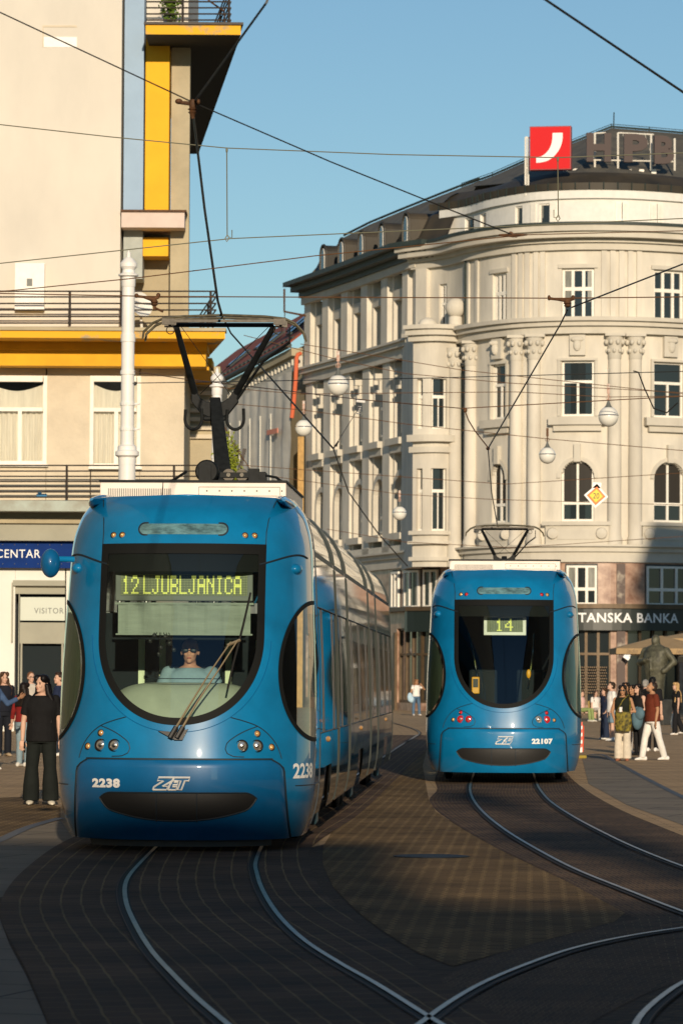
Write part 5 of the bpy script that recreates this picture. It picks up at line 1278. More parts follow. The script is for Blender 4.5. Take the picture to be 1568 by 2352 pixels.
m.poly([Vector((l0.x, l0.y, zo0)), Vector((l0.x + .5, l0.y, zo0)), Vector((l0.x + .5, l0.y + 5.5, zo0)), Vector((P(922, 1000, 201.5).x, 201.5, zo0))], (0, 0, zo1 - zo0)); m.build('oriel_wall', mt['stone'], bank)
for (a, b) in ow:
    for z0, z1, bl in ((Z['f1a'] - .3, Z['f1b'] - .1, 1), (Z['f2a'] - .3, Z['f2b'] - .5, 0)):
        m = MB(); d_ = (b - a) * .07; obox(m, a, a + d_, -.3, -.18, z0, z1, 1); obox(m, b - d_, b, -.3, -.18, z0, z1, 1); zt = lerp(z0, z1, .64); obox(m, a, b, -.3, -.18, zt - .08, zt + .08, 3); obox(m, (a + b) / 2 - d_ * .6, (a + b) / 2 + d_ * .6, -.3, -.19, z0, zt, 1); obox(m, a, b, -.3, -.18, z0, z0 + .1, 3)
        w = m.build('window', mt['winframe'], bank); m = MB(); obox(m, a, b, -.27, -.25, z0, z1, 3); m.build('pane', mt['winglass'], w)
m = MB()
for o, z0, z1 in ((.18, zo0 + .3, zo0 + .5), (.3, zo0 + 1.15, zo0 + 1.3), (.2, 13.2, 13.5), (.38, 13.75, 14.1), (.2, 9.0, 9.2), (.3, zo1 - .5, zo1 - .2), (.55, zo1 - .2, zo1 + .1), (.75, zo1 + .1, zo1 + .3)): obox(m, -.04, 1.0, -.2, o, z0, z1, 12)
m.each('oriel_moulding', mt['stone2'], bank)
m = MB(); obox(m, -.02, 1.0, -3.5, .5, zo1 + .28, zo1 + .34, 12); m.build('oriel_roof', mt['stone2'], bank)
p = oriel_pt(.94, .10, 0); m = MB(); m.lathe([(.42, zo0), (.42, zo0 + 1.2), (.36, zo0 + 1.4), (.35, 12), (.32, Z['f2b'] - .2)], p, 20); col = m.build('column', mt['stone'], bank, smooth=40)
m = MB(); z0 = Z['f2b'] - .2; m.lathe([(.33, z0), (.36, z0 + .4), (.50, z0 + 1.2), (.5, z0 + 1.3)], p, 14)
for k in range(8):
    a = 2 * math.pi * k / 8
    for zz, rr, q in ((z0 + .45, .40, .10), (z0 + .95, .48, .13)): m.ell((p.x + math.cos(a + zz) * rr, p.y + math.sin(a + zz) * rr, zz), (q, q, q * 1.3), seg=8, rings=5)
m.build('capital', mt['stone2'], col, smooth=40)
m = MB(); m.lathe([(.45, zo1 + .3), (.36, zo1 + .4), (.34, zo1 + .75), (.30, zo1 + .8)], p, 16); m.ell((p.x, p.y, zo1 + 1.25), (.52, .52, .52), seg=20, rings=14); m.build('ball_finial', mt['stone'], bank, smooth=True)
p = oriel_pt(.32, -.1, 0); m = MB(); m.ell((p.x, p.y, zo1 + .35), (.5, .5, .38), seg=16, rings=10); m.build('low_finial', mt['stone'], bank, smooth=True)
m = MB(); s = SP(1062); m.tube([W(s, .12, .5), W(s, .12, Z['f2b'])], .07, 6); s = SP(1072); m.tube([W(s, .12, .5), W(s, .12, Z['cor0'])], .09, 6); m.each('downpipe', mt['eave'], bank)
m = MB(); q = W(-.3, 1.3, Z['cor0'] + 1.0); m.tube([q, q + Vector((0, 0, -1.3)), q + Vector((1.6, 0, -1.6))], .07, 6); m.build('gutter_pipe', mt['rust'], bank)
# ------------------------------------------------------------------ rooftop sign
sgn = thing('rooftop_emblem', 'red square rooftop panel with white curved stroke, left of the letters', 'sign')
d = 191.5; m = MB(); a, b = P(1215, 391, d), P(1311, 291, d); RZ = Matrix.Translation((a.x, d, a.z)) @ Matrix.Rotation(R(-10), 4, 'Z')
Wd, Hd = b.x - a.x, b.z - a.z
m.box(0, Wd, 0, .45, 0, Hd, RZ); bd = m.build('emblem_box', mt['signred_edge'], sgn, bevel=.02)
m = MB(); m.box(.05, Wd - .05, -.012, -.002, .05, Hd - .05, RZ); m.build('emblem_face', mt['signred'], sgn)
outer = [(.80, .84), (.795, .70), (.76, .55), (.69, .42), (.58, .30), (.45, .215), (.30, .175), (.165, .165)]; inner = [(.165, .29), (.27, .305), (.37, .36), (.46, .45), (.52, .56), (.55, .70), (.555, .84)]
m = MB(); pts = spline([Vector((x, y, 0)) for x, y in outer], .05) + spline([Vector((x, y, 0)) for x, y in inner], .05)
m.poly([RZ @ Vector((p.x * Wd, -.03, p.y * Hd)) for p in pts], RZ.to_3x3() @ Vector((0, .017, 0))); m.build('curved_stroke', mt['decal'], sgn)
m = MB(); 
for px in (1206, 1212): m.tube([P(px, 315, d + .6), P(px, 450, d + .6)], .05, 5)
m.tube([P(1206, 315, d + .6), P(1225, 318, d + .6)], .04, 5); m.tube([P(1206, 386, d + .6), P(1225, 388, d + .6)], .04, 5); m.build('support_frame', mt['winframe'], sgn)
hs = thing('rooftop_letters', 'large dark brown rooftop letters HPB on a pale steel frame', 'sign')
for ch, x0, x1, y0, y1, ang in (('H', 1346, 1403, 305, 371, 3), ('P', 1432, 1487, 307, 372, 3), ('B', 1502, 1548, 311, 376, 6)):
    d2 = 192.3; a, b = P(x0, y1, d2), P(x1, y0, d2); vs, fs = text_pts(ch, b.z - a.z, bold=.045); w = max(v.x for v in vs); k = (b.x - a.x) / w
    cu = bmesh.new(); vv = [cu.verts.new((v.x * k, 0, v.y)) for v in vs]
    for f in fs:
        try: cu.faces.new([vv[i] for i in f])
        except ValueError: pass
    r_ = bmesh.ops.extrude_face_region(cu, geom=cu.faces[:]); bmesh.ops.translate(cu, vec=(0, .25, 0), verts=[g_ for g_ in r_['geom'] if isinstance(g_, bmesh.types.BMVert)])
    cu.verts.ensure_lookup_table(); cu.verts.index_update(); mm = Matrix.Translation((a.x, d2, a.z)) @ Matrix.Rotation(R(ang), 4, 'Z')
    m = MB(); m.add([mm @ v.co for v in cu.verts], [tuple(v.index for v in f.verts) for f in cu.faces]); cu.free(); m.build('letter', mt['letterbrown'], hs)
d2 = 193.5
m = MB()
for px, y0 in ((1365, 305), (1418, 305), (1494, 310), (1548, 318)): m.tube([P(px, y0, d2), P(px, 392, d2)], .05, 5)
m.tube([P(1365, 306, d2), P(1390, 305, d2)], .035, 5); m.tube([P(1418, 305, d2), P(1500, 309, d2)], .035, 5); m.tube([P(1345, 367, d2), P(1545, 371, d2)], .035, 5); m.tube([P(1318, 389, d2), P(1365, 391, d2), P(1395, 391, d2)], .05, 5)
for px in (1297, 1320, 1348, 1374, 1402, 1444, 1472, 1500): m.box(-.12, .12, -.1, .1, -.12, .1, Matrix.Translation(P(px, 394, d2)))
for px in (1345, 1430, 1480): m.tube([P(px, 310, d2), P(px + 25, 385, d2 + 2)], .025, 4)
m.build('letter_frame', mt['winframe'], hs)
# street buildings behind the viewer and unseen blocks beside: they throw the evening shade over the square
def block(name, label, x0, x1, y0, y1, h, roof=2.0):
    b = thing(name, label, 'building'); m = MB(); m.box(x0, x1, y0, y1, 0, h); m.build('wall', mt['roughcast'], b)
    m = MB(); m.add([(x0 - .5, y0 - .5, h + .003), (x1 + .5, y0 - .5, h + .003), (x1 + .5, y1 + .5, h + .003), (x0 - .5, y1 + .5, h + .003), (x0 + 2, (y0 + y1) / 2, h + roof), (x1 - 2, (y0 + y1) / 2, h + roof)], [(0,1,2,3),(0,1,5,4),(1,2,5),(2,3,4,5),(3,0,4)]); m.build('roof', mt['redtile'], b); return b
block('sky_fill_block', 'long unseen block added outside the left edge to cut sky fill', -40, -11.5, -20, 62, 30, .01)  # both side blocks are added to cut sky light and deepen the shade
block('sky_fill_block', 'long unseen block added outside the right edge to cut sky fill', 17.5, 45, -20, 46, 19, .01)
tE = math.tan(R(SUN_EL)); tA = math.tan(R(SUN_AZ))
def xat(x, y, yb): return x + (y - yb) * tA
YB = -24
def hgt(y, z=0): return z + (y - YB) * tE / math.cos(R(SUN_AZ))
block('row_house', 'tall row house behind the viewer on the left', xat(-14, 30, YB), xat(-3.0, 31, YB), YB - 9, YB, hgt(32.5), 0.01)
block('row_house', 'taller row house straight behind the viewer', xat(-3.0, 31, YB), xat(.45, 31, YB), YB - 9, YB, hgt(34.8, .42), 0.01)
block('row_house', 'lower row house behind the viewer', xat(.45, 28, YB), xat(3.1, 28, YB), YB - 9, YB, hgt(26.5), 0.01)
block('row_house', 'row house behind the viewer on the right', xat(3.1, 28, YB), xat(9, 28, YB), YB - 9, YB, hgt(24.0), 0.01)
block('corner_block', 'tall block beside the square beyond the right edge', 15.7 + 70 * tA, 45, 108, 122, 9.0 + 70 * tE, .01)
m = MB(); xx = xat(2.32, 42, YB); z_ = hgt(51.5); m.lathe([(.18, 0), (.16, z_ - 1.6), (.30, z_ - 1.5), (.45, z_ - .9), (.42, z_ - .3), (.1, z_)], (xx, YB + 3, 0), 12)
m.build('streak_column', mt['pole_white'], None, label='tall unseen column added behind the viewer to cast a shadow streak', cat='street lamp')  # unseen column, added for the long shadow streak on the right track
m = MB(); xx = xat(2.45, 32, YB); z_ = hgt(36.5); m.lathe([(.3, 0), (.3, z_ - 1.4), (.55, z_ - 1.3), (.75, z_ - .5), (.3, z_)], (xx, YB + 4, 0), 12)
m.build('streak_pillar', mt['darkstone'], None, label='stout unseen pillar added behind the viewer to cast a shadow streak', cat='pillar')  # unseen pillar, added for the broad part of the shadow streak

# ------------------------------------------------------------------ white street poles
def pole(label, px, py_top, d, k):
    t = P(px, py_top, d); base = P(px, 1500, d); root = thing('tram_pole', label, 'pole', (t.x, d, 0), 0, None)
    H = t.z; s = k
    m = MB(); m.lathe([(.30*s, 0), (.30*s, .5), (.19*s, .7), (.17*s, H*.52), (.165*s, H*.60), (.135*s, H*.605), (.125*s, H - .75*s)], (0, 0, 0), 24); sh = m.build('shaft', mt['pole_white'], root, smooth=30)
    m = MB(); z = H * .60; m.lathe([(.17*s, z - .25), (.175*s, z - .10), (.235*s, z - .06), (.235*s, z + .02), (.19*s, z + .05), (.19*s, z + .12), (.13*s, z + .16)], (0, 0, 0), 24); m.lathe([(.145*s, z + 2.2*s), (.145*s, z + 2.35*s)], (0, 0, 0), 20); m.lathe([(.15*s, z + 1.55), (.15*s, z + 1.63)], (0, 0, 0), 20); m.each('collar', mt['pole_white'], root, smooth=30)
    m = MB(); z = H; m.lathe([(.125*s, z - .75*s), (.14*s, z - .72*s), (.14*s, z - .55*s), (.20*s, z - .52*s), (.20*s, z - .49*s), (.13*s, z - .46*s), (.12*s, z - .40*s), (.17*s, z - .34*s), (.17*s, z - .27*s), (.10*s, z - .18*s), (.04*s, z - .14*s), (.05*s, z - .08*s), (.001, z)], (0, 0, 0), 24); m.build('finial', mt['pole_white'], root, smooth=30)
    m = MB()
    for zz in (z - 3.1*s, z - 3.6*s): m.lathe([(.15*s, zz), (.15*s, zz + .06)], (0, 0, 0), 16); m.tube([(.14*s, 0, zz + .03), (.24*s, -.02, zz + .03)], .025, 6)
    m.each('wire_bracket', mt['pole_white'], root)
    return root
pole('nearer tall white pole with turned finial in front of the cream building', 296, 574, 76, 1.0)
pole('farther white pole with turned finial behind the raised pantograph', 499, 843, 106, 1.05)
# ------------------------------------------------------------------ overhead wires
def wire(label, pts, px_w=2.2, material='wire', sag=0, kids=None):
    P3 = [P(a, b, d) for a, b, d in pts]; m = MB(); rad = [px_w * .5 * d / FP for a, b, d in pts]
    m.tube(P3, rad, 6); return m.build('overhead_wire', mt[material], None, label=label, cat='wire', group=None)
wire('thick contact wire from the top edge down to the raised pantograph', [(625,-30,20),(612,6,20),(448,232,24),(444,262,24.2),(470,480,29.4),(500,690,36.2),(509,722,37.8)], 6.0)
wire('contact wire running down from the raised pantograph to the first bridle ring', [(509,722,37.8),(530,765,39.5),(765,1030,59)], 4.2)
wire('thin contact wire falling from the bridle ring in front of the long bank front', [(765,1030,59),(800,1130,72),(870,1228,95),(935,1300,120)], 3.0)
wire('thick contact wire crossing the top right corner', [(1180,-50,19.4),(1253,0,20),(1568,212,23.2),(1700,300,24.8)], 6.0)
wire('contact wire rising to the right edge beside the corner windows', [(1700,548,31),(1568,606,32.5),(1312,706,36.5)], 3.6)
wire('bridle wire from the hanger down past the columns to the ring', [(1302,712,36.8),(1286,745,38.4),(1120,1030,59)], 4.0)
wire('thin wire dropping to the farther tram pantograph', [(1120,1030,59),(1128,1130,75),(1143,1216,82)], 2.6)
wire('long taut span wire from upper left down to the clamp by the attic', [(-60,-5,23.6),(0,28,23.7),(443,235,24),(760,372,24.4),(1178,540,25)], 3.2, 'wire')
wire('span wire continuing from the clamp to the right edge', [(1178,540,25),(1568,530,25.4),(1650,528,25.5)], 2.4, 'wire_rust')
wire('upper pale span wire crossing the sky below the balcony', [(-60,280,40),(0,286,40),(250,314,40),(520,340,40),(900,355,40),(1280,362,40),(1650,348,40)], 2.6, 'wire_pale')
wire('second pale span wire crossing in front of the bank attic', [(-60,611,40),(0,605,40),(530,548,40),(1275,515,40),(1650,498,40)], 2.6, 'wire_pale')
wire('rusty span wire rising from the left edge to the clamp', [(-60,676,30),(20,668,30),(300,640,30),(720,588,30),(1178,542,30)], 2.6, 'wire_rust')
wire('rusty level span wire just above the pantograph', [(-60,672,36),(0,674,36),(360,681,36),(1290,685,36),(1650,681,36)], 2.8, 'wire_rust')
wire('pole stay wire running right from the nearer pole at its upper bracket', [(305,853,76),(420,870,74),(560,886,70),(830,918,62),(1060,938,60),(1568,910,60),(1650,905,60)], 2.4, 'wire_rust')
wire('pole stay wire running level from the nearer pole at its lower bracket', [(303,880,76),(560,876,70),(1000,868,62),(1568,853,62),(1650,850,62)], 2.2, 'wire')
low = [('highest of the thin lower wires in front of the bank', [(690,790,90),(830,812,90),(1060,850,90),(1568,905,90),(1650,912,90)], 1.8),
 ('thin lower wire carrying the big left lamp', [(560,770,88),(776,826,88),(930,858,88),(1170,880,88),(1568,902,88)], 1.8),
 ('thin lower wire carrying the right hand lamp', [(505,890,92),(690,905,92),(1180,900,92),(1396,912,92),(1650,908,92)], 1.8),
 ('thin lower wire above the arched windows', [(505,925,110),(697,942,110),(940,975,110),(1256,1008,110),(1568,1035,110),(1650,1042,110)], 1.8),
 ('thin lower wire level with the arch tops', [(505,1065,120),(920,1095,120),(1160,1112,120),(1568,1086,120),(1650,1080,120)], 1.6),
 ('lowest thin wire across the arched windows', [(560,1085,126),(917,1135,126),(1130,1147,126),(1568,1160,126)], 1.5),
 ('slack wire low over the stone band', [(750,1215,130),(930,1245,130),(1180,1258,130),(1568,1232,130),(1650,1225,130)], 1.5),
 ('thin wire drooping behind the nearer tram roof', [(505,960,106),(540,1025,106),(600,1116,106)], 2.2)]
for l, p, w in low: wire(l, p, w, 'wire_rust')
# clamps, insulators and hangers
def fitting(name, label, cat, builder, material='rust'):
    m = MB(); builder(m); return m.build(name, mt[material], None, smooth=40, label=label, cat=cat)
def ins1(m):
    d = 24; c = P(443, 240, d)
    m.tube([P(405, 232, d), P(418, 236, d), P(440, 238, d)], [.014, .012, .014], 8); m.ell(P(411, 233, d), (.024, .02, .018)); m.lathe([(.02, .03), (.026, .0), (.02, -.02), (.032, -.03), (.018, -.04), (.030, -.05), (.018, -.06), (.010, -.09)], c, 16); m.ell(P(456, 234, d), (.012, .02, .018))
fitting('wire_insulator', 'dark ribbed insulator holding the contact wire in front of the top balcony', 'insulator', ins1)
def ins2(m):
    d = 36; m.tube([P(312, 680, d), P(330, 682, d), P(350, 688, d), P(366, 682, d)], [.013, .012, .022, .013], 8); m.ell(P(314, 679, d), (.02, .02, .022)); m.ell(P(364, 678, d), (.02, .02, .022)); m.lathe([(.025, 0), (.036, -.02), (.024, -.03), (.034, -.045), (.012, -.06), (.010, -.10)], P(355, 689, d), 14); m.tube([P(355, 700, d), P(358, 708, d), P(375, 716, d)], .012, 6)
fitting('wire_hanger', 'brown two armed wire hanger just left above the pantograph', 'hanger', ins2)
def ins3(m):
    d = 36.6; m.tube([P(1258, 685, d), P(1280, 688, d), P(1300, 690, d), P(1316, 686, d)], [.015, .012, .022, .016], 8); m.ell(P(1260, 684, d), (.016, .02, .026)); m.ell(P(1315, 684, d), (.02, .02, .026)); m.lathe([(.025, 0), (.040, -.02), (.024, -.03), (.034, -.045), (.012, -.06)], P(1302, 692, d), 14)
fitting('wire_hanger', 'brown two armed wire hanger in front of the fourth storey bank window', 'hanger', ins3)
def ins4(m):
    d = 25; m.tube([P(1145, 540, d), P(1178, 541, d), P(1210, 539, d)], [.006, .014, .006], 6); m.lathe([(.018, -.008), (.018, .008)], P(1172, 538, d), 12, 'y'); m.lathe([(.014, -.008), (.014, .008)], P(1184, 541, d), 12, 'y')
fitting('wire_clamp', 'bronze wire clamp where the long span wire ends by the attic', 'clamp', ins4)
def drop(px, y0, y1, hx):
    def f(m):
        d = 40; m.tube([P(px, y0, d), P(px + 1, y1, d)], .006, 5); m.ell(P(px, y0 + 4, d), (.012, .012, .03)); m.tube([P(px + 1, y1, d), P(px - 4, y1 + 8, d), P(px, y1 + 15, d), P(px + 5, y1 + 8, d), P(px + 2, y1, d)], .006, 5); m.tube([P(px + 3, y1 + 4, d), P(px + hx, y1 + 6, d), P(px + hx, y1 - 12, d)], .005, 5)
    return f
fitting('drop_wire', 'hooked drop wire hanging in the sky right of the cream building', 'wire', drop(521, 341, 540, 12), 'wire_pale')
fitting('drop_wire', 'hooked drop wire hanging in front of the red rooftop panel', 'wire', drop(1280, 362, 494, -9), 'wire_pale')
def bridle(m): m.tube([P(765, 1030, 59), P(778, 1012, 59), P(772, 1026, 59)], .012, 5); m.tube([P(778, 1010, 59), P(828, 930, 60)], .006, 4)
fitting('bridle_ring', 'small bridle ring left of the corner oriel', 'clamp', bridle, 'wire')
def bridle2(m): m.tube([P(1066, 940, 60), P(1075, 965, 60), P(1090, 990, 59.5), P(1120, 1028, 59)], .010, 5); m.ell(P(1120, 1030, 59), (.03, .02, .03)); m.ell(P(1068, 942, 60), (.03, .02, .04))
fitting('bridle_ring', 'bridle ring and rusty link hanging in front of the corner columns', 'clamp', bridle2)
def wins_(m):
    c = P(828, 924, 60); m.tube([P(818, 921, 60), P(838, 923, 60)], .02, 6)
    for k in range(4): m.lathe([(.02, 0), (.035, .01), (.02, .02)], P(826 - k * 1.2, 936 + k * 5, 60), 10)
fitting('wire_insulator', 'small white insulator on the stay wire left of the oriel', 'insulator', wins_, 'pole_white')
def junct(m):
    d = 110
    m.tube([P(1453, 852, 62), P(1465, 855, 62), P(1478, 890, 62), P(1500, 938, 62), P(1530, 948, 62), P(1555, 925, 62)], .012, 5)
fitting('loose_cable', 'loose looped cable hanging at the right edge', 'cable', junct, 'wire')
for px, py, d in ((1023, 868, 62), (1012, 866, 62), (1480, 912, 60), (1503, 912, 60), (1530, 911, 60), (1140, 1110, 120), (1170, 1111, 120)):
    pass
# ------------------------------------------------------------------ hanging globe lamps
for px, py, r, d, lab in [(776,885,24,88,'largest hanging globe lamp, left of the bank front'), (697,983,19,110,'hanging globe lamp before the netted building'), (1396,957,23,92,'hanging globe lamp between right hand columns'),
                     (1256,1046,19,110,'hanging globe lamp left of the middle arched window'), (917,1179,16,130,'lowest hanging globe lamp, by the foot of the oriel')]:
    c = P(px, py, d); R_ = r * d / FP; root = thing('globe_lamp', lab, 'street lamp', tuple(c), 0, 'globe lamps hanging over the square')
    m = MB(); m.ell((0, 0, 0), (R_, R_, R_ * 1.02), seg=28, rings=18); m.build('globe', mt['globe'], root, smooth=True)
    m = MB(); m.lathe([(R_ * 1.0, -.01), (R_ * 1.035, .0), (R_ * 1.0, .015)], (0, 0, R_ * .12), 28); m.build('band', mt['chrome'], root, smooth=True)
    m = MB(); m.lathe([(R_ * .45, R_ * .9), (R_ * .25, R_ * 1.15), (R_ * .12, R_ * 1.5), (.02, R_ * 1.7)], (0, 0, 0), 16); m.build('cap', mt['grey_plastic'], root, smooth=True)
    m = MB(); m.tube([(0, 0, R_ * 1.6), (0, 0, R_ * 2.5)], .018, 6); m.tube([(.0 + R_ * .22 * math.cos(q), 0, R_ * 1.9 + R_ * .22 * math.sin(q)) for q in [2 * math.pi * i / 12 for i in range(13)]], .008, 5); m.box(-.035, .035, -.02, .02, R_ * 2.3, R_ * 3.3); m.build('hanger', mt['rust_white'] if r != 19 or px == 697 else mt['rust'], root)
# speed diamond hung on the wires
s = thing('speed_diamond', 'yellow and orange diamond tram sign reading 20 hung on a wire', 'sign')
d = 66; c = P(1368, 1139, d); u = d / FP; RZ = Matrix.Translation(c) @ Matrix.Rotation(R(4), 4, 'Y')
def dia(m, r, y0, t): m.poly([RZ @ Vector(v) for v in ((0, y0, r), (r, y0, 0), (0, y0, -r), (-r, y0, 0))], (0, t, 0))
m = MB(); dia(m, 28 * u, 0, .02); m.box(-10 * u, 10 * u, 0, .019, 18 * u, 31 * u, RZ); m.build('backplate', mt['decal'], s)
m = MB(); dia(m, 21.5 * u, -.006, .004); m.build('orange_border', mt['orange_sign'], s)
m = MB(); dia(m, 15.5 * u, -.012, .004); m.build('yellow_field', mt['yellow_sign'], s)
text_map('20', 13 * u, lambda a, b: RZ @ Vector((a - 7 * u, -.018, b - 6.5 * u)), w=14 * u).build('figures', mt['black'], s)
# ------------------------------------------------------------------ people
def remesh(o, vox, sm=2):
    md = o.modifiers.new('r', 'REMESH'); md.mode = 'VOXEL'; md.voxel_size = vox
    s_ = o.modifiers.new('s', 'SMOOTH'); s_.factor = .5; s_.iterations = sm
    dg = bpy.context.evaluated_depsgraph_get(); dg.update(); me = bpy.data.meshes.new_from_object(o.evaluated_get(dg)); old = o.data; o.modifiers.clear(); mats = [m_ for m_ in old.materials]; o.data = me
    me.materials.clear(); [me.materials.append(m_) for m_ in mats]; me.shade_smooth(); bpy.data.meshes.remove(old)
def chain(m, pts, radii, seg=12): m.tube(pts, radii, seg); [m.ell(p, (r, r, r), seg=10, rings=8) for p, r in zip(pts, radii)]
_cm = {}
def cloth(col, rough=.85, var=.12):
    k = tuple(col)
    if k not in _cm: _cm[k] = mat('cloth', col, rough, var=var, vscale=9, bump=.25, bscale=14, spec=.2)
    return _cm[k]
def V(*a): return Vector(a)
def person(label, px, foot, d=None, h=1.7, face=0, skin=(.45, .26, .17), hair=(.01, .008, .006), hair_style='short', arms=None, legs=None, lean=0, top=None, bottom=None, shoes=(.7, .68, .62),
           build=1.0, head_turn=0, head_tilt=0, skirt=0, sleeve=.5, glasses=None, flare=1.0, pant=1.0, root_z=0, group=None, torso_len=1.0, beard=False, loc=None, parent_m=None, top_drop=0):
    if loc is None:
        g_ = G(px, foot); loc = Vector((g_.x * (d / g_.y), d, 0)) if d else g_
    root = thing('person', label, 'person', tuple(loc) if root_z == 0 else (loc[0], loc[1], root_z), R(face), group)
    k = h / 1.70; b = build
    arms = arms or [(V(.10, .02, -1), V(.05, -.12, -1)), (V(-.10, .02, -1), V(-.05, -.12, -1))]       # side +x (viewer right) first; -y is forward
    legs = legs or [(V(.02, -.02, -1), V(.0, .03, -1)), (V(-.02, -.02, -1), V(.0, .03, -1))]
    TH, SHN, UA, FA = .42, .41, .285, .25
    hipz = 0; J = []
    for sgn_, (tv, sv) in zip((1, -1), legs):
        tv = tv.normalized(); sv = sv.normalized(); J.append((sgn_, tv, sv)); hipz = max(hipz, -(tv * TH + sv * SHN).z + .08)
    pel = V(0, 0, hipz); ln = Euler((R(-lean), 0, 0)).to_matrix()   # + lean bends forward
    def up(v): return pel + ln @ (Vector(v) - V(0, 0, .91)) * 1
    m = MB()
    # torso
    T = [(.86, .155, .11), (.93, .165, .115), (1.03, .142, .10), (1.13, .148, .105), (1.24, .165, .115), (1.34, .172, .108), (1.40, .150, .09), (1.445, .075, .065)]
    secs = [(up((0, 0, z)), ln @ V(rx * (b if z < 1.38 else 1), 0, 0), ln @ V(0, ry * (b * 1.05 if z < 1.3 else 1), 0)) for z, rx, ry in T]
    m.loft(secs, 18)
    # neck, head
    nk = up((0, .005, 1.43)); hd = up((0, -.02, 1.575)); hrot = ln @ Euler((R(head_tilt) * -1, 0, R(head_turn))).to_matrix()
    m.tube([nk - ln @ V(0, 0, .03), up((0, -.005, 1.50))], [.058, .052], 12)
    def H(v): return hd + hrot @ Vector(v)
    HM = Matrix(hrot)
    m.ell(H((0, .012, .025)), (.076, .094, .092), HM); m.ell(H((0, -.022, -.045)), (.056, .066, .068), HM); m.ell(H((0, -.075, -.088)), (.026, .022, .02), HM)
    m.ell(H((0, -.092, -.022)), (.012, .020, .022), HM); m.ell(H((0, -.086, .0)), (.009, .012, .03), HM)
    for q in (-1, 1): m.ell(H((q * .078, .01, -.01)), (.010, .018, .030), HM); m.ell(H((q * .032, -.074, -.028)), (.02, .02, .018), HM)
    m.ell(H((0, -.078, .028)), (.05, .014, .010), HM); m.ell(H((0, -.084, -.060)), (.022, .012, .009), HM)
    sh = []; wrists = []
    for sgn_, (uv, fv) in zip((1, -1), arms):
        s0 = up((sgn_ * .165 * (.5 + b * .5), .0, 1.375)); e0 = s0 + uv.normalized() * UA; w0 = e0 + fv.normalized() * FA; sh.append((s0, e0, w0, fv.normalized(), sgn_))
        chain(m, [s0, s0.lerp(e0, .45), e0, e0.lerp(w0, .35), w0], [.052 * b**.5, .044 * b**.5, .035, .036, .025])
    lj = []
    for sgn_, tv, sv in J:
        h0 = pel + V(sgn_ * .085 * b**.5, 0, .0); k0 = h0 + tv * TH; a0 = k0 + sv * SHN; lj.append((h0, k0, a0, sgn_, sv))
        chain(m, [h0, h0.lerp(k0, .5), k0, k0.lerp(a0, .35), a0, a0 + V(0, -.02, -.03)], [.088 * b**.5, .075 * b**.5, .052, .054, .036, .036])
    bm_ = m.build('body', cloth(skin, .55, .08), root, smooth=True); remesh(bm_, .011)
    # hands: five fingers welded onto the wrists of the body mesh
    hm = MB()
    for s0, e0, w0, f, sgn_ in sh:
        side = f.cross(V(0, -1, 0)); side = side.normalized() if side.length > .2 else V(0, 0, 1); nn = f.cross(side).normalized()
        c = w0 + f * .045; RM = Matrix((side, nn, f)).transposed()
        hm.ell(c, (.038, .018, .050), RM)
        for q, (o_, ln_) in enumerate(((-.027, .062), (-.009, .074), (.009, .070), (.026, .055))):
            p0 = w0 + f * .075 + side * o_; p1 = p0 + f * ln_ * .55 + nn * .010 * sgn_; p2 = p1 + f * ln_ * .4 + nn * .022 * sgn_; hm.tube([p0, p1, p2], [.0095, .0088, .007], 7)
        tp = w0 + f * .03 + side * (.034 * -1); hm.tube([tp, tp - side * .022 + f * .03, tp - side * .026 + f * .06], [.011, .0095, .008], 7)
    bm2 = bmesh.new(); bm2.from_mesh(bm_.data); hv = [bm2.verts.new(v) for v in hm.v]
    for f_ in hm.f:
        try: fc = bm2.faces.new([hv[i] for i in f_]); fc.smooth = True
        except ValueError: pass
    bm2.to_mesh(bm_.data); bm2.free()
    # eyes and lips
    m = MB()
    for q in (-1, 1): m.ell(H((q * .030, -.083, .006)), (.013, .008, .007), HM, 10, 6); m.ell(H((q * .031, -.088, .026)), (.017, .006, .0035), HM, 8, 5)
    m.build('eyes', mt['black'], bm_, smooth=True)
    m = MB(); m.ell(H((0, -.094, -.060)), (.021, .008, .007), HM, 10, 6); m.build('lips', cloth((skin[0] * .8, skin[1] * .45, skin[2] * .5)), bm_, smooth=True)
    if glasses:
        m = MB()
        for q in (-1, 1):
            if glasses == 'sun': m.ell(H((q * .034, -.090, .006)), (.030, .010, .020), HM, 14, 8)
            else: m.tube([H((q * .032 + .022 * math.cos(a), -.094, .004 + .018 * math.sin(a))) for a in [2 * math.pi * i / 12 for i in range(13)]], .0022, 5)
            m.tube([H((q * .062, -.088, .010)), H((q * .082, .0, .005))], .003, 5)
        m.tube([H((-.012, -.096, .008)), H((.012, -.096, .008))], .004, 5); m.build('glasses', mt['black'], root, smooth=True)
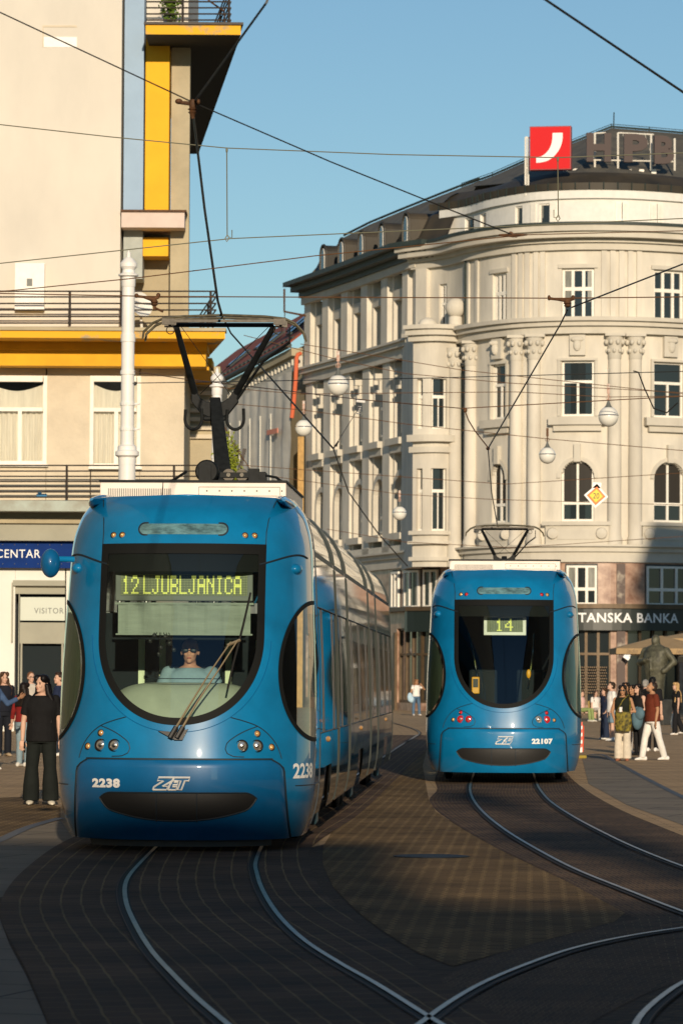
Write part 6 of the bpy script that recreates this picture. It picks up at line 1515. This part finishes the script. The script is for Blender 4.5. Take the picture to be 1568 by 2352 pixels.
    # hair
    if hair_style != 'bald':
        m = MB(); hc = cloth(hair, .5, .35)
        m.ell(H((0, .030, .040)), (.086, .094, .094), HM, 20, 14); m.ell(H((0, .05, .0)), (.082, .075, .085), HM, 16, 10)
        if hair_style == 'short': m.ell(H((0, -.038, .098)), (.062, .05, .032), HM, 14, 8)
        if hair_style in ('long', 'very_long'):
            L_ = .34 if hair_style == 'long' else .50
            for q in (-1, 1):
                m.ell(H((q * .055, -.025, .075)), (.045, .062, .055), HM, 14, 8)
                p0 = H((q * .075, .0, .0)); p1 = H((q * .088, .02, -.12)); p2 = up((q * .13, -.02 - .02 * b, 1.36)); p3 = up((q * .12, -.06 - .04 * b, 1.56 - L_)); m.tube([p0, p1, p2, p3], [.030, .040, .048, .018], 10)
            m.loft([(H((0, .06, .0)), V(.085, 0, 0), V(0, .05, 0)), (H((0, .06, -.10)), V(.10, 0, 0), V(0, .05, 0)), (up((0, .10, 1.36)), V(.15, 0, 0), V(0, .05, 0)), (up((0, .13, 1.55 - L_)), V(.13, 0, 0), V(0, .035, 0))], 14)
        if hair_style == 'bun': m.ell(H((0, .12, .03)), (.045, .045, .045), HM, 12, 8)
        if hair_style == 'cropped': pass
        o = m.build('hair', hc, root, smooth=True); remesh(o, .011, 1)
    if beard: m = MB(); m.ell(H((0, -.055, -.075)), (.052, .048, .042), HM, 14, 8); m.build('beard', cloth(tuple(c * .55 + .04 for c in skin)), root, smooth=True)
    # top
    if top:
        m = MB(); e = .014; z_low = .90 - top_drop
        TT = [(z_low, .172, .125), (.97, .168, .122), (1.05, .158, .115), (1.14, .162, .118), (1.24, .178, .128), (1.34, .182, .118), (1.395, .165, .098), (1.43, .085, .075)]
        m.loft([(up((0, 0, z)), ln @ V((rx) * (b if z < 1.38 else 1) + e, 0, 0), ln @ V(0, ry * (b * 1.05 if z < 1.3 else 1) + e, 0)) for z, rx, ry in TT], 20)
        if sleeve > 0:
            for s0, e0, w0, f, sgn_ in sh:
                if sleeve <= 1: tip = s0.lerp(e0, sleeve); chain(m, [s0, tip], [.066 * b**.5, .060 * b**.5]) if sleeve < .3 else m.tube([s0 - (e0 - s0).normalized() * .03, s0.lerp(tip, .5), tip], [.060 * b**.5, .064 * b**.5, .062 * b**.5], 14); m.ell(s0, (.064 * b**.5,) * 3, seg=12, rings=8)
                else: tip = e0.lerp(w0, sleeve - 1); m.tube([s0, s0.lerp(e0, .5), e0], [.060 * b**.5, .055, .048], 14); m.ell(s0, (.062 * b**.5,) * 3); m.ell(e0, (.048,) * 3); m.tube([e0, tip], [.048, .044], 14)
        o = m.build('shirt', cloth(top), root, smooth=True); remesh(o, .012)
    if bottom:
        m = MB(); m.loft([(pel + V(0, 0, -.10), V(.165 * b, 0, 0), V(0, .125 * b, 0)), (pel + V(0, 0, .0), V(.175 * b, 0, 0), V(0, .13 * b, 0)), (up((0, 0, 1.0)), ln @ V(.158 * b, 0, 0), ln @ V(0, .12 * b, 0))], 18)
        for h0, k0, a0, sgn_, sv in lj:
            if skirt: continue
            if pant > .5: end = k0.lerp(a0, (pant - .5) * 2) + (V(0, 0, -.02) if pant >= 1 else V(0, 0, 0)); m.tube([h0, h0.lerp(k0, .5), k0, k0.lerp(end, .5), end], [.100 * b**.5, .090 * b**.5, .070 * (flare**.3), .068 * flare**.7, .058 * flare], 14); m.ell(k0, (.069 * flare**.3,) * 3)
            else: end = h0.lerp(k0, pant * 2); m.tube([h0, h0.lerp(end, .5), end], [.102 * b**.5, .096 * b**.5, .09 * b**.5], 14)
            m.ell(h0, (.10 * b**.5,) * 3)
        o = m.build('trousers', cloth(bottom), root, smooth=True); remesh(o, .012)
    for h0, k0, a0, sgn_, sv in lj:
        m = MB(); tilt = math.atan2(-sv.y, -sv.z) if False else 0; f = V(sgn_ * .12, -1, 0).normalized(); s_ = V(f.y, -f.x, 0); g0 = a0.z - .08
        def sc_(t, z, rx, rz): c = V(a0.x, a0.y + .02, 0) + f * t; return (V(c.x, c.y, g0 + z), s_ * rx, V(0, 0, rz))
        m.loft([sc_(-.085, .045, .02, .03), sc_(-.07, .045, .036, .043), sc_(.0, .052, .042, .050), sc_(.06, .042, .046, .040), (sc_(.12, .032, .048, .030)), sc_(.165, .026, .036, .022), sc_(.185, .022, .015, .014)], 14)
        if shoes != skin: m.ell(V(a0.x, a0.y + .01, a0.z + .0), (.044, .05, .05), seg=12, rings=8)
        m.build('shoe', cloth(shoes, .6), root, smooth=True)
    root.scale = (k, k, k)
    return root, dict(sh=sh, up=up, pel=pel, H=H, k=k, M=Matrix.Translation(Vector(root.location)) @ Matrix.Rotation(R(face), 4, 'Z') @ Matrix.Diagonal((k, k, k, 1)))
def held(name, label, cat, info, build_fn, material, smooth=40):
    m = MB(); build_fn(m); m.v = [tuple(info['M'] @ Vector(v)) for v in m.v]; return m.build(name, material, None, smooth=smooth, label=label, cat=cat)
SK1, SK2, SK3 = (.60, .38, .28), (.42, .23, .13), (.30, .16, .09)
# woman in black walking at the left
_, I = person('woman in black t-shirt and dark flared jeans with long black hair walking', 95, 1849, None, 1.62, face=4, skin=SK1, hair=(.006, .005, .006), hair_style='very_long', head_turn=-38, top=(.008, .008, .009), bottom=(.010, .013, .012), flare=1.9, build=1.13, sleeve=.72, top_drop=.07, shoes=(.62, .58, .48),
    arms=[(V(.16, .02, -1), V(.10, -.02, -1)), (V(-.22, .05, -1), V(-.05, -.10, -1))], legs=[(V(.05, -.10, -1), V(.03, .02, -1)), (V(-.08, .05, -1), V(-.03, .10, -1))])
held('mobile_phone', 'dark phone held low in the hand of the woman in black', 'phone', I, lambda m: m.box(-.012, .012, -.04, .04, -.14, .0, Matrix.Translation(I['sh'][1][2] + V(.03, -.02, -.02)) @ Matrix.Rotation(.3, 4, 'X')), mt['gloss_black'])
person('woman in dark red blouse and light blue jeans seen from behind', 54, 1761, None, 1.50, face=150, skin=SK1, hair=(.012, .008, .006), hair_style='long', top=(.20, .016, .015), bottom=(.22, .30, .34), sleeve=1.6, arms=[(V(.3, .05, -1), V(.35, -.3, -1)), (V(-.15, 0, -1), V(-.2, -.1, -1))], shoes=(.6, .58, .52))
person('young woman in black clothes and tan boots at the left edge', 8, 1737, None, 1.70, face=20, skin=SK1, hair=(.07, .035, .018), hair_style='long', top=(.01, .012, .02), bottom=(.01, .012, .018), sleeve=1.5, shoes=(.42, .32, .2), flare=1.2)
person('fair woman with round glasses and tied hair behind the red blouse', 70, 1722, 88, 1.72, face=25, skin=SK1, hair=(.16, .07, .03), hair_style='bun', glasses='wire', top=(.5, .46, .4), bottom=(.2, .26, .3))
person('person in dark blue jacket and white shirt beside the tram flank', 137, 1737, None, 1.70, face=-70, skin=SK1, hair=(.03, .015, .01), hair_style='short', top=(.02, .03, .07), bottom=(.03, .04, .06), sleeve=1.3, arms=[(V(.1, -.2, -1), V(-.3, -.9, .6)), (V(-.1, -.3, -1), V(.2, -.9, .7))])
person('person in blue jacket raising a hand at the left edge', -22, 1768, None, 1.66, face=40, skin=SK3, hair=(.01, .01, .01), top=(.05, .09, .18), bottom=(.02, .02, .03), sleeve=1.8, arms=[(V(.25, -.55, -.7), V(.85, -.2, .42)), (V(-.1, 0, -1), V(0, -.1, -1))])
# woman by the bronze doors between the trams
_, I = person('distant woman in white top and blue jeans shading her eyes between the trams', 955, 1643, 172, 1.62, face=20, skin=SK2, hair=(.22, .10, .04), hair_style='long', top=(.75, .72, .68), bottom=(.08, .14, .22), sleeve=.5, shoes=(.75, .68, .6), arms=[(V(.75, -.2, -.45), V(-.75, -.3, .75)), (V(-.35, 0, -1), V(-.2, -.1, -1))], legs=[(V(.14, 0, -1), V(.06, 0, -1)), (V(-.10, 0, -1), V(-.02, 0, -1))])
held('jacket', 'light blue folded jacket carried by the distant woman', 'jacket', I, lambda m: (m.ell(I['sh'][1][2] + V(-.02, -.02, .0), (.13, .10, .22)), m.ell(I['sh'][1][2] + V(.05, -.04, -.1), (.13, .08, .16))), cloth((.42, .58, .70)))
# group at the right
_, I = person('man in rust brown polo and white trousers looking down while walking', 1497, 1747, None, 1.60, face=-72, skin=SK2, hair=(.03, .02, .015), hair_style='cropped', beard=True, head_tilt=22, top=(.13, .028, .014), bottom=(.74, .72, .68), build=1.12, sleeve=.75, top_drop=.05, shoes=(.8, .78, .74),
    arms=[(V(.1, .12, -1), V(.05, -.2, -1)), (V(-.1, .1, -1), V(-.05, -.15, -1))], legs=[(V(.02, .26, -1), V(.0, .34, -1)), (V(-.02, -.32, -1), V(.0, -.16, -1))], flare=1.12)
_, I = person('woman with sunglasses in black vest and cream wide trousers', 1429, 1748, None, 1.50, face=-12, skin=SK2, hair=(.012, .008, .006), hair_style='long', glasses='sun', top=(.012, .016, .010), bottom=(.60, .54, .44), flare=1.75, build=1.02, sleeve=0, shoes=(.3, .12, .07),
    arms=[(V(.35, .10, -.95), V(-.85, -.50, .0)), (V(-.25, -.1, -1), V(.3, -.5, -.8))])
def bag(m):
    c = V(.04, -.22, .93); m.loft([(c + V(0, 0, -.26), V(.16, 0, 0), V(0, .06, 0)), (c + V(0, 0, -.1), V(.185, 0, 0), V(0, .085, 0)), (c + V(0, 0, .10), V(.175, 0, 0), V(0, .07, 0)), (c + V(0, 0, .17), V(.16, 0, 0), V(0, .03, 0))], 18)
    m.tube([c + V(-.16, 0, .15), c + V(-.02, .02, .42), c + V(.10, .16, .56), c + V(.14, .10, .40), c + V(.15, 0, .15)], .013, 6)
held('shoulder_bag', 'olive patterned shoulder bag carried by the woman with sunglasses', 'bag', I, bag, mt['bag'])
held('paper_cup', 'small white cup held by the woman with sunglasses', 'cup', I, lambda m: m.lathe([(.03, -.06), (.042, .07)], I['sh'][0][2] + V(-.08, -.05, .03), 14), mt['decal'])
held('wrist_watch', 'dark watch on the wrist of the woman with sunglasses', 'watch', I, lambda m: m.tube([I['sh'][0][1].lerp(I['sh'][0][2], .86), I['sh'][0][1].lerp(I['sh'][0][2], .98)], .034, 12), mt['gloss_black'])
person('man in white t-shirt and denim shorts in profile', 1404, 1702, None, 1.56, face=-80, skin=SK1, hair=(.03, .018, .01), hair_style='short', top=(.76, .74, .70), bottom=(.16, .24, .30), pant=.46, top_drop=.08, sleeve=.8, shoes=(.8, .78, .74), arms=[(V(.05, .08, -1), V(.1, -.45, -.9)), (V(0, .05, -1), V(.0, -.5, -.8))], head_tilt=12)
person('person in navy clothes partly hidden left of the white t-shirt', 1388, 1700, 104, 1.40, face=-60, skin=SK1, hair=(.05, .025, .012), hair_style='long', top=(.012, .018, .04), bottom=(.02, .03, .06), flare=1.8, sleeve=1.2)
person('dark haired woman looking out from behind the woman with sunglasses', 1437, 1727, 84, 1.55, face=-20, skin=SK2, hair=(.01, .007, .006), hair_style='long', top=(.02, .02, .025), bottom=(.55, .52, .46), sleeve=.3)
_, I = person('woman with wavy dark hair and glasses in black sleeveless top', 1466, 1735, None, 1.52, face=-58, skin=SK1, hair=(.01, .007, .006), hair_style='long', glasses='wire', top=(.010, .010, .011), bottom=(.012, .012, .013), sleeve=0, build=1.1, shoes=(.01, .01, .01), head_tilt=14, arms=[(V(.25, .05, -1), V(-.55, -.75, -.2)), (V(-.1, -.1, -1), V(.1, -.9, .15))], pant=1.0, flare=.85)
held('denim_jacket', 'blue grey denim jacket over the arm of the woman in black sleeveless top', 'jacket', I, lambda m: (m.ell(I['sh'][0][2] + V(.06, .02, -.16), (.12, .15, .28)), m.ell(I['sh'][0][2] + V(.14, .02, -.05), (.14, .12, .16))), cloth((.09, .16, .20)))
person('person in khaki shorts with bare legs among the group', 1452, 1726, 83, 1.50, face=-40, skin=SK2, hair=(.012, .008, .006), hair_style='long', top=(.05, .05, .05), bottom=(.38, .26, .12), pant=.42, shoes=(.7, .68, .62))
_, I = person('tall person in black behind the man in brown polo', 1497, 1726, None, 1.68, face=160, skin=SK1, hair=(.008, .008, .008), hair_style='short', top=(.010, .010, .012), bottom=(.010, .010, .012), shoes=(.78, .76, .72), sleeve=.8)
held('plastic_bag', 'white plastic bag hanging beside the man in brown polo', 'bag', I, lambda m: m.loft([(V(.30, -.1, .30), V(.07, 0, 0), V(0, .05, 0)), (V(.30, -.1, .45), V(.09, 0, 0), V(0, .06, 0)), (V(.30, -.1, .62), V(.05, 0, 0), V(0, .04, 0)), (V(.30, -.1, .76), V(.012, 0, 0), V(0, .012, 0))], 12), mt['plastic_bag'])
person('grey haired man in grey jacket deep in the group', 1481, 1712, 96, 1.62, face=180, skin=SK1, hair=(.30, .29, .27), hair_style='short', top=(.10, .11, .14), bottom=(.03, .03, .035), sleeve=1.8)
_, I = person('woman with long blond hair in black dress shirt at the right edge', 1552, 1688, None, 1.56, face=-75, skin=SK1, hair=(.50, .32, .14), hair_style='very_long', top=(.010, .010, .011), bottom=(.012, .012, .014), flare=1.5, sleeve=.6, shoes=(.75, .72, .68), legs=[(V(.02, -.2, -1), V(0, .0, -1)), (V(-.02, .25, -1), V(0, .45, -1))])
held('plastic_bag', 'white plastic bag carried by the blond woman', 'bag', I, lambda m: m.loft([(I['sh'][1][2] + V(0, 0, -.62), V(.10, 0, 0), V(0, .07, 0)), (I['sh'][1][2] + V(0, 0, -.42), V(.13, 0, 0), V(0, .09, 0)), (I['sh'][1][2] + V(0, 0, -.2), V(.07, 0, 0), V(0, .05, 0)), (I['sh'][1][2] + V(0, 0, -.05), V(.015, 0, 0), V(0, .015, 0))], 12), mt['plastic_bag'])
def cafe_chair(px, foot, d, lab):
    g_ = G(px, foot); c = Vector((g_.x * d / g_.y, d, 0)); root = thing('cafe_chair', lab, 'chair', tuple(c), .3, 'cafe chairs on the square')
    m = MB(); m.box(-.21, .21, -.2, .22, .42, .46); m.build('seat', mt['rattan'], root, bevel=.01); m = MB(); m.tube([(-.2, .22, .45), (-.2, .26, .78), (0, .28, .86), (.2, .26, .78), (.2, .22, .45)], .016, 6); m.box(-.19, .19, .24, .26, .52, .78); m.build('backrest', mt['rattan'], root)
    for x in (-.19, .19):
        for y in (-.18, .22): m = MB(); m.tube([(x, y, 0), (x * .95, y, .43)], .014, 6); m.build('leg', mt['rattan'], root)
    return c
mt['rattan'] = mat('rattan', (.35, .24, .07), .7, var=.3, vscale=20)
SEAT = [(V(.1, -1, .02), V(0, -.15, -1)), (V(-.1, -1, .02), V(0, -.1, -1))]
c = cafe_chair(1366, 1654, 152, 'yellow cafe chair beside the farther tram')
person('seated person in white top on the yellow cafe chair', 1366, 0, face=35, loc=(c.x, c.y, .0), h=1.62, skin=SK1, hair=(.05, .03, .02), hair_style='long', top=(.74, .70, .66), bottom=(.6, .55, .48), legs=SEAT, sleeve=.6)
c = cafe_chair(1382, 1652, 154, 'second cafe chair in front of the pierced grille')
person('seated person in flowered clothes with bare legs on the second cafe chair', 1380, 0, face=-30, loc=(c.x, c.y, .0), h=1.62, skin=SK1, hair=(.03, .02, .02), hair_style='long', top=(.62, .52, .45), bottom=(.12, .26, .08), legs=SEAT, sleeve=.5, pant=.45)
g_ = P(1340, 1600, 150); person('seated person in pink top half hidden by the farther tram', 1340, 0, face=60, loc=(g_.x - .1, 150, 0), h=1.62, skin=SK1, hair=(.05, .03, .02), top=(.7, .45, .42), bottom=(.25, .32, .12), legs=SEAT)
# driver at the controls
dv = TA @ Vector((.02, 1.18, .62))
_, I = person('driver in light blue grey polo and dark glasses at the tram windscreen', 0, 0, face=math.degrees(-math.atan(.041)), loc=tuple(dv), root_z=dv.z, h=1.80, skin=(.55, .27, .18), hair=(.10, .09, .08), hair_style='bald', glasses='sun', top=(.24, .34, .41), bottom=(.03, .04, .07), legs=SEAT, build=1.28, sleeve=.8, arms=[(V(.35, -.35, -.9), V(-.15, -.9, .0)), (V(-.35, -.35, -.9), V(.15, -.9, .0))])
# ------------------------------------------------------------------ statue, parasols, barrier
g_ = G(1506, 1662); S0 = Vector((P(1505, 1600, 140).x, 140, 0)); st = thing('statue', 'dark bronze statue of a stout standing man in a long coat on a plinth', 'statue', tuple(S0), R(-35))
m = MB(); m.box(-.55, .55, -.5, .5, 0, .85); m.box(-.65, .65, -.6, .6, 0, .2); m.build('plinth', mt['darkstone'], st, bevel=.02)
m = MB(); z0 = .85; L_ = [(0, .30, .24), (.3, .32, .26), (.7, .36, .30), (1.0, .42, .36), (1.25, .45, .40), (1.45, .44, .34), (1.62, .46, .28), (1.76, .34, .22), (1.84, .15, .14)]
m.loft([(V(0, -.04 * math.sin(z * 2), z0 + z), V(a, 0, 0), V(0, b_, 0)) for z, a, b_ in L_], 20)
m.ell((0, -.02, z0 + 1.98), (.15, .17, .19)); m.ell((0, -.09, z0 + 1.90), (.11, .12, .11)); m.ell((0, -.20, z0 + 1.97), (.03, .04, .04)); m.ell((0, .02, z0 + 1.84), (.16, .15, .10))
chain(m, [V(.42, 0, z0 + 1.60), V(.66, .10, z0 + 1.25), V(.46, -.14, z0 + .98)], [.15, .13, .10]); chain(m, [V(-.42, 0, z0 + 1.60), V(-.62, -.05, z0 + 1.22), V(-.20, -.42, z0 + 1.30)], [.15, .13, .09])
m.ell((-.12, -.44, z0 + 1.33), (.09, .06, .07)); m.ell((.40, -.2, z0 + .95), (.09, .07, .10))
for x in (-.15, .15): m.loft([(V(x, .08, z0), V(.11, 0, 0), V(0, .12, 0)), (V(x, .0, z0 + .5), V(.15, 0, 0), V(0, .16, 0))], 10); m.ell((x, -.1, z0 + .05), (.10, .20, .07))
m.tube([V(.0, -.42, z0 + 1.45), V(.02, -.44, z0 + .9), V(.05, -.32, z0 + .3)], .02, 5)
o = m.build('figure', mt['statue'], st, smooth=True); remesh(o, .025, 3); st.scale = (1.05, 1.05, 1.09)
def parasol(label, px0, px1, py_v, py_t, d, text=None):
    a, b = P(px0, py_v, d), P(px1, py_v, d); cx, w, top = (a.x + b.x) / 2, (b.x - a.x), P(px0, py_t, d).z; r = thing('parasol', label, 'parasol', (cx, d + w / 2, 0)); h = w / 2; zc = a.z + .22
    m = MB(); crn = [V(-h, -h, zc), V(h, -h, zc), V(h, h, zc), V(-h, h, zc)]; ap = V(0, 0, top); vs = crn + [ap]; m.add(vs, [(0, 1, 4), (1, 2, 4), (2, 3, 4), (3, 0, 4)]); m.build('canopy', mt['tan'], r)
    m = MB()
    for i in range(4): p, q = crn[i], crn[(i + 1) % 4]; m.grid([[p.lerp(q, k / 8) + V(0, 0, -z_) for k in range(9)] for z_ in (0, .22)])
    v = m.build('valance', mt['tan'], r)
    if text:
        for x in (-h + .4, -h + 2.3): text_map(text, .17, lambda u_, w_, x=x: V(x + u_, -h - .015, zc - .19 + w_), shear=.25).build('valance_lettering', mt['bronze_frame'], v)
    m = MB(); m.tube([(0, 0, 0), (0, 0, top)], .04, 8); [m.tube([ap - V(0, 0, .05), c_ - V(0, 0, .03)], .02, 4) for c_ in crn]; m.build('frame', mt['railing'], r); m = MB(); m.lathe([(.4, 0), (.4, .08), (.06, .12)], (0, 0, 0), 16); m.build('base', mt['darkstone'], r)
parasol('tan cafe parasol with lettering on its valance behind the statue', 1414, 1640, 1502, 1458, 147, 'ledo')
parasol('higher tan parasol behind at the right edge', 1510, 1780, 1478, 1440, 158)
parasol('tan parasol at the far right under the others', 1575, 1800, 1520, 1470, 150)
# red and white barrier board behind the farther tram
g_ = G(1336, 1742); bb = thing('barrier_board', 'red and white striped upright barrier board right of the farther tram', 'barrier', (g_.x - .10, g_.y, 0)); bb.scale = (.66, .66, .66)
m = MB(); m.box(-.16, .16, -.02, .02, .18, 1.02); m.build('panel', mt['decal'], bb, bevel=.03)
m = MB()
for k in range(4): z = .22 + k * .22; m.poly([(-.155, -.024, z), (.155, -.024, z + .14), (.155, -.024, z + .25), (-.155, -.024, z + .11)], (0, .003, 0))
m.build('stripes', mt['stripe_red'], bb); m = MB(); m.box(-.28, .28, -.2, .2, 0, .10); m.box(-.05, .05, -.03, .03, .1, .2); m.build('foot', mt['yellow_dull'], bb, bevel=.03)
m = MB(); m.tube([(.17, 0, .2), (.19, 0, .98), (.12, 0, 1.07), (-.1, 0, 1.08)], .02, 6); m.build('edge_frame', mt['stripe_red'], bb)
# small cameras on the bank pillars
for px, py, lab in ((1432, 1510, 'white security camera on the dark veined pillar'), (903, 1493, 'small white camera left of the bronze doors')):
    s_ = SP(px); c = W(s_, .55, P(px, py, 190).z); m = MB(); m.box(-.16, .16, -.30, .05, -.10, .10, Matrix.Translation(c) @ Matrix.Rotation(.6, 4, 'Y')); m.ell(c + V(.1, -.1, .1), (.12, .12, .12)); m.build('security_camera', mt['decal'], None, bevel=.02, label=lab, cat='camera')
